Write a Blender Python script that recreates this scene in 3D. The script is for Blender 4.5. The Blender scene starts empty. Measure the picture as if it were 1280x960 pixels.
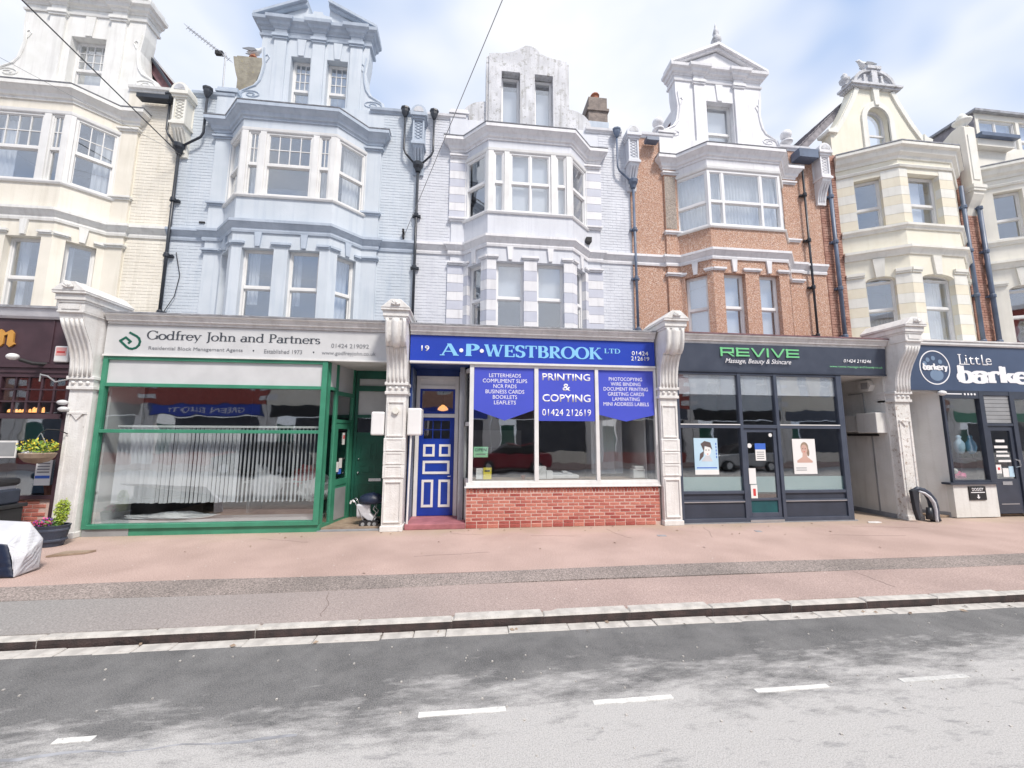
import bpy, bmesh, math, random
from mathutils import Vector, Matrix
random.seed(7)
C = bpy.context.scene.collection
SC = bpy.context.scene

# ------------------------------------------------------------ camera, light
CAM = Vector((1.3505, -8.1193, 1.8212))
YAW, PITCH, ROLL = 0.1121117, 0.1263968, 0.0045108
def cam_axes():
    f = Vector((math.sin(YAW)*math.cos(PITCH), math.cos(YAW)*math.cos(PITCH), math.sin(PITCH)))
    r0 = Vector((math.cos(YAW), -math.sin(YAW), 0)); u0 = r0.cross(f)
    r = math.cos(ROLL)*r0 + math.sin(ROLL)*u0
    return r, r.cross(f), f
r_, u_, f_ = cam_axes()
cd = bpy.data.cameras.new('camera'); cam = bpy.data.objects.new('camera', cd); C.objects.link(cam)
cam.matrix_world = Matrix(((r_.x, u_.x, -f_.x, CAM.x), (r_.y, u_.y, -f_.y, CAM.y), (r_.z, u_.z, -f_.z, CAM.z), (0, 0, 0, 1)))
cd.sensor_width = 36; cd.lens = 500/1280*36; cd.clip_start = 0.05; cd.clip_end = 3000
SC.camera = cam

SUN_EL, SUN_AZ = math.radians(54), math.radians(150)   # azimuth measured from +Y towards +X
sd = Vector((math.sin(SUN_AZ)*math.cos(SUN_EL), math.cos(SUN_AZ)*math.cos(SUN_EL), math.sin(SUN_EL)))
sl = bpy.data.lights.new('sun', 'SUN'); sl.energy = 3.3; sl.angle = math.radians(11); sl.color = (1.0, .93, .85)
so = bpy.data.objects.new('sun', sl); C.objects.link(so)
so.rotation_euler = (-sd).to_track_quat('-Z', 'Y').to_euler()

w = bpy.data.worlds.new('World'); SC.world = w; w.use_nodes = True
nt = w.node_tree; nt.nodes.clear()
out = nt.nodes.new('ShaderNodeOutputWorld'); bg = nt.nodes.new('ShaderNodeBackground')
sky = nt.nodes.new('ShaderNodeTexSky'); sky.sky_type = 'NISHITA'; sky.sun_disc = False
sky.sun_elevation = SUN_EL; sky.sun_rotation = SUN_AZ
sky.dust_density = 2.0
bg.inputs['Strength'].default_value = 0.1
tc = nt.nodes.new('ShaderNodeTexCoord')
mp = nt.nodes.new('ShaderNodeMapping'); mp.inputs['Scale'].default_value = (1.0, 1.0, 2.2)
mp.inputs['Location'].default_value = (3.7, 7.7, 4.4); mp.inputs['Rotation'].default_value = (0, 0, .87)
n1 = nt.nodes.new('ShaderNodeTexNoise'); n1.inputs['Scale'].default_value = 1.7; n1.inputs['Detail'].default_value = 3; n1.inputs['Roughness'].default_value = .5
n1.inputs['Distortion'].default_value = .35
cr = nt.nodes.new('ShaderNodeValToRGB'); cr.color_ramp.elements[0].position = .33; cr.color_ramp.elements[1].position = .55
cr.color_ramp.elements[0].color = (.0, .0, .0, 1); cr.color_ramp.elements[1].color = (1, 1, 1, 1)
n2 = nt.nodes.new('ShaderNodeTexNoise'); n2.inputs['Scale'].default_value = 2.6; n2.inputs['Detail'].default_value = 4
cr2 = nt.nodes.new('ShaderNodeValToRGB'); cr2.color_ramp.elements[0].position = .35; cr2.color_ramp.elements[1].position = .62
cr2.color_ramp.elements[0].color = (6.5, 7.1, 8.4, 1); cr2.color_ramp.elements[1].color = (8.3, 8.4, 8.7, 1)
mulb = nt.nodes.new('ShaderNodeMix'); mulb.data_type = 'RGBA'; mulb.blend_type = 'MIX'
L = nt.links.new
L(tc.outputs['Generated'], mp.inputs[0]); L(mp.outputs[0], n1.inputs['Vector']); L(mp.outputs[0], n2.inputs['Vector'])
L(n1.outputs['Fac'], cr.inputs[0]); L(n2.outputs['Fac'], cr2.inputs[0])
# thin veil: the clear sky between the clouds is hazy pale blue
veil = nt.nodes.new('ShaderNodeMix'); veil.data_type = 'RGBA'; veil.inputs[0].default_value = .75
L(sky.outputs[0], veil.inputs[6]); veil.inputs[7].default_value = (4.0, 5.6, 8.7, 1)
L(cr.outputs[0], mulb.inputs[0]); L(veil.outputs[2], mulb.inputs[6]); L(cr2.outputs[0], mulb.inputs[7])
L(mulb.outputs[2], bg.inputs['Color']); L(bg.outputs[0], out.inputs['Surface'])

SC.view_settings.view_transform = 'Standard'; SC.view_settings.look = 'None'
SC.view_settings.exposure = 0.33; SC.view_settings.gamma = 1.0; SC.view_settings.use_curve_mapping = False
SC.cycles.max_bounces = 8; SC.cycles.transparent_max_bounces = 16; SC.cycles.sample_clamp_indirect = 5
SC.cycles.use_denoising = True

# ------------------------------------------------------------ materials
def _base(name):
    m = bpy.data.materials.new(name); m.use_nodes = True
    return m, m.node_tree, m.node_tree.nodes['Principled BSDF']
def rgba(c): return (c[0], c[1], c[2], 1)
def mat(name, col, col2=None, ns=3.0, rough=.6, bump=.15, bs=60, metal=0, streak=0, scol=(.25, .24, .22), spots=0, spcol=(.2, .18, .15), sps=9, emit=0, spec=.5, lo=.35, hi=.65):
    m, t, b = _base(name); N = t.nodes.new; K = t.links.new
    tc = N('ShaderNodeTexCoord'); P = tc.outputs['Object']
    b.inputs['Roughness'].default_value = rough; b.inputs['Metallic'].default_value = metal
    b.inputs['Specular IOR Level'].default_value = spec
    if col2 is None: col2 = tuple(c*.9 for c in col)
    n = N('ShaderNodeTexNoise'); n.inputs['Scale'].default_value = ns; n.inputs['Detail'].default_value = 6
    K(P, n.inputs['Vector'])
    r = N('ShaderNodeValToRGB'); r.color_ramp.elements[0].position = lo; r.color_ramp.elements[1].position = hi
    r.color_ramp.elements[0].color = rgba(col2); r.color_ramp.elements[1].color = rgba(col)
    K(n.outputs['Fac'], r.inputs[0]); cur = r.outputs[0]
    def over(cur, facsock, c):
        mx = N('ShaderNodeMix'); mx.data_type = 'RGBA'; K(facsock, mx.inputs[0]); K(cur, mx.inputs[6]); mx.inputs[7].default_value = rgba(c)
        return mx.outputs[2]
    if streak:
        mp = N('ShaderNodeMapping'); mp.inputs['Scale'].default_value = (7, 7, .55); K(P, mp.inputs[0])
        s = N('ShaderNodeTexNoise'); s.inputs['Scale'].default_value = 1.6; s.inputs['Detail'].default_value = 7; K(mp.outputs[0], s.inputs['Vector'])
        q = N('ShaderNodeMapRange'); q.inputs['From Min'].default_value = .5; q.inputs['From Max'].default_value = .78; q.inputs['To Max'].default_value = streak
        K(s.outputs['Fac'], q.inputs[0]); cur = over(cur, q.outputs[0], scol)
    if spots:
        s = N('ShaderNodeTexNoise'); s.inputs['Scale'].default_value = sps; s.inputs['Detail'].default_value = 8; s.inputs['Roughness'].default_value = .7; K(P, s.inputs['Vector'])
        q = N('ShaderNodeMapRange'); q.inputs['From Min'].default_value = .66-.16*spots; q.inputs['From Max'].default_value = .72-.1*spots; q.inputs['To Max'].default_value = min(1, .5+spots*.5)
        K(s.outputs['Fac'], q.inputs[0]); cur = over(cur, q.outputs[0], spcol)
    K(cur, b.inputs['Base Color'])
    if bump:
        bn = N('ShaderNodeTexNoise'); bn.inputs['Scale'].default_value = bs; bn.inputs['Detail'].default_value = 4; K(P, bn.inputs['Vector'])
        bb = N('ShaderNodeBump'); bb.inputs['Strength'].default_value = bump; bb.inputs['Distance'].default_value = .02
        K(bn.outputs['Fac'], bb.inputs['Height']); K(bb.outputs[0], b.inputs['Normal'])
    if emit:
        b.inputs['Emission Color'].default_value = rgba(col); b.inputs['Emission Strength'].default_value = emit
    return m
def glass(name, refl=.12, tint=(.93, .96, .98), rough=.02, wav=.012):
    m, t, b = _base(name); N = t.nodes.new; K = t.links.new
    t.nodes.remove(b); o = t.nodes['Material Output']
    tr = N('ShaderNodeBsdfTransparent'); tr.inputs[0].default_value = rgba(tint)
    gl = N('ShaderNodeBsdfGlossy'); gl.inputs['Roughness'].default_value = rough; gl.inputs[0].default_value = (1, 1, 1, 1)
    fr = N('ShaderNodeLayerWeight'); fr.inputs['Blend'].default_value = .5
    pw = N('ShaderNodeMath'); pw.operation = 'POWER'; pw.inputs[1].default_value = 4; K(fr.outputs['Facing'], pw.inputs[0])
    ad = N('ShaderNodeMath'); ad.operation = 'MULTIPLY_ADD'; ad.use_clamp = True; ad.inputs[1].default_value = .7; ad.inputs[2].default_value = refl
    mx = N('ShaderNodeMixShader'); K(pw.outputs[0], ad.inputs[0]); K(ad.outputs[0], mx.inputs[0]); K(tr.outputs[0], mx.inputs[1]); K(gl.outputs[0], mx.inputs[2]); K(mx.outputs[0], o.inputs['Surface'])
    tc = N('ShaderNodeTexCoord'); n = N('ShaderNodeTexNoise'); n.inputs['Scale'].default_value = 1.3; K(tc.outputs['Object'], n.inputs['Vector'])
    bb = N('ShaderNodeBump'); bb.inputs['Strength'].default_value = .25; bb.inputs['Distance'].default_value = wav; K(n.outputs['Fac'], bb.inputs['Height']); K(bb.outputs[0], gl.inputs['Normal'])
    return m
def roughcast(name, cols, bump=.9):
    """pebbledash: tiny stones of several colours"""
    m, t, b = _base(name); N = t.nodes.new; K = t.links.new
    tc = N('ShaderNodeTexCoord'); v = N('ShaderNodeTexVoronoi'); v.inputs['Scale'].default_value = 55; K(tc.outputs['Object'], v.inputs['Vector'])
    sp = N('ShaderNodeSeparateColor'); K(v.outputs['Color'], sp.inputs[0])
    r = N('ShaderNodeValToRGB'); el = r.color_ramp.elements; r.color_ramp.interpolation = 'CONSTANT'
    el[0].position = 0; el[0].color = rgba(cols[0]); el[1].position = 1/len(cols); el[1].color = rgba(cols[1])
    for i, c in enumerate(cols[2:]):
        e = el.new((i+2)/len(cols)); e.color = rgba(c)
    K(sp.outputs[0], r.inputs[0])
    n = N('ShaderNodeTexNoise'); n.inputs['Scale'].default_value = 1.3; n.inputs['Detail'].default_value = 5; K(tc.outputs['Object'], n.inputs['Vector'])
    q = N('ShaderNodeMapRange'); q.inputs['From Min'].default_value = .35; q.inputs['From Max'].default_value = .7; q.inputs['To Min'].default_value = .0; q.inputs['To Max'].default_value = .45; K(n.outputs['Fac'], q.inputs[0])
    mx = N('ShaderNodeMix'); mx.data_type = 'RGBA'; K(q.outputs[0], mx.inputs[0]); K(r.outputs[0], mx.inputs[6]); mx.inputs[7].default_value = rgba(cols[0]); K(mx.outputs[2], b.inputs['Base Color'])
    bb = N('ShaderNodeBump'); bb.inputs['Strength'].default_value = bump; bb.inputs['Distance'].default_value = .02; K(v.outputs['Distance'], bb.inputs['Height']); K(bb.outputs[0], b.inputs['Normal'])
    b.inputs['Roughness'].default_value = .9
    return m
M = {}
W_ = .74
M['white'] = mat('white_gloss_paint', (.78, .78, .77), (.70, .70, .69), rough=.4, bump=.03, streak=.25, scol=(.5, .49, .46))
M['upvc'] = mat('white_plastic', (.82, .82, .82), (.78, .78, .78), rough=.3, bump=0)
M['stone'] = mat('painted_pilaster', (.78, .775, .76), (.70, .69, .67), ns=5, rough=.6, bump=.3, bs=35, streak=.5, scol=(.50, .46, .43), spots=.14, spcol=(.22, .2, .18), sps=14)
M['peel'] = mat('peeling_pilaster_paint', (.76, .75, .73), (.66, .65, .62), ns=5, rough=.7, bump=.5, bs=30, streak=.6, scol=(.42, .38, .34), spots=.75, spcol=(.30, .22, .17), sps=11)
M['cornice'] = mat('weathered_cornice', (.74, .73, .72), (.62, .61, .60), ns=4, rough=.65, bump=.3, bs=30, streak=.5, scol=(.46, .43, .43))
M['lead'] = mat('lead_flashing', (.36, .37, .40), (.22, .225, .24), ns=9, rough=.55, bump=.3, bs=20)
M['cream'] = mat('cream_render', (.82, .78, .69), (.74, .70, .61), ns=1.6, bump=.25, streak=.35, scol=(.52, .48, .38))
M['creamtrim'] = mat('cream_white_trim', (.80, .80, .78), (.73, .73, .70), ns=3, bump=.15, streak=.4, scol=(.45, .44, .42))
M['blue'] = mat('pale_blue_render', (.60, .65, .705), (.54, .595, .65), ns=1.8, bump=.25, streak=.4, scol=(.36, .43, .53))
M['blued'] = mat('blue_trim', (.47, .535, .62), (.38, .44, .52), ns=3, bump=.15, streak=.4, scol=(.27, .33, .42))
M['lilac'] = mat('lilac_render', (.68, .70, .75), (.61, .63, .675), ns=1.8, bump=.25, streak=.4, scol=(.45, .46, .53))
M['lilacb'] = mat('grey_lilac_band', (.55, .57, .65), (.50, .52, .60), ns=3, bump=.15, streak=.2, scol=(.42, .42, .46))
M['lilact'] = mat('white_trim', (.78, .78, .80), (.70, .70, .72), ns=3, bump=.15, streak=.4, scol=(.42, .42, .44))
M['stained'] = mat('stained_white_render', (.66, .67, .70), (.50, .51, .54), ns=2.5, bump=.5, bs=40, streak=.8, scol=(.30, .30, .30), spots=.85, spcol=(.30, .30, .29), sps=10)
M['rough'] = roughcast('orange_pebbledash', [(.58, .355, .255), (.52, .29, .20), (.66, .46, .36), (.42, .235, .18), (.60, .37, .265), (.74, .60, .51)])
M['roughg'] = roughcast('grey_pebbledash', [(.45, .40, .36), (.33, .28, .24), (.52, .45, .40), (.26, .22, .19), (.5, .42, .33)])
M['yellow'] = mat('pale_yellow_render', (.80, .77, .655), (.77, .73, .60), ns=2, bump=.2, streak=.2, scol=(.56, .5, .36))
M['yband'] = mat('yellow_stone_band', (.79, .74, .60), (.74, .68, .54), ns=3, bump=.15, streak=.2, scol=(.55, .48, .34))
M['ytrim'] = mat('ivory_trim', (.80, .79, .73), (.72, .71, .65), ns=3, bump=.15, streak=.3, scol=(.5, .48, .42))
M['white2'] = mat('ivory_render', (.80, .775, .70), (.74, .715, .64), ns=2, bump=.2, streak=.2, scol=(.5, .49, .45))
M['brick'] = mat('red_brick', (.50, .17, .13), (.40, .125, .10), ns=7, rough=.85, bump=.5, bs=70)
M['brickb'] = mat('light_red_brick', (.57, .22, .165), (.47, .165, .125), ns=7, rough=.85, bump=.5, bs=70)
M['brickc'] = mat('dark_red_brick', (.40, .10, .085), (.32, .075, .06), ns=7, rough=.85, bump=.5, bs=70)
M['brickd'] = mat('worn_brick_wall', (.46, .28, .22), (.33, .17, .13), ns=5, rough=.9, bump=.5, bs=50)
M['mortar'] = mat('mortar', (.66, .49, .43), (.55, .40, .35), ns=12, rough=.95, bump=.4)
M['pipe'] = mat('black_cast_iron', (.035, .042, .055), (.022, .026, .035), rough=.4, bump=.08)
M['bluepipe'] = mat('blue_grey_pipe', (.13, .17, .25), (.09, .12, .18), rough=.45, bump=.08)
M['green'] = mat('green_gloss', (.06, .28, .175), (.045, .225, .14), ns=3, rough=.35, bump=.05, streak=.2, scol=(.1, .2, .16))
M['dgreen'] = mat('deep_green_gloss', (.01, .12, .08), (.007, .09, .06), ns=3, rough=.35, bump=.05)
M['royal'] = mat('royal_blue_sign', (.02, .06, .46), (.016, .05, .40), ns=1, rough=.35, bump=0)
M['doorblue'] = mat('blue_door_gloss', (.008, .045, .36), (.006, .035, .28), ns=3, rough=.3, bump=.04)
M['navy'] = mat('navy_soffit', (.02, .05, .20), (.013, .035, .15), ns=3, rough=.4, bump=.05)
M['banner'] = mat('violet_blue_vinyl', (.07, .095, .58), (.065, .09, .54), ns=2, rough=.4, bump=0)
M['slate'] = mat('slate_blue_paint', (.07, .085, .12), (.055, .068, .10), ns=3, rough=.4, bump=.04)
M['slated'] = mat('dark_slate_paint', (.042, .052, .078), (.033, .042, .062), ns=3, rough=.4, bump=.04)
M['bark'] = mat('navy_slate_sign', (.045, .07, .13), (.06, .09, .16), ns=1.4, rough=.4, bump=0)
M['brown'] = mat('aubergine_paint', (.07, .038, .048), (.05, .026, .034), ns=3, rough=.45, bump=.08)
M['dark'] = mat('near_black', (.02, .02, .022), rough=.7, bump=.1)
M['black'] = mat('black_plastic', (.025, .026, .03), rough=.4, bump=.03)
M['grey'] = mat('mid_grey', (.32, .33, .34), (.26, .27, .28), rough=.6)
M['lgrey'] = mat('light_grey_panel', (.62, .63, .64), (.56, .57, .58), rough=.5, bump=.03)
M['cut'] = mat('white_wall_paint', (.72, .72, .70), (.64, .64, .61), ns=2, rough=.7, bump=.2, bs=25, streak=.35, scol=(.45, .43, .40), spots=.12, spcol=(.4, .36, .3), sps=6)
M['txtk'] = mat('charcoal_lettering', (.06, .07, .085), (.055, .065, .08), bump=0, rough=.4)
M['txtg'] = mat('grey_lettering', (.22, .23, .25), (.2, .21, .23), bump=0, rough=.4)
M['txtw'] = mat('white_lettering', (.85, .85, .87), (.83, .83, .85), bump=0, rough=.4)
M['txtb'] = mat('sky_blue_lettering', (.26, .60, .90), (.24, .57, .87), bump=0, rough=.35)
M['txtgr'] = mat('mint_green_lettering', (.20, .62, .28), (.18, .58, .26), bump=0, rough=.35)
M['gold'] = mat('gold_leaf_lettering', (.72, .38, .09), (.6, .3, .07), bump=0, rough=.35, metal=.3)
M['chrome'] = mat('steel', (.6, .61, .63), rough=.25, metal=.9, bump=0)
M['alu'] = mat('aluminium', (.55, .56, .58), rough=.4, metal=.8, bump=0)
M['curtain'] = mat('white_curtain', (.78, .78, .77), (.68, .68, .68), ns=3, rough=.9, bump=.1)
M['net'] = mat('grey_net_curtain', (.55, .57, .60), (.46, .48, .52), ns=4, rough=.9, bump=.1)
M['blind'] = mat('blind_fabric', (.78, .80, .83), (.72, .74, .78), ns=2, rough=.8, bump=.05)
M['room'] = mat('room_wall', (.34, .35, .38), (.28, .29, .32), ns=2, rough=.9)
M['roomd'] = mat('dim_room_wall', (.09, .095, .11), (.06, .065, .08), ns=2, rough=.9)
M['wood'] = mat('worn_wood', (.35, .27, .20), (.25, .18, .13), ns=8, rough=.7)
M['terra'] = mat('terracotta', (.42, .17, .10), (.33, .12, .07), ns=6, rough=.85)
M['rooft'] = mat('plum_clay_tile', (.24, .13, .14), (.15, .085, .10), ns=8, rough=.85)
M['rslate'] = mat('grey_slate', (.30, .28, .30), (.18, .17, .19), ns=7, rough=.7)
M['lichen'] = mat('lichened_stone', (.36, .335, .27), (.24, .22, .18), ns=5, rough=.9, bump=.6, bs=25, spots=.4, spcol=(.42, .36, .14))
M['chimg'] = mat('weathered_brick_stack', (.30, .25, .22), (.20, .17, .155), ns=6, rough=.9, bump=.6, bs=25, spots=.5, spcol=(.40, .36, .30))
M['leaf'] = mat('leaf_green', (.13, .26, .05), (.07, .16, .03), ns=14, rough=.6)
M['leafy'] = mat('yellow_green_leaf', (.42, .50, .06), (.26, .38, .04), ns=14, rough=.6)
M['fly'] = mat('yellow_petal', (.85, .66, .05), (.8, .55, .03), ns=14, rough=.6)
M['flp'] = mat('pink_petal', (.80, .10, .30), (.6, .05, .22), ns=14, rough=.6)
M['flv'] = mat('violet_petal', (.28, .10, .55), (.2, .07, .42), ns=14, rough=.6)
M['barrel'] = mat('navy_planter_plastic', (.045, .055, .085), (.03, .04, .06), ns=6, rough=.5)
M['tarpl'] = mat('pale_grey_tarpaulin', (.60, .61, .64), (.50, .51, .55), ns=4, rough=.5, bump=.2, bs=20)
M['tarpn'] = mat('navy_tarpaulin', (.012, .022, .055), (.008, .014, .036), ns=4, rough=.45, bump=.2, bs=20)
M['step'] = mat('pink_painted_step', (.42, .16, .18), (.30, .11, .125), ns=5, rough=.6, bump=.3, bs=25)
M['gslab'] = mat('grey_paving_slab', (.30, .31, .33), (.23, .24, .26), ns=5, rough=.8, bump=.3)
M['kerbst'] = mat('pale_kerb_concrete', (.56, .535, .50), (.42, .40, .375), ns=9, rough=.85, bump=.5, bs=60, spots=.45, spcol=(.34, .29, .26), sps=22)
M['kerbd'] = mat('dark_kerb_face', (.075, .05, .047), (.035, .028, .028), ns=9, rough=.6, bump=.5, bs=60)
M['paintw'] = mat('road_paint', (.76, .76, .74), (.60, .60, .58), ns=16, rough=.6, bump=.3, bs=90, spots=.6, spcol=(.42, .42, .41), sps=34)
M['glassu'] = glass('window_glass', .25, (.95, .97, .99))
M['glasss'] = glass('shop_glass', .16, (.96, .98, .985))
M['lampw'] = mat('warm_lamp_glow', (1.0, .45, .14), (1.0, .45, .14), bump=0, emit=1.3)
M['skin'] = mat('poster_skin', (.62, .42, .35), (.56, .36, .3), bump=0)
M['hair'] = mat('poster_hair', (.12, .09, .09), bump=0)
M['paperb'] = mat('pale_blue_paper', (.50, .68, .80), (.44, .62, .76), bump=0)
M['paperw'] = mat('white_paper', (.80, .80, .79), (.77, .77, .76), bump=0)
M['paperg'] = mat('mint_paper', (.35, .72, .45), (.33, .68, .42), bump=0)
M['papery'] = mat('yellow_paper', (.85, .72, .08), (.8, .68, .07), bump=0)
M['paintworn'] = mat('worn_road_paint', (.60, .60, .58), (.47, .47, .46), ns=16, rough=.7, bump=.3, bs=90, spots=.9, spcol=(.40, .40, .39), sps=34)
M['red'] = mat('red_print', (.65, .06, .06), bump=0)
M['bluep'] = mat('blue_print', (.05, .15, .6), bump=0)
M['tealk'] = mat('dark_teal_paint', (.01, .09, .10), (.008, .06, .075), ns=3, bump=.03)
M['crack'] = mat('dusty_crack', (.20, .15, .135), (.14, .105, .095), bump=0)
M['teal'] = mat('teal_gradient_film', (.30, .43, .43), (.22, .35, .36), ns=1, bump=0)
M['gullw'] = mat('white_feathers', (.7, .7, .7), bump=0)
M['gullg'] = mat('grey_feathers', (.22, .23, .25), bump=0)

def ramp_y_material():
    """asphalt: dark repaired band by the kerb, bleached worn surface further out"""
    m, t, b = _base('asphalt'); N = t.nodes.new; K = t.links.new
    tc = N('ShaderNodeTexCoord'); P = tc.outputs['Object']
    sp = N('ShaderNodeSeparateXYZ'); K(P, sp.inputs[0])
    mp = N('ShaderNodeMapping'); mp.inputs['Scale'].default_value = (.75, 2.2, 1); mp.inputs['Rotation'].default_value = (0, 0, -.22); K(P, mp.inputs[0])
    n = N('ShaderNodeTexNoise'); n.inputs['Scale'].default_value = 2.6; n.inputs['Detail'].default_value = 9; n.inputs['Roughness'].default_value = .66; K(mp.outputs[0], n.inputs['Vector'])
    big = N('ShaderNodeTexNoise'); big.inputs['Scale'].default_value = .35; big.inputs['Detail'].default_value = 2; K(P, big.inputs['Vector'])
    a = N('ShaderNodeMath'); a.operation = 'MULTIPLY_ADD'; K(n.outputs['Fac'], a.inputs[0]); a.inputs[1].default_value = 1.9; K(sp.outputs['Y'], a.inputs[2])
    a2 = N('ShaderNodeMath'); a2.operation = 'MULTIPLY_ADD'; K(big.outputs['Fac'], a2.inputs[0]); a2.inputs[1].default_value = .9; K(a.outputs[0], a2.inputs[2])
    # left edge keeps its dark band wider
    a3 = N('ShaderNodeMath'); a3.operation = 'MULTIPLY_ADD'; K(sp.outputs['X'], a3.inputs[0]); a3.inputs[1].default_value = -.06; K(a2.outputs[0], a3.inputs[2])
    q = N('ShaderNodeMapRange'); fn = N('ShaderNodeTexNoise'); fn.inputs['Scale'].default_value = 9; fn.inputs['Detail'].default_value = 8; fn.inputs['Roughness'].default_value = .75; K(mp.outputs[0], fn.inputs['Vector'])
    a4 = N('ShaderNodeMath'); a4.operation = 'MULTIPLY_ADD'; K(fn.outputs['Fac'], a4.inputs[0]); a4.inputs[1].default_value = .85; K(a3.outputs[0], a4.inputs[2])
    q.inputs['From Min'].default_value = -3.58; q.inputs['From Max'].default_value = -3.02; K(a4.outputs[0], q.inputs[0])
    sp1 = N('ShaderNodeTexNoise'); sp1.inputs['Scale'].default_value = 120; sp1.inputs['Detail'].default_value = 5; sp1.inputs['Roughness'].default_value = .75; K(P, sp1.inputs['Vector'])
    rl = N('ShaderNodeValToRGB'); rl.color_ramp.elements[0].position = .36; rl.color_ramp.elements[1].position = .56
    rl.color_ramp.elements[0].color = (.29, .286, .28, 1); rl.color_ramp.elements[1].color = (.50, .49, .48, 1); K(sp1.outputs['Fac'], rl.inputs[0])
    rd = N('ShaderNodeValToRGB'); rd.color_ramp.elements[0].position = .36; rd.color_ramp.elements[1].position = .68
    rd.color_ramp.elements[0].color = (.055, .056, .059, 1); rd.color_ramp.elements[1].color = (.23, .228, .225, 1)
    mo = N('ShaderNodeTexNoise'); mo.inputs['Scale'].default_value = 2.2; mo.inputs['Detail'].default_value = 9; mo.inputs['Roughness'].default_value = .7; K(P, mo.inputs['Vector'])
    ma = N('ShaderNodeMath'); ma.operation = 'MULTIPLY_ADD'; K(mo.outputs['Fac'], ma.inputs[0]); ma.inputs[1].default_value = .45; ma.inputs[2].default_value = -.20
    mb2 = N('ShaderNodeMath'); mb2.operation = 'ADD'; K(sp1.outputs['Fac'], mb2.inputs[0]); K(ma.outputs[0], mb2.inputs[1]); K(mb2.outputs[0], rd.inputs[0])
    md = N('ShaderNodeTexNoise'); md.inputs['Scale'].default_value = 5; md.inputs['Detail'].default_value = 7; md.inputs['Roughness'].default_value = .7; K(mp.outputs[0], md.inputs['Vector'])
    qm = N('ShaderNodeMapRange'); qm.inputs['From Min'].default_value = .56; qm.inputs['From Max'].default_value = .68; qm.inputs['To Max'].default_value = .7; K(md.outputs['Fac'], qm.inputs[0])
    ml = N('ShaderNodeMix'); ml.data_type = 'RGBA'; K(qm.outputs[0], ml.inputs[0]); K(rl.outputs[0], ml.inputs[6]); ml.inputs[7].default_value = (.22, .22, .222, 1)
    mx = N('ShaderNodeMix'); mx.data_type = 'RGBA'; K(q.outputs[0], mx.inputs[0]); K(ml.outputs[2], mx.inputs[6]); K(rd.outputs[0], mx.inputs[7])
    # pale chips
    v = N('ShaderNodeTexVoronoi'); v.inputs['Scale'].default_value = 10; K(P, v.inputs['Vector'])
    lt = N('ShaderNodeMath'); lt.operation = 'LESS_THAN'; lt.inputs[1].default_value = .028; K(v.outputs['Distance'], lt.inputs[0])
    m2 = N('ShaderNodeMix'); m2.data_type = 'RGBA'; K(lt.outputs[0], m2.inputs[0]); K(mx.outputs[2], m2.inputs[6]); m2.inputs[7].default_value = (.5, .5, .5, 1)
    K(m2.outputs[2], b.inputs['Base Color']); b.inputs['Roughness'].default_value = .85
    bb = N('ShaderNodeBump'); bb.inputs['Strength'].default_value = .45; bb.inputs['Distance'].default_value = .012; K(sp1.outputs['Fac'], bb.inputs['Height']); K(bb.outputs[0], b.inputs['Normal'])
    return m
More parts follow.
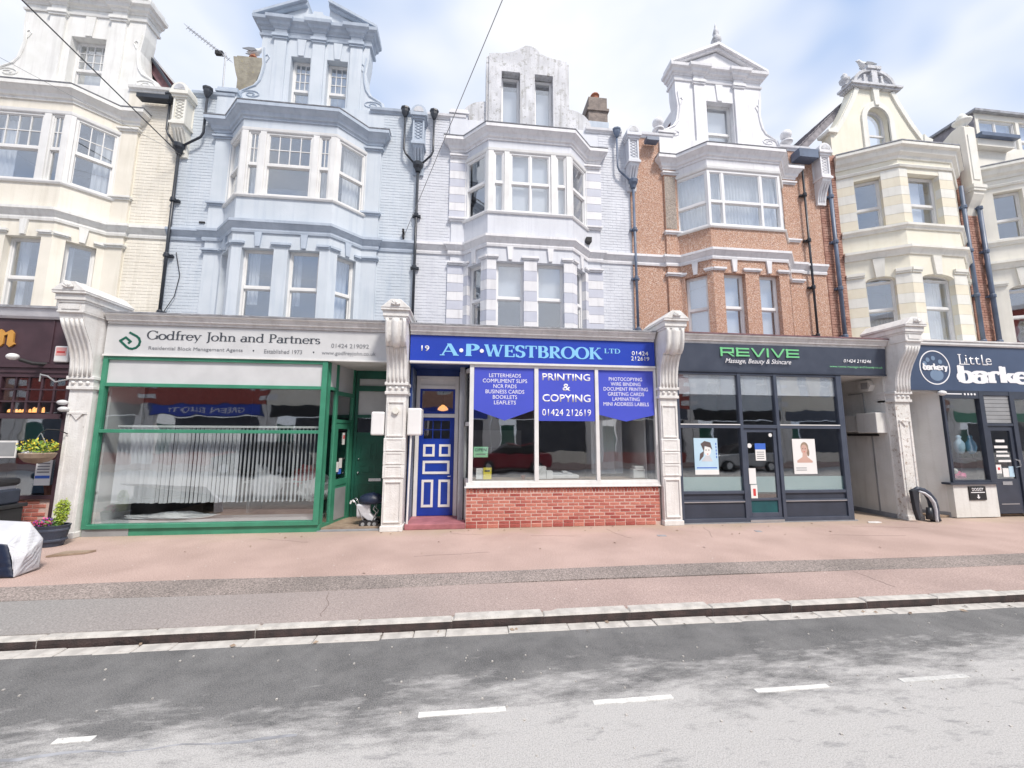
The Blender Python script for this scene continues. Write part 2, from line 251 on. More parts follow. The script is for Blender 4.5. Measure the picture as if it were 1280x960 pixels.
def paving_material(name, c1, c2, spk, grey=None):
    m, t, b = _base(name); N = t.nodes.new; K = t.links.new
    tc = N('ShaderNodeTexCoord'); P = tc.outputs['Object']
    n = N('ShaderNodeTexNoise'); n.inputs['Scale'].default_value = .9; n.inputs['Detail'].default_value = 7; K(P, n.inputs['Vector'])
    r = N('ShaderNodeValToRGB'); r.color_ramp.elements[0].position = .35; r.color_ramp.elements[1].position = .62
    r.color_ramp.elements[0].color = rgba(c2); r.color_ramp.elements[1].color = rgba(c1); K(n.outputs['Fac'], r.inputs[0]); cur = r.outputs[0]
    if grey:
        sp = N('ShaderNodeSeparateXYZ'); K(P, sp.inputs[0])
        q = N('ShaderNodeMapRange'); q.inputs['From Min'].default_value = 3.2; q.inputs['From Max'].default_value = -3.0; K(sp.outputs['X'], q.inputs[0])
        mx = N('ShaderNodeMix'); mx.data_type = 'RGBA'; K(q.outputs[0], mx.inputs[0]); K(cur, mx.inputs[6]); mx.inputs[7].default_value = rgba(grey); cur = mx.outputs[2]
    s = N('ShaderNodeTexNoise'); s.inputs['Scale'].default_value = 70; s.inputs['Detail'].default_value = 4; K(P, s.inputs['Vector'])
    q2 = N('ShaderNodeMapRange'); q2.inputs['From Min'].default_value = .3; q2.inputs['From Max'].default_value = .7; q2.inputs['To Min'].default_value = 1-spk; q2.inputs['To Max'].default_value = 1+spk; K(s.outputs['Fac'], q2.inputs[0])
    v = N('ShaderNodeVectorMath'); v.operation = 'SCALE'; K(cur, v.inputs[0]); K(q2.outputs[0], v.inputs['Scale'])
    # grime and moss spots
    g = N('ShaderNodeTexNoise'); g.inputs['Scale'].default_value = 3.3; g.inputs['Detail'].default_value = 9; g.inputs['Roughness'].default_value = .75; K(P, g.inputs['Vector'])
    q3 = N('ShaderNodeMapRange'); q3.inputs['From Min'].default_value = .60; q3.inputs['From Max'].default_value = .74; q3.inputs['To Max'].default_value = .35; K(g.outputs['Fac'], q3.inputs[0])
    m3 = N('ShaderNodeMix'); m3.data_type = 'RGBA'; K(q3.outputs[0], m3.inputs[0]); K(v.outputs[0], m3.inputs[6]); m3.inputs[7].default_value = rgba(tuple(c*.55 for c in c2))
    sy_ = N('ShaderNodeSeparateXYZ'); K(P, sy_.inputs[0])
    gm = N('ShaderNodeTexNoise'); gm.inputs['Scale'].default_value = 1.6; gm.inputs['Detail'].default_value = 7; K(P, gm.inputs['Vector'])
    g1 = N('ShaderNodeMath'); g1.operation = 'MULTIPLY_ADD'; K(gm.outputs['Fac'], g1.inputs[0]); g1.inputs[1].default_value = 1.6; K(sy_.outputs['Y'], g1.inputs[2])
    g2 = N('ShaderNodeMapRange'); g2.inputs['From Min'].default_value = .25; g2.inputs['From Max'].default_value = .95; g2.inputs['To Max'].default_value = .42; K(g1.outputs[0], g2.inputs[0])
    mg = N('ShaderNodeMix'); mg.data_type = 'RGBA'; K(g2.outputs[0], mg.inputs[0]); K(m3.outputs[2], mg.inputs[6]); mg.inputs[7].default_value = (.36, .31, .19, 1); m3 = mg
    vc = N('ShaderNodeTexVoronoi'); vc.inputs['Scale'].default_value = 4.3; K(P, vc.inputs['Vector'])
    lt = N('ShaderNodeMath'); lt.operation = 'LESS_THAN'; lt.inputs[1].default_value = .04; K(vc.outputs['Distance'], lt.inputs[0])
    m4 = N('ShaderNodeMix'); m4.data_type = 'RGBA'; K(lt.outputs[0], m4.inputs[0]); K(m3.outputs[2], m4.inputs[6]); m4.inputs[7].default_value = (.62, .58, .55, 1)
    K(m4.outputs[2], b.inputs['Base Color']); b.inputs['Roughness'].default_value = .85
    bb = N('ShaderNodeBump'); bb.inputs['Strength'].default_value = .5; bb.inputs['Distance'].default_value = .015; K(s.outputs['Fac'], bb.inputs['Height']); K(bb.outputs[0], b.inputs['Normal'])
    return m
M['asphalt'] = ramp_y_material()
M['pave'] = paving_material('pink_paving_asphalt', (.47, .345, .305), (.385, .28, .245), .28)
M['pave2'] = paving_material('greyer_paving_asphalt', (.41, .31, .28), (.345, .26, .235), .28, grey=(.27, .258, .25))
M['gravel'] = paving_material('gravelly_repair_strip', (.29, .245, .225), (.215, .185, .17), .7)

# ------------------------------------------------------------ mesh builder
class FR:
    """frame along a wall: u along it, d into the building, z up"""
    def __init__(s, ax, ay, bx, by, z=0):
        L = math.hypot(bx-ax, by-ay); s.L = L; s.a = (ax, ay); s.t = ((bx-ax)/L, (by-ay)/L); s.z = z
    def __call__(s, p):
        u, d, z = p; tx, ty = s.t
        return (s.a[0]+tx*u-ty*d, s.a[1]+ty*u+tx*d, z+s.z)
ID = FR(0, 0, 1, 0)
class MB:
    def __init__(s, fr=None): s.v = []; s.f = []; s.fr = fr or ID; s.sm = False
    def pts(s, P):
        i = len(s.v); s.v += [s.fr(p) for p in P]; return i
    def box(s, u0, u1, d0, d1, z0, z1):
        if u0 > u1: u0, u1 = u1, u0
        if d0 > d1: d0, d1 = d1, d0
        if z0 > z1: z0, z1 = z1, z0
        i = s.pts([(u0, d0, z0), (u1, d0, z0), (u1, d1, z0), (u0, d1, z0), (u0, d0, z1), (u1, d0, z1), (u1, d1, z1), (u0, d1, z1)])
        s.f += [tuple(i+k for k in q) for q in ((0, 3, 2, 1), (4, 5, 6, 7), (0, 1, 5, 4), (1, 2, 6, 5), (2, 3, 7, 6), (3, 0, 4, 7))]
        return s
    def prism(s, poly, d0, d1):
        """polygon in (u, z) extruded along d"""
        a = sum(poly[k][0]*poly[(k+1) % len(poly)][1]-poly[(k+1) % len(poly)][0]*poly[k][1] for k in range(len(poly)))
        if a < 0: poly = poly[::-1]
        n = len(poly); i = s.pts([(p[0], d0, p[1]) for p in poly]+[(p[0], d1, p[1]) for p in poly])
        s.f.append(tuple(range(i, i+n))); s.f.append(tuple(range(i+2*n-1, i+n-1, -1)))
        for k in range(n): s.f.append((i+k, i+n+k, i+n+(k+1) % n, i+(k+1) % n))
        return s
    def uprism(s, poly, u0, u1):
        """polygon in (d, z) extruded along u (the side profile of a console)"""
        a = sum(poly[k][0]*poly[(k+1) % len(poly)][1]-poly[(k+1) % len(poly)][0]*poly[k][1] for k in range(len(poly)))
        if a > 0: poly = poly[::-1]
        n = len(poly); i = s.pts([(u0, p[0], p[1]) for p in poly]+[(u1, p[0], p[1]) for p in poly])
        s.f.append(tuple(range(i, i+n))); s.f.append(tuple(range(i+2*n-1, i+n-1, -1)))
        for k in range(n): s.f.append((i+k, i+n+k, i+n+(k+1) % n, i+(k+1) % n))
        return s
    def zprism(s, poly, z0, z1):
        a = sum(poly[k][0]*poly[(k+1) % len(poly)][1]-poly[(k+1) % len(poly)][0]*poly[k][1] for k in range(len(poly)))
        if a > 0: poly = poly[::-1]
        n = len(poly); i = s.pts([(p[0], p[1], z0) for p in poly]+[(p[0], p[1], z1) for p in poly])
        s.f.append(tuple(range(i, i+n))); s.f.append(tuple(range(i+2*n-1, i+n-1, -1)))
        for k in range(n): s.f.append((i+k, i+n+k, i+n+(k+1) % n, i+(k+1) % n))
        return s
    def tube(s, P, r, n=8):
        P = [Vector(s.fr(p)) for p in P]; rr = r if isinstance(r, (list, tuple)) else [r]*len(P); rings = []
        for k, p in enumerate(P):
            a = P[max(0, k-1)]; b = P[min(len(P)-1, k+1)]; t = (b-a).normalized()
            x = t.orthogonal().normalized() if k == 0 else (x-t*x.dot(t)).normalized()
            y = t.cross(x); i = len(s.v); rings.append(i)
            s.v += [tuple(p+rr[k]*(math.cos(2*math.pi*j/n)*x+math.sin(2*math.pi*j/n)*y)) for j in range(n)]
        for a, b in zip(rings, rings[1:]):
            for j in range(n): s.f.append((a+j, a+(j+1) % n, b+(j+1) % n, b+j))
        s.f.append(tuple(rings[0]+j for j in range(n-1, -1, -1))); s.f.append(tuple(rings[-1]+j for j in range(n)))
        return s
    def lathe(s, c, prof, n=14, sq=(1, 1)):
        """prof [(r, z)...] bottom to top round the vertical axis at c (u, d, z)"""
        rings = []
        for r, z in prof:
            rings.append(s.pts([(c[0]+r*sq[0]*math.cos(2*math.pi*j/n), c[1]+r*sq[1]*math.sin(2*math.pi*j/n), c[2]+z) for j in range(n)]))
        for a, b in zip(rings, rings[1:]):
            for j in range(n): s.f.append((a+j, a+(j+1) % n, b+(j+1) % n, b+j))
        s.f.append(tuple(rings[0]+j for j in range(n-1, -1, -1))); s.f.append(tuple(rings[-1]+j for j in range(n)))
        return s
    def ball(s, c, r, n=10, sq=(1, 1, 1)):
        m = n//2+1
        return s.lathe((c[0], c[1], c[2]), [(max(1e-4, r*math.sin(math.pi*k/m)), -r*sq[2]*math.cos(math.pi*k/m)) for k in range(m+1)], n, sq)
    def disc(s, u, z, r, d0, d1, n=20, ru=None):
        return s.prism([(u+(ru or r)*math.cos(2*math.pi*k/n), z+r*math.sin(2*math.pi*k/n)) for k in range(n)], d0, d1)
    def sweep(s, path, prof, closed_prof=True):
        """prof [(out, z)...] swept along (x, y) path; out is away from the building"""
        n = len(path); rings = []
        for k, p in enumerate(path):
            def nrm(a, b):
                L = math.hypot(b[0]-a[0], b[1]-a[1]); return ((b[1]-a[1])/L, -(b[0]-a[0])/L)
            if k == 0: m = nrm(path[0], path[1])
            elif k == n-1: m = nrm(path[-2], path[-1])
            else:
                a = nrm(path[k-1], p); b = nrm(p, path[k+1]); q = 1+a[0]*b[0]+a[1]*b[1]
                m = ((a[0]+b[0])/q, (a[1]+b[1])/q)
            rings.append(s.pts([(p[0]+m[0]*o, p[1]+m[1]*o, z) for o, z in prof]))
        K = len(prof)
        for a, b in zip(rings, rings[1:]):
            for j in range(K): s.f.append((a+j, b+j, b+(j+1) % K, a+(j+1) % K))
        s.f.append(tuple(rings[0]+j for j in range(K))); s.f.append(tuple(rings[-1]+j for j in range(K-1, -1, -1)))
        return s
    def mesh(s, name):
        me = bpy.data.meshes.new(name); me.from_pydata(s.v, [], s.f); me.update()
        return me
def recalc(me):
    bm = bmesh.new(); bm.from_mesh(me); bmesh.ops.recalc_face_normals(bm, faces=bm.faces); bm.to_mesh(me); bm.free()
def thing(name, label, cat, loc=(0, 0, 0), group=None):
    o = bpy.data.objects.new(name, None); C.objects.link(o); o.location = loc
    o['label'] = label; o['category'] = cat
    if group: o['group'] = group
    return o
def attach(o, parent):
    o.parent = parent
    if parent.type == 'EMPTY': o.matrix_parent_inverse = Matrix.Translation(-parent.location)
def ob(name, mb, m, parent=None, label=None, cat=None, group=None, kind=None, smooth=False, fix=False, bevel=0):
    """one mesh object; with no parent it is a top-level thing with its origin at its base"""
    if name in SPLIT and isinstance(mb, MB) and len(mb.v) > 8 and parent and len(mb.v)*6 == len(mb.f)*8:
        first = None
        for i in range(0, len(mb.v), 8):      # separate pieces become separate parts
            q = MB(); q.v = mb.v[i:i+8]; q.f = [tuple(k-i for k in f) for f in mb.f[i//8*6:i//8*6+6]]
            o = _ob(name, q, m, parent, label, cat, group, kind, smooth, fix, bevel); first = first or o
        return first
    return _ob(name, mb, m, parent, label, cat, group, kind, smooth, fix, bevel)
def _ob(name, mb, m, parent, label, cat, group, kind, smooth, fix, bevel):
    me = mb.mesh(name) if isinstance(mb, MB) else mb
    if fix: recalc(me)
    if isinstance(m, str): m = M[m]
    if m: me.materials.append(m)
    o = bpy.data.objects.new(name, me); C.objects.link(o)
    if smooth:
        for p in me.polygons: p.use_smooth = True
    if parent: attach(o, parent)
    else:
        xs = [v.co.x for v in me.vertices]; ys = [v.co.y for v in me.vertices]; zs = [v.co.z for v in me.vertices]
        if kind != 'structure':
            c = Vector(((min(xs)+max(xs))/2, (min(ys)+max(ys))/2, min(zs)))
            me.transform(Matrix.Translation(-c)); o.location = c
    if bevel:
        b = o.modifiers.new('bevel', 'BEVEL'); b.width = bevel; b.segments = 2; b.limit_method = 'ANGLE'; b.angle_limit = .6
    if label: o['label'] = label
    if cat: o['category'] = cat
    if group: o['group'] = group
    if kind: o['kind'] = kind
    return o
SPLIT = {'pane', 'window_post', 'blank_panel', 'transom_trim', 'lower_panel', 'attic_wall', 'floor_slab', 'room_wall', 'pilaster_strip', 'shell_wall', 'flank_wall', 'pediment_block', 'slab_serifs', 'transom_frame', 'wall', 'shop_room_wall', 'shop_pier', 'parapet_wall'}
def B(fr, *boxes):
    m = MB(fr)
    for b in boxes: m.box(*b)
    return m
def wall(mb, u0, u1, z0, z1, d0, d1, holes=()):
    """solid wall panel with rectangular holes (ua, ub, za, zb)"""
    cuts = sorted(set([u0, u1]+[h[0] for h in holes]+[h[1] for h in holes]))
    for a, b in zip(cuts, cuts[1:]):
        mid = (a+b)/2; z = z0
        for h in sorted([h for h in holes if h[0] < mid < h[1]], key=lambda h: h[2]):
            if h[2] > z+1e-6: mb.box(a, b, d0, d1, z, h[2])
            z = h[3]
        if z < z1-1e-6: mb.box(a, b, d0, d1, z, z1)
    return mb

# ------------------------------------------------------------ lettering
def text_mesh(s, shear=0, bold=0, spacing=1.0, mono=False):
    cu = bpy.data.curves.new('lettering', 'FONT'); cu.body = s; cu.shear = shear; cu.offset = bold; cu.space_character = spacing
    cu.resolution_u = 3; cu.extrude = 0
    o = bpy.data.objects.new('tmp', cu); C.objects.link(o)
    dg = bpy.context.evaluated_depsgraph_get(); me = bpy.data.meshes.new_from_object(o.evaluated_get(dg))
    bpy.data.objects.remove(o); bpy.data.curves.remove(cu)
    return me
def place_flat(me, fr, u, z, w=None, h=None, d=-.004, align='L', th=.0015):
    """fit a flat (x, y) mesh to width w / height h on the wall frame, given thickness th"""
    bm = bmesh.new(); bm.from_mesh(me)
    xs = [v.co.x for v in bm.verts]; ys = [v.co.y for v in bm.verts]
    x0, x1, y0, y1 = min(xs), max(xs), min(ys), max(ys)
    sx = w/(x1-x0) if w else None; sy = h/(y1-y0) if h else None
    if sx is None: sx = sy
    if sy is None: sy = sx
    W = (x1-x0)*sx; off = {'L': 0, 'C': -W/2, 'R': -W}[align]
    g = bmesh.ops.extrude_face_region(bm, geom=bm.faces[:])
    ext = {e for e in g['geom'] if isinstance(e, bmesh.types.BMVert)}
    for v in bm.verts:
        dd = d if v in ext else d+th
        v.co = Vector(fr((u+off+(v.co.x-x0)*sx, dd, z+(v.co.y-y0)*sy)))
    bmesh.ops.recalc_face_normals(bm, faces=bm.faces)
    bm.to_mesh(me); bm.free(); return me
def text(s, fr, u, z, w=None, h=None, m='txtw', parent=None, d=-.006, align='L', shear=0, bold=0, name='lettering', spacing=1.0):
    me = place_flat(text_mesh(s, shear, bold, spacing), fr, u, z, w, h, d, align)
    return ob(name, me, m, parent)

# stroke letters: l = straight stroke, a = arc (thick at its sides, thin top and bottom), f = serif foot
SERIF = {
 'G': (.86, [('a', .42, .5, .38, .5, 40, 320), ('l', .76, .06, .76, .40, 1), ('f', .78, .42, .13), ('l', .76, .72, .76, .96, 0)]),
 'o': (.62, [('a', .31, .31, .25, .31, 0, 360)]),
 'd': (.66, [('a', .29, .31, .23, .31, 40, 320), ('l', .50, .0, .50, 1.02, 1), ('f', .45, .99, .08), ('f', .55, .02, .08)]),
 'f': (.38, [('l', .18, 0, .18, .86, 1), ('a', .33, .84, .15, .18, 60, 180), ('l', .04, .60, .36, .60, 0), ('f', .18, .02, .14)]),
 'r': (.46, [('l', .16, 0, .16, .62, 1), ('f', .17, .02, .14), ('f', .10, .60, .08), ('a', .34, .42, .17, .20, 50, 160)]),
 'e': (.56, [('a', .29, .31, .24, .31, 0, 320), ('l', .06, .34, .52, .34, 0)]),
 'y': (.62, [('l', .10, .62, .32, .04, 1), ('l', .54, .62, .20, -.28, 0), ('f', .10, .61, .11), ('f', .54, .61, .10), ('l', .20, -.28, .08, -.26, 0)]),
 'J': (.42, [('l', .26, .02, .26, 1, 1), ('f', .26, .985, .15), ('a', .10, .0, .16, .22, 270, 360)]),
 'h': (.68, [('l', .15, 0, .15, 1.02, 1), ('f', .16, .02, .13), ('f', .09, 1.0, .07), ('l', .52, 0, .52, .42, 1), ('a', .34, .40, .18, .22, 0, 150), ('f', .52, .02, .13)]),
 'n': (.68, [('l', .15, 0, .15, .62, 1), ('f', .16, .02, .13), ('f', .09, .60, .07), ('l', .52, 0, .52, .42, 1), ('a', .34, .40, .18, .22, 0, 150), ('f', .52, .02, .13)]),
 'a': (.56, [('a', .25, .18, .19, .18, 20, 340), ('l', .44, .02, .44, .46, 1), ('a', .28, .45, .16, .17, 0, 150), ('f', .50, .02, .07)]),
 'P': (.66, [('l', .18, 0, .18, 1, 1), ('a', .32, .74, .26, .25, -90, 90), ('l', .08, .98, .34, .98, 0), ('l', .18, .49, .34, .49, 0), ('f', .18, .02, .15)]),
 't': (.40, [('l', .19, .08, .19, .84, 1), ('l', .04, .61, .36, .61, 0), ('a', .30, .12, .11, .11, 180, 300)]),
 's': (.46, [('a', .23, .46, .15, .15, 30, 240), ('a', .23, .16, .16, .16, -150, 80), ('l', .12, .36, .34, .26, 1)]),
 'A': (.86, [('l', .10, 0, .42, 1, 0), ('l', .42, 1, .76, 0, 1), ('l', .22, .34, .64, .34, 0), ('f', .10, .02, .12), ('f', .76, .02, .14)]),
 'W': (1.18, [('l', .12, 1, .36, 0, 1), ('l', .36, 0, .60, .96, 0), ('l', .58, 1, .82, 0, 1), ('l', .82, 0, 1.06, 1, 0), ('f', .12, .98, .13), ('f', .60, .98, .11), ('f', 1.06, .98, .12)]),
 'E': (.70, [('l', .18, 0, .18, 1, 1), ('l', .06, .975, .62, .975, 0), ('l', .06, .025, .64, .025, 0), ('l', .18, .5, .5, .5, 0), ('l', .61, .74, .61, 1, 0), ('l', .63, 0, .63, .27, 0), ('l', .50, .38, .50, .62, 0)]),
 'S': (.62, [('a', .31, .74, .21, .25, 25, 240), ('a', .31, .26, .22, .26, -150, 65), ('l', .16, .62, .46, .40, 1), ('l', .52, .74, .52, .98, 0), ('l', .08, .02, .08, .28, 0)]),
 'T': (.74, [('l', .37, 0, .37, 1, 1), ('l', .04, .975, .70, .975, 0), ('l', .05, .74, .05, 1, 0), ('l', .69, .74, .69, 1, 0), ('f', .37, .02, .15)]),
 'B': (.72, [('l', .18, 0, .18, 1, 1), ('a', .34, .75, .22, .24, -90, 90), ('a', .36, .27, .26, .27, -90, 90), ('l', .06, .98, .36, .98, 0), ('l', .18, .52, .36, .52, 0), ('l', .06, .02, .38, .02, 0)]),
 'R': (.78, [('l', .18, 0, .18, 1, 1), ('a', .34, .75, .23, .24, -90, 90), ('l', .06, .98, .36, .98, 0), ('l', .18, .51, .36, .51, 0), ('l', .34, .52, .66, .02, 1), ('f', .18, .02, .15), ('f', .70, .02, .10)]),
 'O': (.88, [('a', .44, .5, .36, .5, 0, 360)]),
 'K': (.82, [('l', .18, 0, .18, 1, 1), ('l', .20, .42, .64, 1, 0), ('l', .34, .62, .70, .02, 1), ('f', .18, .02, .15), ('f', .18, .98, .15), ('f', .64, .98, .12), ('f', .72, .02, .12)]),
 'L': (.66, [('l', .18, 0, .18, 1, 1), ('l', .06, .025, .60, .025, 0), ('l', .59, 0, .59, .27, 0), ('f', .18, .98, .15)]),
 'D': (.84, [('l', .18, 0, .18, 1, 1), ('a', .34, .5, .40, .49, -90, 90), ('l', .06, .98, .36, .98, 0), ('l', .06, .02, .36, .02, 0)]),
 ' ': (.34, []), '.': (.44, [('dot', .22, .42, .13)]),
}
HEAVY = {   # fat lower case
 'b': (.74, [('l', .20, 0, .20, 1.02, 1), ('a', .40, .32, .28, .33, 0, 360), ('l', .06, .98, .2, .98, 0)]),
 'a': (.74, [('a', .33, .20, .27, .21, 0, 360), ('l', .55, 0, .55, .46, 1), ('a', .38, .44, .30, .21, 0, 165), ('l', .6, .04, .74, .04, 0)]),
 'r': (.58, [('l', .20, 0, .20, .64, 1), ('a', .44, .38, .26, .27, 40, 170), ('l', .04, .58, .2, .58, 0), ('l', .04, .05, .4, .05, 0)]),
 'k': (.78, [('l', .20, 0, .20, 1.02, 1), ('l', .30, .28, .62, .62, 1), ('l', .38, .40, .66, 0, 1), ('l', .06, .98, .2, .98, 0)]),
 'e': (.72, [('a', .36, .32, .31, .33, 0, 320), ('l', .1, .34, .64, .34, 0)]),
 'y': (.72, [('l', .16, .64, .38, .02, 1), ('l', .62, .64, .30, -.28, 1), ('l', .1, -.24, .36, -.24, 0)]),
}
TECH = {   # wide square lettering
 'R': (1.55, [('l', .14, 0, .14, .98, 1), ('l', .0, .87, 1.34, .87, 2), ('l', 1.26, .42, 1.26, .95, 1), ('l', .14, .42, 1.34, .42, 2), ('l', .74, .42, 1.32, 0, 1)]),
 'E': (1.50, [('l', .14, 0, .14, .98, 1), ('l', .0, .87, 1.34, .87, 2), ('l', .14, .47, 1.3, .47, 2), ('l', .0, .11, 1.34, .11, 2)]),
 'V': (1.50, [('l', .10, .98, .70, 0, 1), ('l', .70, 0, 1.32, .98, 1)]),
 'I': (.50, [('l', .16, 0, .16, .98, 1)]),
}
def stroke_text(s, fr, u, z, w, h, m, parent, font=SERIF, T=.145, t=.05, d=-.006, th=.004, align='L', name='lettering'):
    adv = sum(font[c][0] for c in s); sx = w/adv; sy = h; x = 0; mb = MB(fr); k = 0
    if align == 'C': u -= w/2
    for c in s:
        a, st = font[c]
        for q in st:
            k += 1; dd = d-(k % 7)*.00025
            def P(p, q_): return (u+(x+p)*sx, z+q_*sy)
            if q[0] == 'l':
                _, x0, y0, x1, y1, wt = q; hw = ((t, T, T*.8)[wt] if font is TECH else (T if wt else t))/2
                if abs(y1-y0) < 1e-6: poly = [P(x0, y0-hw), P(x1, y0-hw), P(x1, y0+hw), P(x0, y0+hw)]
                else: poly = [P(x0-hw, y0), P(x0+hw, y0), P(x1+hw, y1), P(x1-hw, y1)]
                mb.prism(poly, dd, d+th)
            elif q[0] == 'f':
                _, xc, yc, hw = q; mb.prism([P(xc-hw, yc-t*.45), P(xc+hw, yc-t*.45), P(xc+hw, yc+t*.45), P(xc-hw, yc+t*.45)], dd, d+th)
            elif q[0] == 'dot':
                _, xc, yc, r = q; mb.prism([P(xc+r*math.cos(6.283*j/14), yc+r*.9*math.sin(6.283*j/14)) for j in range(14)], dd, d+th)
            else:
                _, cx, cy, rx, ry, a0, a1 = q; n = max(6, int(abs(a1-a0)/18)); full = a1-a0 == 360; last = None
                for j in range(n):
                    quad = []
                    for aa in (a0+(a1-a0)*j/n, a0+(a1-a0)*(j+1)/n):
                        r = math.radians(aa); wt = t+(T-t)*abs(math.cos(r))**1.3; o = (math.cos(r), math.sin(r))
                        quad.append((P(cx+o[0]*(rx-wt/2), cy+o[1]*(ry-wt/2)), P(cx+o[0]*(rx+wt/2), cy+o[1]*(ry+wt/2))))
                    mb.prism([quad[0][0], quad[0][1], quad[1][1], quad[1][0]], dd, d+th)
        x += a
    return ob(name, mb, m, parent)

# ============================================================ THE SETTING
def sheet(name, x0, x1, y0, y1, z, m, nx=1, ny=1):
    mb = MB(); mb.box(x0, x1, y0, y1, z-.3, z); return ob(name, mb, m, kind='structure')
g = MB(); g.box(-400, 400, -400, 400, -.9, -.45); ob('ground', g, 'gslab', kind='structure')
sheet('road', -60, 60, -14.0, -3.99, -.084, 'asphalt')
sheet('pavement', -60, 60, -2.47, 7.5, 0.0, 'pave')
pg = MB(); pg.box(-60, 60, -3.755, -2.93, -.3, .0035); ob('pavement', pg, 'pave2', kind='structure')
st = MB()
N_ = 120
edge_a = [(-60+k, -2.47+.035*math.sin(k*.9)+random.uniform(-.015, .015)) for k in range(N_+1)]
edge_b = [(-60+k, -2.93+.03*math.sin(k*.7+1)+random.uniform(-.015, .015)) for k in range(N_+1)]
st.zprism(edge_b+edge_a[::-1], -.25, .006); ob('gravel_strip', st, 'gravel', kind='structure')
sheet('opposite_pavement', -60, 60, -18.0, -14.0, 0.0, 'pave')
# kerb stones and channel blocks, one object each
kb = sheet('kerb', -60, 60, -3.83, -3.70, -.012, 'kerbst')
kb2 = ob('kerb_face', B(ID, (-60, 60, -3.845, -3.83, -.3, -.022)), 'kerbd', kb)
def cbox(w, dy, h, bev):
    mb = MB(); mb.box(0, w, 0, dy, 0, h); me = mb.mesh('kerb_stone'); bm = bmesh.new(); bm.from_mesh(me)
    bmesh.ops.bevel(bm, geom=[e for e in bm.edges if abs(e.verts[0].co.z-h) < 1e-6 and abs(e.verts[1].co.z-h) < 1e-6], offset=bev, segments=1, affect='EDGES')
    bm.to_mesh(me); bm.free(); return me
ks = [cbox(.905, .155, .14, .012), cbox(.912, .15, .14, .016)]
for q in ks:       # the face below the arris is coloured much darker than the top
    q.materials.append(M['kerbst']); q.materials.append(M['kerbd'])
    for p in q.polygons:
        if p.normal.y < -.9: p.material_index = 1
x = -14.3; k = 0
while x < 26:
    o = bpy.data.objects.new('kerb_stone', ks[k % 2]); C.objects.link(o); o.parent = kb
    o.location = (x, -3.852+random.uniform(-.006, .006), -.137+random.uniform(-.007, .003)); o.rotation_euler = (random.uniform(-.012, .012), random.uniform(-.004, .004), random.uniform(-.006, .006)); x += .915; k += 1
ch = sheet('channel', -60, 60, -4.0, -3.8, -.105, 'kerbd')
cs = [cbox(.30, .14, .1, .006), cbox(.295, .138, .1, .009), cbox(.60, .14, .1, .006)]
for q in cs: q.materials.append(M['kerbst'])
x = -9.4; k = 0
while x < 17:
    t_ = random.choice([0, 1, 1, 2, 2]); wd = (.305, .30, .606)[t_]
    o = bpy.data.objects.new('channel_block', cs[t_]); C.objects.link(o); o.parent = ch
    o.location = (x, -4.005+random.uniform(-.008, .008), -.178+random.uniform(-.006, .004)); o.rotation_euler.z = random.uniform(-.012, .012); x += wd; k += 1
# dashed bay markings
for i, (xa, lab) in enumerate([(-7.24, 0), (-6.02, 0), (-4.8, 0), (-3.57, 0), (-2.36, 0), (-1.16, 0), (1.06, 0), (2.29, 0), (3.55, 0), (4.78, 0)]):
    w0 = .6 if i != 5 else .22
    mb = MB(); P = []
    for j in range(7): P.append((xa+w0*j/6, -5.094+random.uniform(-.004, .004)))
    for j in range(7): P.append((xa+w0*(6-j)/6, -5.048+random.uniform(-.004, .004)))
    mb.zprism(P, -.086, -.0795)
    if i in (5, 6, 7, 8, 9): ob('road_marking', mb, 'paintworn' if i == 9 else 'paintw', kind='structure')
# small debris on the road and leaf litter in the channel
db = MB()
for i in range(150):
    xx = random.uniform(-3, 9); yy = random.uniform(-5.6, -4.1); r = random.uniform(.003, .007)
    db.box(xx-r, xx+r, yy-r, yy+r, -.085, -.08+r*.6)
ob('grit', db, 'kerbst', kind='stuff', label='pale grit and small stones scattered on the dark road', cat='grit')
lf = MB()
for i in range(60):
    xx = random.uniform(-3, 9); yy = random.choice([random.uniform(-4.05, -3.88), random.uniform(-.5, -.05), random.uniform(-2.4, -.2)]); zz = -.076 if yy < -3.8 else .003
    r = random.uniform(.015, .04); a = random.uniform(0, 6.28)
    c_, s_ = math.cos(a), math.sin(a)
    i0 = lf.pts([(xx+r*c_, yy+r*s_, zz+.008), (xx-.4*r*s_, yy+.4*r*c_, zz+.018), (xx-r*c_, yy-r*s_, zz+.006), (xx+.4*r*s_, yy-.4*r*c_, zz+.002)])
    lf.f.append((i0, i0+1, i0+2, i0+3))
ob('leaf_litter', lf, 'wood', kind='stuff', label='dry brown leaves scattered along channel and footway', cat='litter')

# hairline cracks in the footway and the old tarred joint in the road
ck = MB(); rnd = random.Random(11)
for (x0, y0, dx, dy, n) in ((2.55, -.62, .12, -.02, 7), (4.1, -.25, .03, -.09, 8), (1.1, -.35, .10, -.03, 6), (6.1, -.3, -.03, -.1, 7), (8.1, -1.1, .16, -.02, 9), (-2.2, -.4, .11, -.04, 9), (-.2, -3.0, .02, -.1, 7), (6.6, -2.95, -.015, -.1, 7), (9.2, -.5, .14, -.03, 9), (.6, -1.7, .14, .01, 8)):
    P = [(x0, y0)]
    for j in range(n): P.append((P[-1][0]+dx+rnd.uniform(-.03, .03), P[-1][1]+dy+rnd.uniform(-.03, .03)))
    w_ = [.0022+.002*rnd.random() for _ in P]
    nx, ny = (-dy, dx); q = math.hypot(nx, ny); nx /= q; ny /= q
    ck.zprism([(p[0]+nx*a, p[1]+ny*a) for p, a in zip(P, w_)]+[(p[0]-nx*a, p[1]-ny*a) for p, a in list(zip(P, w_))[::-1]], -.001, .0015 if y0 > -2.4 else .005)
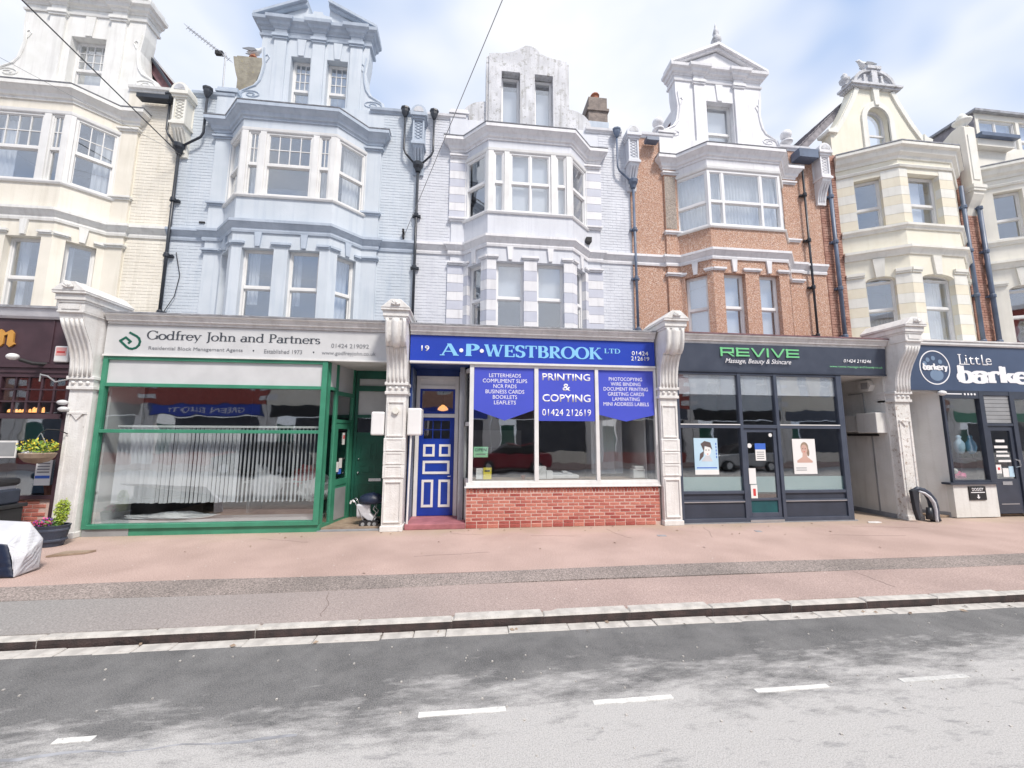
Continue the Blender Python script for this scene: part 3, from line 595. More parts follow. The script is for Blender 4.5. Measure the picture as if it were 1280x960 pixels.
ob('pavement_crack', ck, 'crack', kind='stuff', label='hairline cracks running across the pink footway asphalt', cat='cracks')
ts = MB(); P = []; Q = []
for j in range(40):
    x_ = -2.3+j*.067; wv = .012*math.sin(j*.7)+rnd.uniform(-.006, .006); a = .004+.014*max(0, math.sin(j*.33+2.2))
    P.append((x_, -5.19+wv+a)); Q.append((x_, -5.19+wv-.004-a*.3))
ts.zprism(P+Q[::-1], -.0845, -.0825); ob('tarred_joint', ts, 'lead', kind='structure')
# two narrow trench reinstatements, slightly darker than the old surface
tr_ = MB(); tr_.zprism([(-2.9+j*.2, -5.20+.012*math.sin(j*1.3)) for j in range(17)]+[(-2.9+j*.2, -5.30+.02*math.sin(j*.9)) for j in range(16, -1, -1)], -.0842, -.0834)
# ============================================================ PARTS SHARED BY THE TERRACE
SY, FY = 1.47, .87            # main wall plane, front of the bays
def curtain(parent, fr, u0, u1, z0, z1, d, m, amp=.02, wl=.09, name='curtain'):
    n = max(6, int((u1-u0)/wl*4)); a = []; b = []
    for j in range(n+1):
        u = u0+(u1-u0)*j/n; q = amp*math.sin(2*math.pi*j/4+.6*math.sin(j*1.7)); a.append((u, d+q)); b.append((u, d+q+.006))
    mb = MB(fr); mb.zprism(a+b[::-1], z0, z1); return ob(name, mb, m, parent)
def window(house, fr, u0, u1, z0, z1, mid=None, d=.10, fw=.05, mull=(), cols=0, rows=0, fm='white', inside=None, bot=True, gl='glassu', split=None, label=None, mb0=None):
    """window > pane, glazing_bar, curtain; mid = height of the meeting rail; the upper sash stands in front"""
    f = MB(fr)
    f.box(u0, u0+fw, d, d+.10, z0, z1); f.box(u1-fw, u1, d, d+.10, z0, z1)
    f.box(u0+fw, u1-fw, d, d+.10, z1-fw, z1); f.box(u0+fw, u1-fw, d, d+.10, z0, z0+fw*1.2)
    us = [u0+fw]+[x_ for x_ in mull]+[u1-fw]
    for x_ in mull: f.box(x_-fw*.45, x_+fw*.45, d+.004, d+.095, z0+fw*1.2, z1-fw)
    if mid: f.box(u0+fw, u1-fw, d+.008, d+.092, mid-.028, mid+.028)
    wn = ob('window', f, fm, house, label=label, bevel=.004)
    a0, a1, b0, b1 = u0+fw, u1-fw, z0+fw*1.2, z1-fw
    zs = [(b0, mid-.028, .06), (mid+.028, b1, .03)] if mid else [(b0, b1, .045)]
    edges = [a0]+[v for x_ in mull for v in (x_-fw*.45, x_+fw*.45)]+[a1]
    for (za, zb, dd) in zs:
        for q in range(0, len(edges), 2):
            pa, pb = edges[q], edges[q+1]
            if mid:
                s = MB(fr); sw = .024
                s.box(pa, pa+sw, d+dd-.012, d+dd+.018, za, zb); s.box(pb-sw, pb, d+dd-.012, d+dd+.018, za, zb)
                s.box(pa+sw, pb-sw, d+dd-.012, d+dd+.018, za, za+sw); s.box(pa+sw, pb-sw, d+dd-.012, d+dd+.018, zb-sw, zb)
                ob('sash', s, fm, wn)
            ob('pane', B(fr, (pa, pb, d+dd, d+dd+.005, za, zb)), gl, wn)
    if cols and mid:
        for q in range(0, len(edges), 2):
            pa, pb = edges[q], edges[q+1]; gb = MB(fr)
            for j in range(1, cols): x_ = pa+(pb-pa)*j/cols; gb.box(x_-.009, x_+.009, d+.016, d+.042, mid+.05, b1-.022)
            for j in range(1, rows): z_ = mid+.03+(b1-mid-.03)*j/rows; gb.box(pa+.022, pb-.022, d+.018, d+.040, z_-.009, z_+.009)
            ob('glazing_bars', gb, fm, wn)
    if inside:
        for spec in inside:
            kind, ua, ub, za, zb, mm = spec
            ua = u0+fw+(u1-u0-2*fw)*ua; ub = u0+fw+(u1-u0-2*fw)*ub; za = z0+(z1-z0)*za; zb = z0+(z1-z0)*zb
            if kind == 'flat': ob('blind', B(fr, (ua, ub, d+.15, d+.156, za, zb)), mm, wn)
            else: curtain(wn, fr, ua, ub, za, zb, d+.19, mm)
    return wn
CORN = [(-.04, 9.0), (.025, 9.0), (.03, 9.05), (.065, 9.07), (.085, 9.14), (.125, 9.18), (.17, 9.24), (.185, 9.24), (.185, 9.32), (-.04, 9.335)]
STRG = [(-.03, 6.25), (.03, 6.25), (.04, 6.30), (.03, 6.34), (.06, 6.38), (.10, 6.45), (.12, 6.46), (.12, 6.52), (-.03, 6.56)]
def shifted(prof, dz, s=1): return [(o*s, z+dz) for o, z in prof]
def bands(parent, fr, u0, u1, z0, z1, h, ma, mb_, proud=.004, name='quoin_block', depth=.05):
    n = max(1, round((z1-z0)/h)); hh = (z1-z0)/n
    for i in range(n):
        ob(name, B(fr, (u0-proud, u1+proud, -proud-(i % 2)*.002, depth, z0+i*hh+.004, z0+(i+1)*hh-.004)), ma if i % 2 else mb_, parent)
def brickwork(parent, fr, u0, u1, z0, z1, m, proud=.006, l=.225, h=.075, holes=()):
    """painted brick courses that can still be made out: real relief joined into one part"""
    mb = MB(fr); z = z0; r = 0
    while z+h <= z1+1e-6:
        u = u0-(.5*l if r % 2 else 0)
        while u < u1:
            a, b = max(u, u0)+.004, min(u+l, u1)-.004
            if b-a > .03:
                p = proud+random.uniform(-.002, .002)
                i = mb.pts([(a, 0, z+.004), (b, 0, z+.004), (b, 0, z+h-.005), (a, 0, z+h-.005), (a+.003, -p, z+.007), (b-.003, -p, z+.007), (b-.003, -p, z+h-.008), (a+.003, -p, z+h-.008)])
                mb.f += [(i+4, i+5, i+6, i+7), (i, i+1, i+5, i+4), (i+1, i+2, i+6, i+5), (i+2, i+3, i+7, i+6), (i+3, i, i+4, i+7)]
            u += l
        z += h; r += 1
    return ob('brickwork', mb, m, parent, kind='stuff')

def bay_frames(c, hw=1.03, sp=.60, sy=SY, fy=FY):
    return FR(c-hw-sp, sy, c-hw, fy), FR(c-hw, fy, c+hw, fy), FR(c+hw, fy, c+hw+sp, sy)
def shell(h, xL, xR, m, top=10.0, bottom=3.9):
    """flank walls, back, floors and flat roof behind the front wall"""
    mb = MB(); mb.box(xL+.01, xL+.2, SY+.26, 8, bottom, top); mb.box(xR-.2, xR-.01, SY+.26, 8, bottom, top); mb.box(xL+.01, xR-.01, 8, 8.2, bottom, top)
    ob('shell_wall', mb, m, h)
    mb = MB(); mb.box(xL+.21, xR-.21, SY-.5+.52, 7.99, 6.5, 6.6); mb.box(xL+.21, xR-.21, SY+.02, 7.99, 9.36, 9.46); mb.box(xL+.21, xR-.21, 1.0, 7.99, 3.80, 3.88)
    ob('floor_slab', mb, 'room', h)
    mb = MB(); mb.box(xL+.21, xR-.21, 4.2, 4.3, 3.9, 6.49); mb.box(xL+.21, xR-.21, 4.2, 4.3, 6.61, 9.35)
    ob('room_wall', mb, 'room', h)
def tiled_roof(h, xa, xb, za, zb, y0, y1, m, flip=False):
    """slope rising from (xa, za) to (xb, zb), courses running back from the street, single tiles as one part"""
    base = MB(); base.prism([(xa, za), (xb, zb), (xb, zb-.3), (xa, za-.3)], y0, y1); r = ob('roof', base, m, h)
    n = max(4, int(math.hypot(xb-xa, zb-za)/.16)); tl = MB()
    dx, dz = (xb-xa)/n, (zb-za)/n; L_ = math.hypot(dx, dz); nx, nz = -dz/L_, dx/L_
    if nz < 0: nx, nz = -nx, -nz
    for i in range(n):
        y = y0-.03
        while y < y1:
            e = random.uniform(-.004, .004); w_ = .18
            p0 = (xa+dx*i, za+dz*i); p1 = (xa+dx*(i+1.15), za+dz*(i+1.15))
            q = [(p0[0]+nx*.035, p0[1]+nz*.035+e), (p1[0]+nx*.01, p1[1]+nz*.01), (p1[0]-nx*.01, p1[1]-nz*.01), (p0[0]+nx*.01, p0[1]+nz*.01)]
            tl.prism(q, y, y+w_-.008); y += w_
    ob('roof_tiles', tl, m, r, kind='stuff')
    return r

def terrace(k, name, label, wallm, trim, bandm=None, wallrough=False, lower='stripes', flank=None, cx=None, **O):
    xL, xR = 5.6*k, 5.6*(k+1); c = (xL+xR)/2 if cx is None else cx
    h = thing(name, label, 'house', (c, SY, 0))
    fl = O.get('flankm', wallm)
    wf = FR(xL, SY, xR, SY); U = c-xL
    mb = MB(wf)
    mb.box(.003, U-1.60, 0, .25, 3.7, 10.0); mb.box(U+1.60, 5.597, 0, .25, 3.7, 10.0)
    ob('parapet_wall', B(wf, (U-1.60, U+1.60, 0, .25, 9.34, 10.0)), O.get('parm', wallm), h)
    ob('wall', mb, wallm, h)
    if O.get('brick', True):
        for a, b in ((.02, U-1.95), (U+1.95, 5.58)):
            brickwork(h, wf, a, b, 3.95, 6.22, wallm); brickwork(h, wf, a, b, 6.56, 9.95, wallm)
    # flat pilaster strips beside the bay, with small caps
    for s in (-1, 1):
        a, b = (U-1.93, U-1.56) if s < 0 else (U+1.56, U+1.93)
        if lower == 'bands':
            bands(h, wf, a, b, 3.95, 5.97, .235, trim, bandm or wallm, depth=.02, proud=.05); bands(h, wf, a, b, 7.2, 8.93, .21, trim, bandm or wallm, depth=.02, proud=.05)
            ob('pilaster_strip', B(wf, (a+.01, b-.01, -.04, .02, 5.97, 6.26), (a+.01, b-.01, -.04, .02, 6.5, 7.15)), wallm, h)
        else:
            ob('pilaster_strip', B(wf, (a, b, -.055, .02, 3.95, 6.26), (a, b, -.055, .02, 6.5, 9.02)), O.get('pilm', wallm), h)
        for z in (5.97, 7.13, 8.84): ob('pilaster_cap', B(wf, (a-.03, b+.03, -.085, .01, z, z+.045), (a-.055, b+.055, -.12, .01, z+.045, z+.085)), O.get('capm', trim), h)
    FL, FF, FRt = bay_frames(c)
    # the bay: lower piers, frieze band, apron under the upper windows
    lo = ((FL, [(.20, .66, 3.7, 5.90)]), (FF, [(.21, .88, 3.7, 5.90), (1.18, 1.85, 3.7, 5.90)]), (FRt, [(.19, .65, 3.7, 5.90)]))
    if O.get('lo3'): lo = ((FL, [(.17, .70, 3.7, 5.90)]), (FF, [(.28, .86, 3.7, 5.90), (1.24, 1.80, 3.7, 5.90)]), (FRt, [(.19, .65, 3.7, 5.90)]))
    for i, (fr, holes) in enumerate(lo):
        mb = MB(fr); wall(mb, 0, fr.L, 3.7, 6.26, 0, .20, holes); ob('bay_wall', mb, O.get('baym', wallm), h)
        mb = MB(fr); mb.box(0, fr.L, 0, .18, 6.5, 7.10); ob('bay_apron', mb, O.get('apronm', O.get('baym', wallm)), h)
        if lower == 'bands':
            us = [0]+[v for q in holes for v in q[:2]]+[fr.L]
            for q in range(0, len(us), 2): bands(h, fr, us[q]+(.001 if q == 0 else 0), us[q+1], 3.95, 5.93, .235, trim, bandm or wallm, depth=.10, proud=.006)
        us = [0]+[v for q in holes for v in q[:2]]+[fr.L]
        for q in range(0, len(us), 2):
            a, b = us[q], us[q+1]
            e0 = 0 if q == 0 else .03; e1 = 0 if q+2 >= len(us) else .03
            ob('pier_cap', B(fr, (a-e0, b+e1, -.03, .12, 5.955, 5.985), (a-e0*2, b+e1*2, -.055, .12, 5.985, 6.035)), O.get('capm', trim), h)
        for q in holes:
            m_ = (q[0]+q[1])/2; mb = MB(fr); mb.prism([(m_-.045, 5.93), (m_+.045, 5.93), (m_+.075, 6.25), (m_-.075, 6.25)], -.045, .02)
            ob('keystone', mb, O.get('capm', trim), h)
    # string course and main cornice
    P1 = [(xL+.003, SY), (c-1.95, SY), (c-1.95, SY-.055), (c-1.63+.055, SY-.055), (c-1.03, FY), (c+1.03, FY), (c+1.63-.055, SY-.055), (c+1.95, SY-.055), (c+1.95, SY), (xR-.003, SY)]
    ob('string_course', MB().sweep(P1, STRG), O.get('stringm', trim), h)
    P2 = [(c-1.95, SY+.1), (c-1.95, SY-.055), (c-1.63+.055, SY-.055), (c-1.03, FY), (c+1.03, FY), (c+1.63-.055, SY-.055), (c+1.95, SY-.055), (c+1.95, SY+.1)]
    ob('cornice', MB().sweep(P2, CORN), O.get('cornm', trim), h)
    ob('cornice_lead', MB().sweep(P2, [(-.3, 9.34), (.19, 9.325), (.20, 9.345), (-.3, 9.40)]), O.get('leadm', 'lead'), h)
    flat = MB(); flat.zprism([(c-1.63, SY), (c-1.03, FY), (c+1.03, FY), (c+1.63, SY)], 9.02, 9.33); ob('bay_roof', flat, 'lead', h)
    for fr in (FL, FF, FRt):
        ob('bay_frieze', B(fr, (0, fr.L, .0, .16, 8.80, 9.01)), O.get('friezem', wallm), h)
    # upper windows
    hm = O.get('headm', 'white'); up = O.get('upper', 'sash'); fm = O.get('fm', 'white')
    ob('bay_sill', MB().sweep([(c-1.63, SY), (c-1.03, FY), (c+1.03, FY), (c+1.63, SY)], [(-.15, 7.09), (.035, 7.09), (.05, 7.12), (.05, 7.145), (-.15, 7.15)]), O.get('sillm', 'white'), h)
    ob('bay_head', MB().sweep([(c-1.63, SY), (c-1.03, FY), (c+1.03, FY), (c+1.63, SY)], [(-.15, 8.72), (.0, 8.72), (.012, 8.74), (.02, 8.80), (-.15, 8.81)]), hm, h)
    z0, z1 = 7.15, 8.72
    if up == 'upvc3':     # wide plastic lights filling the bay
        window(h, FF, .0, 2.06, z0, z1, mid=7.84, d=.02, mull=(.42, 1.50), fm='upvc', fw=.07, inside=O.get('ins_f'))
        window(h, FL, .02, .84, z0, z1, mid=7.84, d=.03, fm='upvc', fw=.06, inside=O.get('ins_f')); window(h, FRt, .01, .83, z0, z1, mid=7.84, d=.03, fm='upvc', fw=.06, inside=O.get('ins_f'))
    else:
        mu = O.get('mull', ()); cs_, rw = O.get('bars', (0, 0)); mid = O.get('mid', 7.92)
        posts = MB(FF)
        for a, b in ((0, .13), (.39, .52), (1.55, 1.68), (1.94, 2.06)): posts.box(a, b, -.012, .14, z0, z1)
        ob('window_post', posts, 'white', h, bevel=.006)
        window(h, FF, .52, 1.55, z0, z1, mid=mid, d=.02, mull=mu, cols=cs_, rows=rw, fm=fm, inside=O.get('ins_f'))
        window(h, FF, .13, .39, z0, z1, mid=mid, d=.02, cols=2 if cs_ else 0, rows=rw, fm=fm, fw=.035, inside=O.get('ins_s')); window(h, FF, 1.68, 1.94, z0, z1, mid=mid, d=.02, cols=2 if cs_ else 0, rows=rw, fm=fm, fw=.035, inside=O.get('ins_s'))
        for fr in (FL, FRt):
            pp = MB(fr); pp.box(0, .08, -.008, .13, z0, z1); pp.box(fr.L-.08, fr.L, -.008, .13, z0, z1); ob('window_post', pp, 'white', h, bevel=.006)
            window(h, fr, .08, fr.L-.08, z0, z1, mid=mid if not O.get('angled') else 7.95, d=.02, cols=3 if O.get('sidebars') and fr is (FRt if O['sidebars'] == 'R' else FL) else 0, rows=2, fm=fm, inside=O.get('ins_side'))
    # lower windows
    lm = O.get('lomid', 5.03); lf_ = O.get('lofm', 'white')
    for i, (fr, holes) in enumerate(lo):
        for j, q in enumerate(holes):
            ins = O.get('ins_lo')
            if ins and isinstance(ins, dict): ins = ins.get((i, j))
            window(h, fr, q[0], q[1], 3.9, 5.90, mid=lm, d=.12, fw=.045, fm=lf_, inside=ins)
    shell(h, xL, xR, wallm)
    # parapet with coping and little piers
    cp = [(-.3, 9.93), (.02, 9.93), (.03, 9.97), (.07, 10.0), (.08, 10.06), (-.3, 10.08)]
    for a, b in ((xL+.2, c-1.6), (c+1.6, xR-.2)):
        ob('parapet_coping', MB().sweep([(a, SY), (b, SY)], cp), O.get('copm', trim), h)
    for s in (-1, 1):
        x_ = c+s*1.78; mb = MB(); mb.box(x_-.22, x_+.22, SY-.05, SY+.3, 9.34, 10.09); ob('parapet_pier', mb, O.get('parm', wallm), h)
        mb = MB(); mb.box(x_-.26, x_+.26, SY-.10, SY+.32, 10.09, 10.14); mb.box(x_-.23, x_+.23, SY-.07, SY+.3, 10.14, 10.22); ob('parapet_pier_cap', mb, O.get('copm', trim), h)
        return h, c

DY = 1.6
def dormer_scroll(h, c, m, trim, wins, pils, ztop=12.38, ped=None, hw=1.33, bars=None, wintop=11.45, ins=None, winmid=10.5, lab=''):
    """Flemish dormer: scrolled sides, pilasters, stepped entablature and pediment"""
    f = FR(c, DY, c+1, DY); z0 = 9.4
    right = [(.98, z0), (1.80, z0), (1.80, 10.2), (1.76, 10.34), (1.62, 10.43), (1.46, 10.52), (1.36, 10.68), (1.31, 10.9), (1.28, 11.15), (1.31, 11.4), (1.33, 11.6), (1.33, 11.97), (.98, 11.97)]
    for s in (-1, 1):
        mb = MB(f); mb.prism([(s*x, z) for x, z in right], 0, .35); ob('dormer_wing', mb, m, h)
        # raised moulding following the scroll, and the volute
        edge = [(s*(x-.07), z) for x, z in right[2:11]]
        mb = MB(f); mb.tube([(x, -.005, z) for x, z in edge], .022, 6); vol = []
        for j in range(26):
            a = j*.42; r = .19*(1-j/30); vol.append((s*(1.46+r*1.25*math.cos(a)), -.006, 10.27+r*.55*math.sin(a)))
        mb.tube(vol, .014, 5)
        for j in range(1): mb.tube([(s*1.19, -.006, 11.2), (s*1.12, -.006, 11.34), (s*1.17, -.006, 11.42), (s*1.24, -.006, 11.36)], .014, 5)
        ob('scroll_moulding', mb, trim, h)
    mb = MB(f); wall(mb, -.98, .98, z0, 11.97, 0, .35, [(a, b, z0+.3, wintop) for a, b in wins]); ob('dormer_wall', mb, m, h)
    for a, b in wins:
        window(h, f, a, b, 9.7, wintop, mid=winmid, d=.16, fw=.05, cols=bars[0] if bars else 0, rows=bars[1] if bars else 0, fm='white', inside=ins)
        mb = MB(f); mm = (a+b)/2; mb.prism([(mm-.07, wintop+.02), (mm+.07, wintop+.02), (mm+.11, 11.93), (mm-.11, 11.93)], -.03, .01); ob('keystone', mb, m, h)
    for a, b in pils:
        ob('dormer_pilaster', B(f, (a, b, -.05, .01, z0, 11.86)), m, h)
        ob('dormer_capital', B(f, (a-.03, b+.03, -.08, .01, 11.86, 11.91), (a-.05, b+.05, -.105, .01, 11.91, 11.97)), trim, h)
    # entablature breaking forward over the pilasters
    path = [(c-hw, DY+.42), (c-hw, DY)]
    for a, b in pils: path += [(c+a, DY), (c+a, DY-.06), (c+b, DY-.06), (c+b, DY)]
    path += [(c+hw, DY), (c+hw, DY+.42)]
    ob('architrave', MB().sweep(path, [(-.05, 11.95), (.03, 11.95), (.04, 12.0), (.01, 12.02), (-.05, 12.02)]), trim, h)
    ob('frieze', MB().sweep(path, [(-.05, 12.0), (.0, 12.02), (.0, 12.14), (-.05, 12.14)]), m, h)
    ob('dormer_cornice', MB().sweep(path, [(-.05, 12.13), (.02, 12.13), (.04, 12.18), (.09, 12.20), (.11, 12.27), (.17, 12.30), (.18, ztop), (-.05, ztop+.01)]), trim, h)
    ob('dormer_cheek', B(ID, (c-hw+.3, c+hw-.3, DY+.351, DY+1.6, 9.4, 11.7)), O_CHEEK.get(id(m), m), h)
    ob('dormer_roof', B(ID, (c-hw-.02, c+hw+.02, DY-.02, DY+.40, 12.16, ztop+.02)), 'lead', h)
    if ped == 'full' or ped == 'broken':
        ap = ztop+.72; e = hw+.17
        for s in (-1, 1):
            x1 = .0 if ped == 'full' else .27; zz = lambda x: ztop+(ap-ztop)*(1-x/e)
            mb = MB(f); mb.prism([(s*e, ztop), (s*e, ztop+.07), (s*x1, zz(x1)+.10), (s*x1, zz(x1)+.02)], -.17, .3); mb.prism([(s*(e-.05), ztop-.0), (s*(e-.05), ztop+.02), (s*x1, zz(x1)+.03), (s*x1, zz(x1)-.07)], -.10, .28)
            ob('raking_cornice', mb, trim, h)
        mb = MB(f)
        if ped == 'full': mb.prism([(-e+.2, ztop), (e-.2, ztop), (0, ap-.1)], -.01, .25)
        else:
            for s in (-1, 1): mb.prism([(s*(e-.2), ztop), (s*.27, ztop), (s*.27, ztop+.72*.72), (s*.34, ztop+.72*.70)], -.01, .25)
            mb.prism([(-.36, ztop), (.36, ztop), (.34, ztop+.30), (.12, ztop+.34), (.10, ztop+.42), (-.12, ztop+.42), (-.14, ztop+.34), (-.34, ztop+.30)], -.03, .24)
        ob('tympanum', mb, m, h)
    return f
O_CHEEK = {}

# ============================================================ THE HOUSES
h1, c1 = terrace(-2, 'terraced_house', 'cream rendered bay fronted house at the left edge, white Flemish dormer with a single window', 'cream', 'creamtrim',
    bars=(4, 2), headm='white', friezem='cream', parm='creamtrim', sidebars='R', ins_f=[('wave', 0, .35, .05, .95, 'curtain'), ('wave', .8, 1, .05, .95, 'net')], ins_side=[('wave', .5, 1, .03, .97, 'curtain')], ins_lo=[('wave', 0, .3, .0, 1, 'net')])
dormer_scroll(h1, -8.08, 'creamtrim', 'creamtrim', [(-.27, .50)], [(-.74, -.42), (.60, .92)], bars=(4, 3), wintop=11.38, winmid=10.62, ped='broken', ins=[('wave', 0, .35, 0, 1, 'curtain')])
tiled_roof(h1, -5.95, -7.3, 10.0, 11.95, 2.0, 4.5, 'rooft')
mb = MB(); mb.prism([(-5.93, 10.0), (-7.3, 11.98), (-7.3, 12.05), (-5.9, 10.07)], 1.9, 2.0); ob('verge', mb, 'pipe', h1)
h2, c2 = terrace(-1, 'terraced_house', 'pale blue painted bay fronted house above the estate agents with a broken pediment dormer', 'blue', 'blued', cx=-2.83,
    bars=(4, 2), headm='white', friezem='blue', cornm='blued', leadm='lead', copm='blued', ins_s=[('wave', 0, 1, 0, 1, 'net')], ins_f=[('flat', 0, 1, .0, .18, 'roomd')],
    ins_side=[('wave', .3, 1, .03, .97, 'curtain')], ins_lo={(1, 0): [('wave', 0, .35, .4, 1, 'curtain')], (1, 1): [('wave', 0, .25, .4, 1, 'net')], (2, 0): [('wave', .0, 1, 0, 1, 'curtain')], (0, 0): [('wave', 0, 1, 0, 1, 'net')]})
dormer_scroll(h2, -2.70, 'blue', 'blued', [(-.60, -.12), (.28, .80)], [(-1.02, -.72), (-.08, .22), (.86, 1.16)], bars=(3, 3), wintop=11.45, winmid=10.62, ped='broken', hw=1.36, ins=[('wave', .2, .6, 0, .8, 'curtain')])
h3, c3 = terrace(0, 'terraced_house', 'pale lilac bay fronted house with white and lilac striped quoins above the printing shop', 'lilac', 'lilact', cx=2.79,
    lower='bands', bandm='lilacb', baym='lilac', friezem='lilac', mull=(1.035,), ins_f=[('flat', .02, .98, .02, .98, 'blind')], ins_s=[('flat', 0, 1, 0, 1, 'blind')], cornm='lilact', parm='lilac', fm='upvc', lofm='upvc', angled=True,
    ins_lo={(1, 0): [('flat', 0, 1, .56, 1, 'blind')], (1, 1): [('flat', 0, 1, .56, 1, 'blind')], (0, 0): None, (2, 0): None}, sillm='upvc')
# plain rebuilt dormer of the lilac house: stained slab with a shaped top and deep narrow window slots
f = FR(2.83, DY-.15, 3.83, DY-.15)
body = MB(f); wall(body, -1.06, 1.06, 9.4, 11.86, 0, .32, [(-.72, -.22, 9.6, 11.52), (.18, .68, 9.6, 11.52)]); ob('dormer_wall', body, 'stained', h3)
top = [(-1.06, 11.86), (1.06, 11.86), (1.06, 11.99), (.92, 12.02), (.6, 12.06), (.36, 12.16), (.22, 12.30), (.06, 12.37), (-.08, 12.36), (-.22, 12.26), (-.42, 12.13), (-.7, 12.05), (-.95, 12.03), (-1.06, 12.0)]
mb = MB(f); mb.prism(top, 0, .32); ob('dormer_gable', mb, 'stained', h3)
for s in (-1, 1): ob('dormer_edge', B(f, (s*1.06, s*1.13, .03, .5, 9.4, 11.95)), 'stained', h3)
ob('dormer_cheek', B(f, (-1.05, 1.05, .45, 1.6, 9.5, 11.8)), 'lead', h3)
for a, b in ((-.72, -.22), (.18, .68)):
    window(h3, f, a+.0, b, 9.65, 11.5, d=.20, fw=.06, fm='upvc', inside=[('flat', 0, 1, 0, .86, 'blind')])
for s in (-1, 1):
    q = [(1.1, 9.4), (1.78, 9.4), (1.78, 10.12)]+[(1.12+.64*math.cos(a), 10.15+.50*math.sin(a)) for a in [math.radians(d) for d in (0, 15, 30, 45, 60, 75, 90)]]
    mb = MB(f); mb.prism([(s*x, z) for x, z in q], .10, .36); ob('dormer_wing', mb, 'stained', h3)
h4, c4 = terrace(1, 'terraced_house', 'orange pebbledashed bay fronted house with white trim and white dormer above the beauty salon', 'rough', 'lilact', cx=8.47,
    brick=False, upper='upvc3', friezem='lilact', pilm='rough', copm='lilact', parm='lilact', lofm='upvc', fm='upvc', lo3=True, ins_f=[('wave', 0, 1, 0, 1, 'curtain')],
    ins_lo={(0, 0): [('flat', 0, 1, 0, 1, 'blind')], (1, 0): [('flat', 0, 1, 0, 1, 'blind')], (1, 1): [('flat', 0, 1, 0, 1, 'blind')], (2, 0): [('flat', 0, 1, 0, 1, 'blind')]})
dormer_scroll(h4, 8.44, 'lilact', 'lilact', [(-.40, .42)], [(-.78, -.47), (.46, .76)], wintop=11.40, winmid=10.5, ped='full', ins=[('flat', 0, 1, 0, 1, 'blind')])
tiled_roof(h4, 6.7, 7.7, 10.25, 11.7, 2.05, 3.6, 'rooft')
fin = MB(FR(8.44, 1.55, 9.44, 1.55)); fin.lathe((0, 0, 13.08), [(.10, 0), (.10, .05), (.05, .09), (.12, .17), (.15, .26), (.11, .36), (.06, .43), (.09, .50), (.06, .62), (.03, .72), (.008, .86)], 12)
ob('finial', fin, 'stained', h4, smooth=True)
for x_ in (8.44-1.95, 8.44+1.93):
    mb = MB(FR(x_, 1.5, x_+1, 1.5)); mb.lathe((0, 0, 10.2), [(.16, 0), (.16, .05), (.07, .09), (.06, .14)], 12); mb.ball((0, 0, 10.45), .15, 12); ob('ball_finial', mb, 'lilact', h4, smooth=True)
ob('wall_patch', B(FR(5.6, SY, 11.2, SY), (.95, 1.25, -.062, .0, 7.3, 8.8)), 'roughg', h4)

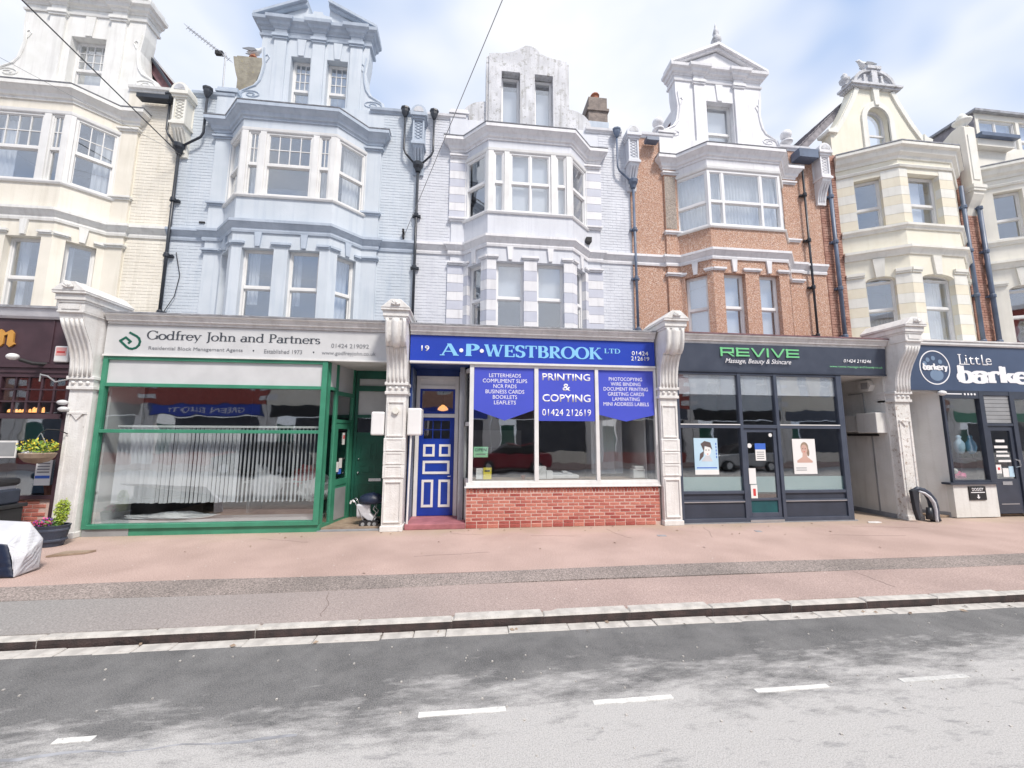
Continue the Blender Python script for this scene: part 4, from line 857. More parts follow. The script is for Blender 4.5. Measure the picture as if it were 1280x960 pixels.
# narrow yellow house with the shaped gable, and the ivory house beyond it
def splay_house(name, label, c, hw, sp, m, trim, stripe, xw0, xw1):
    h = thing(name, label, 'house', (c, SY, 0)); fy = .74
    frs = (FR(c-hw-sp, SY, c-hw, fy), FR(c-hw, fy, c+hw, fy), FR(c+hw, fy, c+hw+sp, SY))
    for i, fr in enumerate(frs):
        Lw = fr.L
        if i == 1: low = [(.30, 1.28)]; upw = [(.24, 1.24)] if hw < .9 else [(.3, 1.5)]
        else: low = [(.40, 1.04)]; upw = [(.38, .98)]
        a, b = low[0]; mb = MB(fr); wall(mb, 0, Lw, 3.7, 5.98, 0, .25, [(a, b, 3.7, 5.98)])
        # segmental head
        mid = (a+b)/2; arc = [(mid+(b-a)/2*math.cos(t), 5.98+.14*math.sin(t)) for t in [math.pi*j/10 for j in range(11)]]
        mb.prism([(0, 5.981), (a, 5.981)]+arc[::-1][1:-1]+[(b, 5.981), (Lw, 5.981), (Lw, 6.70), (0, 6.70)], 0, .25)
        wall(mb, 0, Lw, 6.85, 9.45, 0, .25, [(upw[0][0], upw[0][1], 7.53, 8.98)]); ob('bay_wall', mb, m, h)
        window(h, fr, a, b, 4.0, 6.0, mid=5.22, d=.14, fw=.045, inside=[('wave', 0, 1, 0, .5, 'net')] if i == 0 else [('wave', 0, 1, 0, 1, 'curtain')])
        lun = MB(fr); lun.prism([(mid+(b-a)/2*math.cos(t), 6.0+.12*math.sin(t)) for t in [math.pi*j/10 for j in range(11)]], .17, .18); ob('fanlight', lun, 'glassu', h)
        hd = MB(fr); hd.prism(arc+[(mid+((b-a)/2-.045)*math.cos(t), 5.98+.10*math.sin(t)) for t in [math.pi*j/10 for j in range(10, -1, -1)]], .135, .21); ob('arched_head', hd, 'white', h)
        window(h, fr, upw[0][0], upw[0][1], 7.55, 8.97, mid=8.15, d=.16, fw=.05, inside=[('flat', 0, .75 if i == 1 else 1, 0, 1, 'blind')] if i else None)
        mb = MB(fr); mb.prism([(mid-.09, 6.10), (mid+.09, 6.10), (mid+.13, 6.62), (mid-.13, 6.62)], -.05, .02); ob('keystone', mb, trim, h)
        e = .03; mb = MB(fr)
        for a_, b_ in ((0, a), (b, Lw)): mb.box(a_, b_, -.04, .1, 6.14, 6.19); mb.box(a_, b_, -.065, .1, 6.19, 6.27)
        ob('pier_cap', mb, trim, h)
        if stripe:
            for a_, b_ in ((.002, a), (b, Lw-.002)): bands(h, fr, a_, b_, 3.95, 6.12, .27, trim, 'yband', depth=.12, proud=.006)
            for a_, b_ in ((.002, upw[0][0]), (upw[0][1], Lw-.002)): bands(h, fr, a_, b_, 7.55, 9.12, .275, trim, 'yband', depth=.12, proud=.006)
    path = [(xw0, SY), (c-hw-sp, SY), (c-hw, fy), (c+hw, fy), (c+hw+sp, SY), (xw1, SY)]
    pb = path[1:-1]; pb = [(pb[0][0], SY+.1)]+pb[0:]+[(pb[-1][0], SY+.1)]
    pb = [(c-hw-sp, SY), (c-hw, fy), (c+hw, fy), (c+hw+sp, SY)]
    ob('string_course', MB().sweep(pb, [(-.03, 6.64), (.03, 6.64), (.05, 6.70), (.09, 6.78), (.13, 6.80), (.13, 6.87), (-.03, 6.90)]), trim, h)
    ob('sill_course', MB().sweep(pb, [(-.03, 7.34), (.03, 7.34), (.05, 7.40), (.09, 7.44), (.09, 7.50), (-.03, 7.53)]), trim, h)
    ob('architrave', MB().sweep(pb, [(-.03, 9.14), (.04, 9.14), (.06, 9.2), (.02, 9.24), (-.03, 9.24)]), trim, h)
    ob('cornice', MB().sweep(pb, [(-.03, 9.38), (.03, 9.38), (.05, 9.46), (.12, 9.52), (.15, 9.64), (.22, 9.68), (.22, 9.76), (-.03, 9.78)]), trim, h)
    ob('cornice_lead', MB().sweep(pb, [(-.3, 9.782), (.23, 9.772), (.23, 9.80), (-.3, 9.92)]), 'lead', h)
    fl = MB(); fl.zprism([(c-hw-sp, SY+.2), (c-hw-sp, SY), (c-hw, fy), (c+hw, fy), (c+hw+sp, SY), (c+hw+sp, SY+.2)], 9.46, 9.77); ob('bay_roof', fl, 'lead', h)
    mb = MB(); mb.box(xw0+.01, xw1-.01, 8, 8.2, 3.8, 9.9); mb.box(xw0+.01, xw0+.2, SY+.3, 7.99, 3.8, 9.9); mb.box(xw1-.2, xw1-.01, SY+.3, 7.99, 3.8, 9.9); ob('shell_wall', mb, m, h)
    ob('floor_slab', B(ID, (xw0+.21, xw1-.21, SY+.05, 7.9, 6.72, 6.8), (xw0+.21, xw1-.21, SY+.05, 7.9, 3.8, 3.88), (xw0+.21, xw1-.21, SY+.2, 7.9, 9.5, 9.6)), 'room', h)
    ob('room_wall', B(ID, (xw0+.21, xw1-.21, 3.8, 3.9, 3.9, 6.7), (xw0+.21, xw1-.21, 3.8, 3.9, 6.82, 9.48)), 'room', h)
    mb = MB(); mb.box(xw0+.003, c-hw-sp, SY, SY+.26, 3.7, 9.9); mb.box(c+hw+sp, xw1-.003, SY, SY+.26, 3.7, 9.9); mb.box(c-hw-sp, c+hw+sp, SY+.02, SY+.26, 9.78, 9.95); ob('flank_wall', mb, 'brickd', h)
    wf = FR(xw0, SY, xw1, SY)
    brickwork(h, wf, .01, c-hw-sp-xw0-.01, 3.95, 9.8, 'brickd', proud=.012); brickwork(h, wf, c+hw+sp-xw0+.01, xw1-xw0-.01, 3.95, 9.8, 'brickd', proud=.012)
    return h
h5 = splay_house('terraced_house', 'pale yellow narrow house with a shaped gable and arched attic window, yellow and ivory striped', 13.78, .83, 1.15, 'yellow', 'ytrim', True, 11.2, 16.0)
h6 = splay_house('terraced_house', 'ivory rendered house at the right edge with a flat roofed attic window', 18.48, .93, 1.15, 'white2', 'ytrim', False, 16.0, 20.8)
# shaped gable
gf = FR(13.80, 1.80, 14.80, 1.80)
right = [(.42, 9.9), (1.66, 9.9), (1.66, 10.98), (1.60, 10.99), (1.52, 11.1), (1.30, 11.42), (1.05, 11.85), (.86, 12.2), (.70, 12.56), (.42, 12.56)]
for s in (-1, 1):
    mb = MB(gf); mb.prism([(s*x, z) for x, z in right], 0, .3); ob('gable_wall', mb, 'yellow', h5)
    edge = [(s*(x-.02), z) for x, z in right[2:9]]; mb = MB(gf)
    mb.prism(edge+[(s*(x-.13*1), z-.05) for x, z in [(abs(e[0]), e[1]) for e in edge[::-1]]], -.05, .34); ob('gable_coping', mb, 'ytrim', h5, fix=True)
    mb = MB(gf); mb.prism([(s*1.50, 10.92), (s*1.78, 10.92), (s*1.80, 11.0), (s*1.62, 11.06), (s*1.52, 11.16)], -.08, .32); ob('kneeler', mb, 'ytrim', h5)
mb = MB(gf); mb.box(-.42, .42, 0, .3, 9.9, 10.5)
arc = [(.39*math.cos(t), 11.52+.44*math.sin(t)) for t in [math.pi*j/14 for j in range(15)]]
mb.prism([(-.42, 10.5), (-.39, 10.5)]+arc[::-1]+[(.39, 10.5), (.42, 10.5), (.42, 12.56), (-.42, 12.56)], 0, .3); ob('gable_wall', mb, 'yellow', h5)
mb = MB(gf); mb.prism([(-.56, 10.5), (-.39, 10.5)]+arc[::-1]+[(.39, 10.5), (.56, 10.5)]+[(.56*math.cos(t), 11.52+.62*math.sin(t)) for t in [math.pi*j/14 for j in range(15)]], -.05, .02); ob('window_surround', mb, 'ytrim', h5)
mb = MB(gf); mb.prism([(-.39, 10.5), (-.33, 10.5)]+[(x*.85, 11.52+(z-11.52)*.86) for x, z in arc[::-1]]+[(.33, 10.5), (.39, 10.5)]+arc, .14, .20); mb.box(-.33, .33, .14, .19, 11.08, 11.14); mb.box(-.33, .33, .14, .19, 10.5, 10.56); wn = ob('window', mb, 'white', h5)
mb = MB(gf); mb.prism([(-.34, 10.5), (.34, 10.5)]+[(x*.87, 11.52+(z-11.52)*.87) for x, z in arc], .165, .17); ob('pane', mb, 'glassu', wn)
mb = MB(gf); mb.prism([(-.07, 12.0), (.07, 12.0), (.11, 12.56), (-.11, 12.56)], -.08, .02); ob('keystone', mb, 'ytrim', h5)
ob('gable_cornice', B(gf, (-.84, .84, -.10, .33, 12.56, 12.62), (-.90, .90, -.15, .35, 12.62, 12.69)), 'stained', h5)
seg = [(.74*math.cos(t), 12.69+.56*math.sin(t)) for t in [math.pi*j/16 for j in range(17)]]
mb = MB(gf); mb.prism(seg, 0, .25); ob('tympanum', mb, 'stained', h5)
mb = MB(gf); mb.prism(seg+[(x*.86, 12.69+(z-12.69)*.84) for x, z in seg[::-1]], -.08, .28); ob('pediment_rim', mb, 'stained', h5)
mb = MB(gf); mb.box(-.10, .10, -.09, .0, 12.69, 13.2); mb.box(-.34, -.26, -.05, 0, 12.69, 13.05); mb.box(.26, .34, -.05, 0, 12.69, 13.05); mb.box(-.24, .24, -.12, .3, 13.22, 13.32); ob('pediment_block', mb, 'stained', h5)
tiled_roof(h5, 11.15, 13.05, 10.45, 12.35, 2.15, 5.5, 'rslate')
mb = MB(gf); mb.lathe((-.86, .1, 12.69), [(.10, 0), (.06, .05), (.13, .14), (.15, .22), (.07, .30), (.09, .36), (.02, .46)], 10); ob('urn_finial', mb, 'stained', h5, smooth=True)
# ivory house attic
af = FR(17.45, 1.85, 18.45, 1.85)
ob('attic_wall', B(af, (0, 3.2, .0, 3, 9.9, 11.05), (0, 3.2, .0, 3, 12.02, 12.2), (0, .12, 0, 3, 11.05, 12.02), (1.52, 1.64, 0, .2, 11.05, 12.02)), 'white2', h6)
ob('attic_roof', B(af, (-.12, 3.3, -.12, 3, 12.2, 12.28)), 'lead', h6)
ob('attic_cheek', B(af, (-.03, -.001, .02, 3, 10.4, 12.19)), 'rslate', h6)
window(h6, af, .12, 1.52, 11.05, 12.02, mid=11.4, d=.05, mull=(.8,), fm='white', inside=[('flat', 0, 1, 0, 1, 'blind')]); window(h6, af, 1.64, 3.1, 11.05, 12.02, mid=11.4, d=.05, mull=(2.35,), fm='white', inside=[('flat', 0, 1, 0, 1, 'blind')])
ob('eaves_gutter', B(FR(16.55, 1.2, 17.55, 1.2), (0, 1.35, -.02, .14, 10.82, 10.93)), 'bluepipe', h6)
ob('eaves_board', B(FR(16.55, 1.25, 17.55, 1.25), (0, 1.3, .06, .5, 10.58, 10.81)), 'white2', h6)
ob('parapet', B(ID, (16.46, 20.6, SY+.03, SY+.25, 9.96, 10.58)), 'white2', h6)

# ------------------------------------------------------------ party wall corbels, one on each party line
def corbel(x, m, label, w=.34):
    t = thing('party_wall_corbel', label, 'corbel', (x, SY, 8.3), group='scrolled corbels on the party lines')
    f = FR(x-w/2, SY, x+w/2, SY); a, b = .02, w-.02
    ob('upstand', B(f, (.02, w-.02, -.02, 1.0, 9.0, 9.9)), m, t)
    mb = MB(f); mb.uprism([(.01, 8.30), (-.06, 8.30), (-.07, 8.42), (-.09, 8.52), (-.13, 8.66), (-.20, 8.80), (-.27, 8.90), (-.29, 8.97), (.01, 8.97)], .04, w-.04); ob('scroll', mb, m, t)
    for j in range(3):
        u = .10+j*(w-.2)/2; mb = MB(f); mb.tube([(u, y-.004, z) for y, z in [(-.07, 8.40), (-.09, 8.52), (-.14, 8.66), (-.21, 8.80), (-.27, 8.89)]], .022, 6); ob('flute', mb, m, t)
    ob('base_moulding', B(f, (.0, w, -.32, .01, 8.97, 9.03), (.02, w-.02, -.29, .01, 9.03, 9.07)), m, t)
    ob('panel', B(f, (.04, w-.04, -.25, .01, 9.07, 9.66)), m, t)
    ob('panel_frame', B(f, (.03, .07, -.28, -.24, 9.07, 9.66), (w-.07, w-.03, -.28, -.24, 9.07, 9.66), (.07, w-.07, -.28, -.24, 9.07, 9.11), (.07, w-.07, -.28, -.24, 9.62, 9.66)), m, t)
    lt = MB(f)
    for j in range(6):
        z = 9.12+j*.083; lt.tube([(.09, -.255, z), (w-.09, -.255, z+.083)], .011, 5); lt.tube([(.09, -.255, z+.083), (w-.09, -.255, z)], .011, 5)
    ob('lattice', lt, m, t)
    ob('cap', B(f, (.0, w, -.31, .3, 9.66, 9.72), (-.03, w+.03, -.35, .4, 9.72, 9.80)), m, t)
    r = w/2+.02; hd = MB(f); hd.prism([(w/2+r*math.cos(q), 9.80+r*1.15*math.sin(q)) for q in [math.pi*j/14 for j in range(15)]], -.33, .4); ob('rounded_head', hd, m, t)
    hd = MB(f); hd.prism([(w/2+r*.65*math.cos(q), 9.82+r*.75*math.sin(q)) for q in [math.pi*j/14 for j in range(15)]], -.345, -.31); ob('head_panel', hd, 'stained', t)
corbel(-5.48, 'ytrim', 'cream stone scrolled corbel between the cream house and the blue house')
corbel(.02, 'blued', 'blue grey scrolled corbel between the blue house and the lilac house')
corbel(5.62, 'lilac', 'lilac scrolled corbel between the lilac house and the orange pebbledashed house')
corbel(11.22, 'lilact', 'white scrolled corbel between the orange house and the yellow gabled house')
t = thing('party_wall_upstand', 'ivory party wall end with an urn on top, right of the yellow gable', 'wall end', (16.2, 1.4, 8.2))
uf = FR(16.0, 1.22, 16.36, 1.22)
mb = MB(uf); mb.uprism([(.6, 8.3), (.24, 8.35), (.18, 8.55), (.07, 8.75), (0, 8.9), (0, 11.05), (.08, 11.15), (.3, 11.12), (.9, 10.75), (.9, 8.3)], 0, .36); ob('upstand', mb, 'white2', t)
ob('band', B(uf, (-.03, .39, -.04, .3, 9.0, 9.08), (-.05, .41, -.06, .3, 9.08, 9.18)), 'ytrim', t)
ob('face_panel', B(uf, (.07, .29, -.02, .01, 9.35, 10.8)), 'ytrim', t)
mb = MB(uf); mb.lathe((.18, .14, 11.12), [(.13, 0), (.08, .05), (.15, .13), (.21, .19), (.22, .24), (.11, .28), (.13, .34), (.09, .41), (.02, .48)], 12); ob('urn', mb, 'ytrim', t, smooth=True)

# ------------------------------------------------------------ drainpipes
def drainpipe(x, label, hoppers, m='pipe', top=8.4, y=1.36, bot=3.85, lean=0, r=.033):
    t = thing('drainpipe', label, 'drainpipe', (x, y, bot), group='cast iron drainpipes on the party lines')
    mb = MB(); mb.tube([(x, y, bot), (x+lean, y, top)], r, 10); ob('pipe', mb, m, t, smooth=True)
    for z in [bot+.6+1.35*j for j in range(int((top-bot-.4)/1.35)+1)]:
        mb = MB(); mb.lathe((x+lean*(z-bot)/(top-bot), y, z), [(r+.02, 0), (r+.022, .02), (r+.022, .08), (r+.01, .10)], 10); mb.box(x-.10, x+.10, y+.03, y+.10, z+.02, z+.07); ob('pipe_joint', mb, m, t)
    if hoppers:
        mb = MB(); mb.lathe((x+lean, y, top-.06), [(.055, 0), (.08, .08), (.12, .14), (.13, .22), (.12, .24)], 10); ob('junction_head', mb, m, t)
    for hx, hz in hoppers:
        mb = MB(); s = 1 if hx > x else -1
        mb.tube([(hx, y-.02, hz), (hx, y-.02, 8.92), (hx-s*.05, y-.02, 8.80), (x+lean+s*.06, y-.02, top+.12)], .026, 8); ob('branch_pipe', mb, m, t, smooth=True)
        mb = MB(); mb.lathe((hx, y-.03, hz-.02), [(.035, 0), (.06, .05), (.09, .13), (.10, .20), (.115, .21), (.115, .25)], 8, sq=(1, .8)); ob('hopper', mb, m, t)
drainpipe(-5.50, 'black drainpipe where the cream wall meets the pale blue wall', [(-5.80, 9.60), (-5.0, 9.86)], m='pipe')
drainpipe(.02, 'dark drainpipe between the blue and lilac walls, hoppers either side of the corbel', [(-.34, 9.82), (.38, 9.82)])
drainpipe(5.64, 'blue grey drainpipe where the lilac wall meets the orange pebbledash', [(5.22, 9.78)], m='bluepipe')
drainpipe(10.66, 'slim dark pipe running down the orange pebbledash beside the bay', [], m='pipe', top=9.3, r=.03)
drainpipe(11.47, 'thick blue grey pipe beside the brick strip left of the yellow house', [], m='bluepipe', top=9.2, r=.05)
drainpipe(15.8, 'blue pipe hidden partly behind the right side of the yellow bay', [], m='bluepipe', top=9.2, r=.05)
drainpipe(16.33, 'thick blue pipe on the red brick strip beside the ivory house', [], m='bluepipe', top=8.6, r=.055)
ob('gutter', B(ID, (-6.45, -5.75, 1.22, 1.40, 9.62, 9.72)), 'pipe', label='short black gutter length under the cream parapet', cat='gutter')
ob('gutter', B(ID, (6.02, 6.36, 1.22, 1.42, 9.70, 9.80)), 'bluepipe', label='short blue grey gutter between corbel and orange house', cat='gutter')
ob('gutter', B(ID, (10.42, 11.0, 1.15, 1.45, 9.55, 9.80)), 'bluepipe', label='blue box gutter left of the yellow gable', cat='gutter')

# ------------------------------------------------------------ chimneys, aerial, gulls, wires
t = thing('chimney', 'lichen covered flared chimney stack behind the blue dormer', 'chimney', (-5.05, 3.0, 9.5))
mb = MB(); mb.prism([(-5.26, 9.4), (-4.76, 9.4), (-4.76, 11.75), (-4.70, 11.95), (-4.66, 12.2), (-4.63, 12.45), (-5.42, 12.45), (-5.38, 12.2), (-5.32, 11.95), (-5.26, 11.75)], 2.8, 3.5); ob('stack', mb, 'lichen', t); ob('stack_cap', B(ID, (-5.36, -4.70, 2.86, 3.44, 12.45, 12.54)), 'lichen', t)
mb = MB(); mb.lathe((-5.02, 3.05, 12.48), [(.10, 0), (.09, .16), (.12, .2), (.10, .24)], 10); ob('chimney_pot', mb, 'terra', t)
t = thing('chimney', 'worn brick chimney with a red pot behind the lilac parapet', 'chimney', (5.0, 2.4, 9.5))
ob('stack', B(ID, (4.72, 5.34, 2.2, 2.9, 9.5, 10.95)), 'blued', t); ob('upper_stack', B(ID, (4.74, 5.32, 2.22, 2.88, 10.95, 11.3), (4.70, 5.36, 2.18, 2.92, 11.3, 11.38), (4.75, 5.31, 2.22, 2.88, 11.38, 11.75)), 'chimg', t)
ob('ledge', B(ID, (4.40, 4.73, 2.3, 2.8, 9.5, 11.1)), 'chimg', t)
mb = MB(); mb.lathe((5.04, 2.5, 11.75), [(.13, 0), (.11, .05), (.10, .25), (.14, .29), (.12, .33), (.05, .38)], 10); ob('chimney_pot', mb, 'terra', t)
t = thing('television_aerial', 'slanting yagi television aerial on a pole behind the blue parapet', 'aerial', (-5.08, 2.0, 9.6))
mb = MB(); mb.tube([(-5.08, 2.0, 9.6), (-5.12, 2.0, 11.75)], .018, 6); ob('mast', mb, 'alu', t)
A_, B_ = Vector((-6.10, 2.0, 12.36)), Vector((-4.98, 2.0, 11.52))
mb = MB(); mb.tube([tuple(A_), tuple(B_)], .012, 5); bm_ = ob('boom', mb, 'alu', t)
for j in range(15):
    p = A_.lerp(B_, j/14.0*.95); mb = MB(); mb.tube([(p.x-.0, p.y-.14, p.z-.03), (p.x+.02, p.y+.14, p.z+.05)], .005, 4); mb.tube([(p.x-.035, p.y, p.z-.045), (p.x+.035, p.y, p.z+.045)], .006, 4); ob('element', mb, 'alu', bm_)
ob('dipole_box', B(ID, (-5.36, -5.18, 1.96, 2.04, 11.66, 11.76)), 'dark', bm_)
def gull(x, y, z, s, face, label):
    t = thing('gull', label, 'gull', (x, y, z)); f = FR(x, y, x+1, y, z)
    b = MB(f); n = 10
    prof = [(-.24, .01, .17), (-.16, .05, .17), (-.05, .09, .17), (.06, .09, .19), (.13, .06, .24), (.17, .045, .29), (.21, .045, .32), (.25, .02, .31), (.30, .008, .30)]
    b.tube([(s*face*q[0], 0, s*q[2]) for q in prof], [s*q[1] for q in prof], n); ob('body', b, 'gullw', t, smooth=True)
    w2 = MB(f)
    for e in (-1, 1): w2.prism([(s*face*(-.32), s*.19), (s*face*(-.05), s*.12), (s*face*.09, s*.17), (s*face*.02, s*.24), (s*face*(-.15), s*.24)], e*s*.075, e*s*.10)
    ob('wing', w2, 'gullg', t, fix=True)
    for e in (-1, 1): l_ = MB(f); l_.tube([(0, e*s*.03, 0), (0, e*s*.03, s*.12)], s*.009, 5); ob('leg', l_, 'gold', t)
gull(-5.0, 3.05, 12.72, .95, 1, 'pale gull perched on the lichened chimney behind the blue dormer')
gull(13.72, 1.9, 13.32, 1.05, -1, 'dark looking gull perched on top of the yellow gable')
def wire(pts, r, label, sag=0):
    t = MB(); P = []
    a, b = Vector(pts[0]), Vector(pts[1])
    for j in range(13):
        q = a.lerp(b, j/12); q.z -= sag*4*(j/12)*(1-j/12); P.append(tuple(q))
    t.tube(P, r, 5); return ob('overhead_wire', t, 'pipe' if r > .01 else 'grey', label=label, cat='wire')
def ext(a, b, k): a, b = Vector(a), Vector(b); return [tuple(a), tuple(a+(b-a)*k)]
wire(ext((-5.48, 1.3, 8.34), (-6.62, -1, 9.43), 5), .013, 'thick black overhead cable crossing the cream house at upper left')
wire(ext((-5.40, 1.3, 8.28), (-6.79, -1, 8.26), 4), .004, 'hair thin pale wire below the thick cable at upper left')
wire(ext((-.25, 1.42, 6.7), (1.76, -3, 8.18), 2.2), .007, 'thin grey overhead wire rising across the lilac house and the sky')
t = thing('wire_bracket', 'small dark insulator bracket on the blue wall holding the overhead wire', 'bracket', (-.28, 1.4, 6.6)); ob('plate', B(ID, (-.30, -.26, 1.38, 1.47, 6.60, 6.80)), 'dark', t); mb = MB(); mb.lathe((-.28, 1.36, 6.72), [(.02, 0), (.03, .03), (.02, .05), (.03, .08), (.01, .1)], 8); ob('insulator', mb, 'dark', t)
t = thing('security_camera', 'small dark camera fixed below the right end of the lilac bay string', 'camera', (4.35, 1.3, 6.8)); ob('housing', B(ID, (4.30, 4.44, 1.25, 1.42, 6.72, 6.84)), 'dark', t); ob('mount', B(ID, (4.36, 4.40, 1.40, 1.47, 6.70, 6.76)), 'grey', t)
mb = MB(); mb.tube([(-5.36, 1.44, 5.95), (-5.22, 1.43, 5.4), (-5.28, 1.42, 4.9), (-5.50, 1.42, 4.45), (-5.46, 1.42, 3.9)], .008, 5); ob('loose_cable', mb, 'dark', label='loose thin black cable hanging beside the left drainpipe on blue wall', cat='cable')
ob('wall_vent', B(ID, (-4.95, -4.83, 1.44, 1.47, 6.70, 6.74)), 'dark', label='small dark vent in the blue wall above the string', cat='vent')

# ============================================================ SHOP FRONTS
def quarter(n=8): return [math.pi/2*j/n for j in range(n+1)]
def pilaster(x, label, style, sm='stone', cm='stone', w=.42, lean=0):
    t = thing('shopfront_pilaster', label, 'pilaster', (x, 0, 0), group='carved pilasters between the shop fronts')
    f = FR(x-w/2, -.02, x+w/2, -.02)
    ob('shaft', B(f, (.02, w-.02, -.06, .30, 0, 2.60)), sm, t, bevel=.006)
    tr = MB(f); tr.box(.0, w, -.085, .3, 0, .10); ob('base_block', tr, sm, t, bevel=.008)
    if style == 'B':
        for (z0, z1) in ((.16, .93), (1.0, 1.22), (1.25, 1.47), (1.50, 1.74), (1.78, 2.46)):
            p = MB(f); e = .045
            p.box(.05, .05+e*.5, -.082, -.055, z0, z1); p.box(w-.05-e*.5, w-.05, -.082, -.055, z0, z1); p.box(.05+e*.5, w-.05-e*.5, -.084, -.055, z1-.025, z1); p.box(.05+e*.5, w-.05-e*.5, -.084, -.055, z0, z0+.025)
            ob('panel_moulding', p, sm, t, bevel=.004)
            if z0 in (1.0, 1.25, 1.5): ob('rusticated_block', B(f, (.005, w-.005, -.075, -.0, z0-.015, z1+.008)), sm, t, bevel=.01)
    else:
        p = MB(f); p.box(.07, .09, -.075, -.05, .25, 2.2); p.box(w-.09, w-.07, -.075, -.05, .25, 2.2); ob('panel_moulding', p, sm, t)
        p = MB(f); p.box(.06, w-.06, -.09, -.05, 2.16, 2.19); p.prism([(.12, 2.16), (w-.12, 2.16), (w/2, 2.05)], -.085, -.05); ob('pendant', p, sm, t)
    ob('capital', B(f, (-.01, w+.01, -.10, .3, 2.60, 2.66), (.01, w-.01, -.085, .3, 2.66, 2.78), (-.015, w+.015, -.12, .3, 2.78, 2.84)), cm, t, bevel=.008)
    for j in range(3): b = MB(f); b.ball((.09+j*(w-.18)/2, -.09, 2.72), .035, 8); ob('rosette', b, cm, t, smooth=True)
    if style == 'B':
        lo_ = [(-.11, 2.84), (-.12, 2.95), (-.135, 3.1), (-.17, 3.25), (-.22, 3.38), (-.27, 3.46), (-.29, 3.50)]
        up_ = [(-.27, 3.50), (-.33, 3.53), (-.39, 3.60), (-.43, 3.70), (-.45, 3.82), (-.46, 3.95), (-.46, 4.02)]
        mb = MB(f); mb.uprism(lo_+up_+[(.30, 4.02), (.30, 2.84)], .015, w-.015); ob('console', mb, cm, t)
        for u in (.05, w-.05):
            mb = MB(f); mb.tube([(u, y-.008, z) for y, z in up_[1:]], .034, 8); ob('edge_roll', mb, cm, t, smooth=True)
        mb = MB(f); mb.tube([(w/2, y+.03, z) for y, z in up_[1:]], .085, 12); ob('bolster', mb, cm, t, smooth=True)
        for j in range(5):
            u = .06+j*(w-.12)/4; mb = MB(f); mb.tube([(u, y-.004, z) for y, z in lo_], .020, 6); ob('flute', mb, cm, t, smooth=True)
        zc = 4.02
    else:
        S = [(-.12, 2.84), (-.125, 3.0), (-.14, 3.15), (-.18, 3.3), (-.24, 3.45), (-.31, 3.58), (-.375, 3.7), (-.42, 3.82), (-.44, 3.92)]
        mb = MB(f); mb.uprism(S+[(.30, 3.92), (.30, 2.84)], .02, w-.02); ob('console', mb, cm, t)
        for j in range(5):
            u = .055+j*(w-.11)/4; mb = MB(f); mb.tube([(u, y-.002, z) for y, z in S[:-1]], .024, 6); ob('flute', mb, cm, t, smooth=True)
        ob('necking', B(f, (0, w, -.475, .3, 3.92, 3.95), (.0, w, -.46, .3, 3.95, 4.10)), cm, t, bevel=.006); zc = 4.10
        ob('block_panel', B(f, (.07, w-.07, -.475, -.455, 3.98, 4.07)), cm, t)
    # cap with a small gable, running back to the wall
    ob('cap_moulding', B(f, (-.01, w+.01, -.48, .5, zc, zc+.04), (-.03, w+.03, -.50, .5, zc+.04, zc+.15), (-.06, w+.06, -.54, .5, zc+.15, zc+.19)), cm, t, bevel=.006)
    g_ = MB(f); g_.prism([(-.07, zc+.19), (w+.07, zc+.19), (w*.72, zc+.36), (w*.28, zc+.36)], -.55, .5); ob('cap_gable', g_, cm, t, bevel=.01)
    g_ = MB(f)
    for j in range(5):
        a = math.pi*(j+.5)/5; g_.tube([(w/2, -.56, zc+.24), (w/2+.08*math.cos(a), -.57, zc+.24+.09*math.sin(a))], [.012, .026], 6)
    ob('shell_ornament', g_, cm, t, smooth=True)
    return t
pilaster(-5.60, 'white fluted console pilaster between the pub and the estate agents', 'A')
pilaster(-.03, 'white panelled pilaster left of the blue door, with a white box on each side', 'B')
pilaster(5.60, 'chipped white panelled pilaster between the printing shop and the beauty salon', 'B')
pilaster(11.20, 'peeling white pilaster with fluted console beside the dog bakery', 'A', sm='peel')

def shopcornice(h, xa, xb, z0, z1, m='cornice', lead='lead'):
    H = z1-z0; P = [(-.02, z0), (.03, z0), (.032, z0+.22*H), (.07, z0+.27*H), (.072, z0+.40*H), (.085, z0+.46*H), (.10, z0+.66*H), (.13, z0+.74*H), (.135, z1-.028), (-.02, z1-.028)]
    ob('shop_cornice', MB().sweep([(xa, 0), (xb, 0)], P), m, h)
    ob('cornice_lead', B(ID, (xa-.003, xb+.003, -.145, 1.3, z1-.027, z1)), lead, h)
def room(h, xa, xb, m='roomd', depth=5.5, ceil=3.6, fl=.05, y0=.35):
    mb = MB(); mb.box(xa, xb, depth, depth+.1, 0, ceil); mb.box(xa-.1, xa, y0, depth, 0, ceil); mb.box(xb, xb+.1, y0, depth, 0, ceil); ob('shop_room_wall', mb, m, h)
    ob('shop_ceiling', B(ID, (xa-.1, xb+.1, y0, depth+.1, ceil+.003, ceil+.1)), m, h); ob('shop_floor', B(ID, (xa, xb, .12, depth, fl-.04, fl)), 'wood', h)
def bars(*b, fr=ID): return B(fr, *b)
def sheet_on(name, u0, u1, z0, z1, d, m, parent, fr=ID, th=.003): return ob(name, B(fr, (u0, u1, d, d+th, z0, z1)), m, parent)

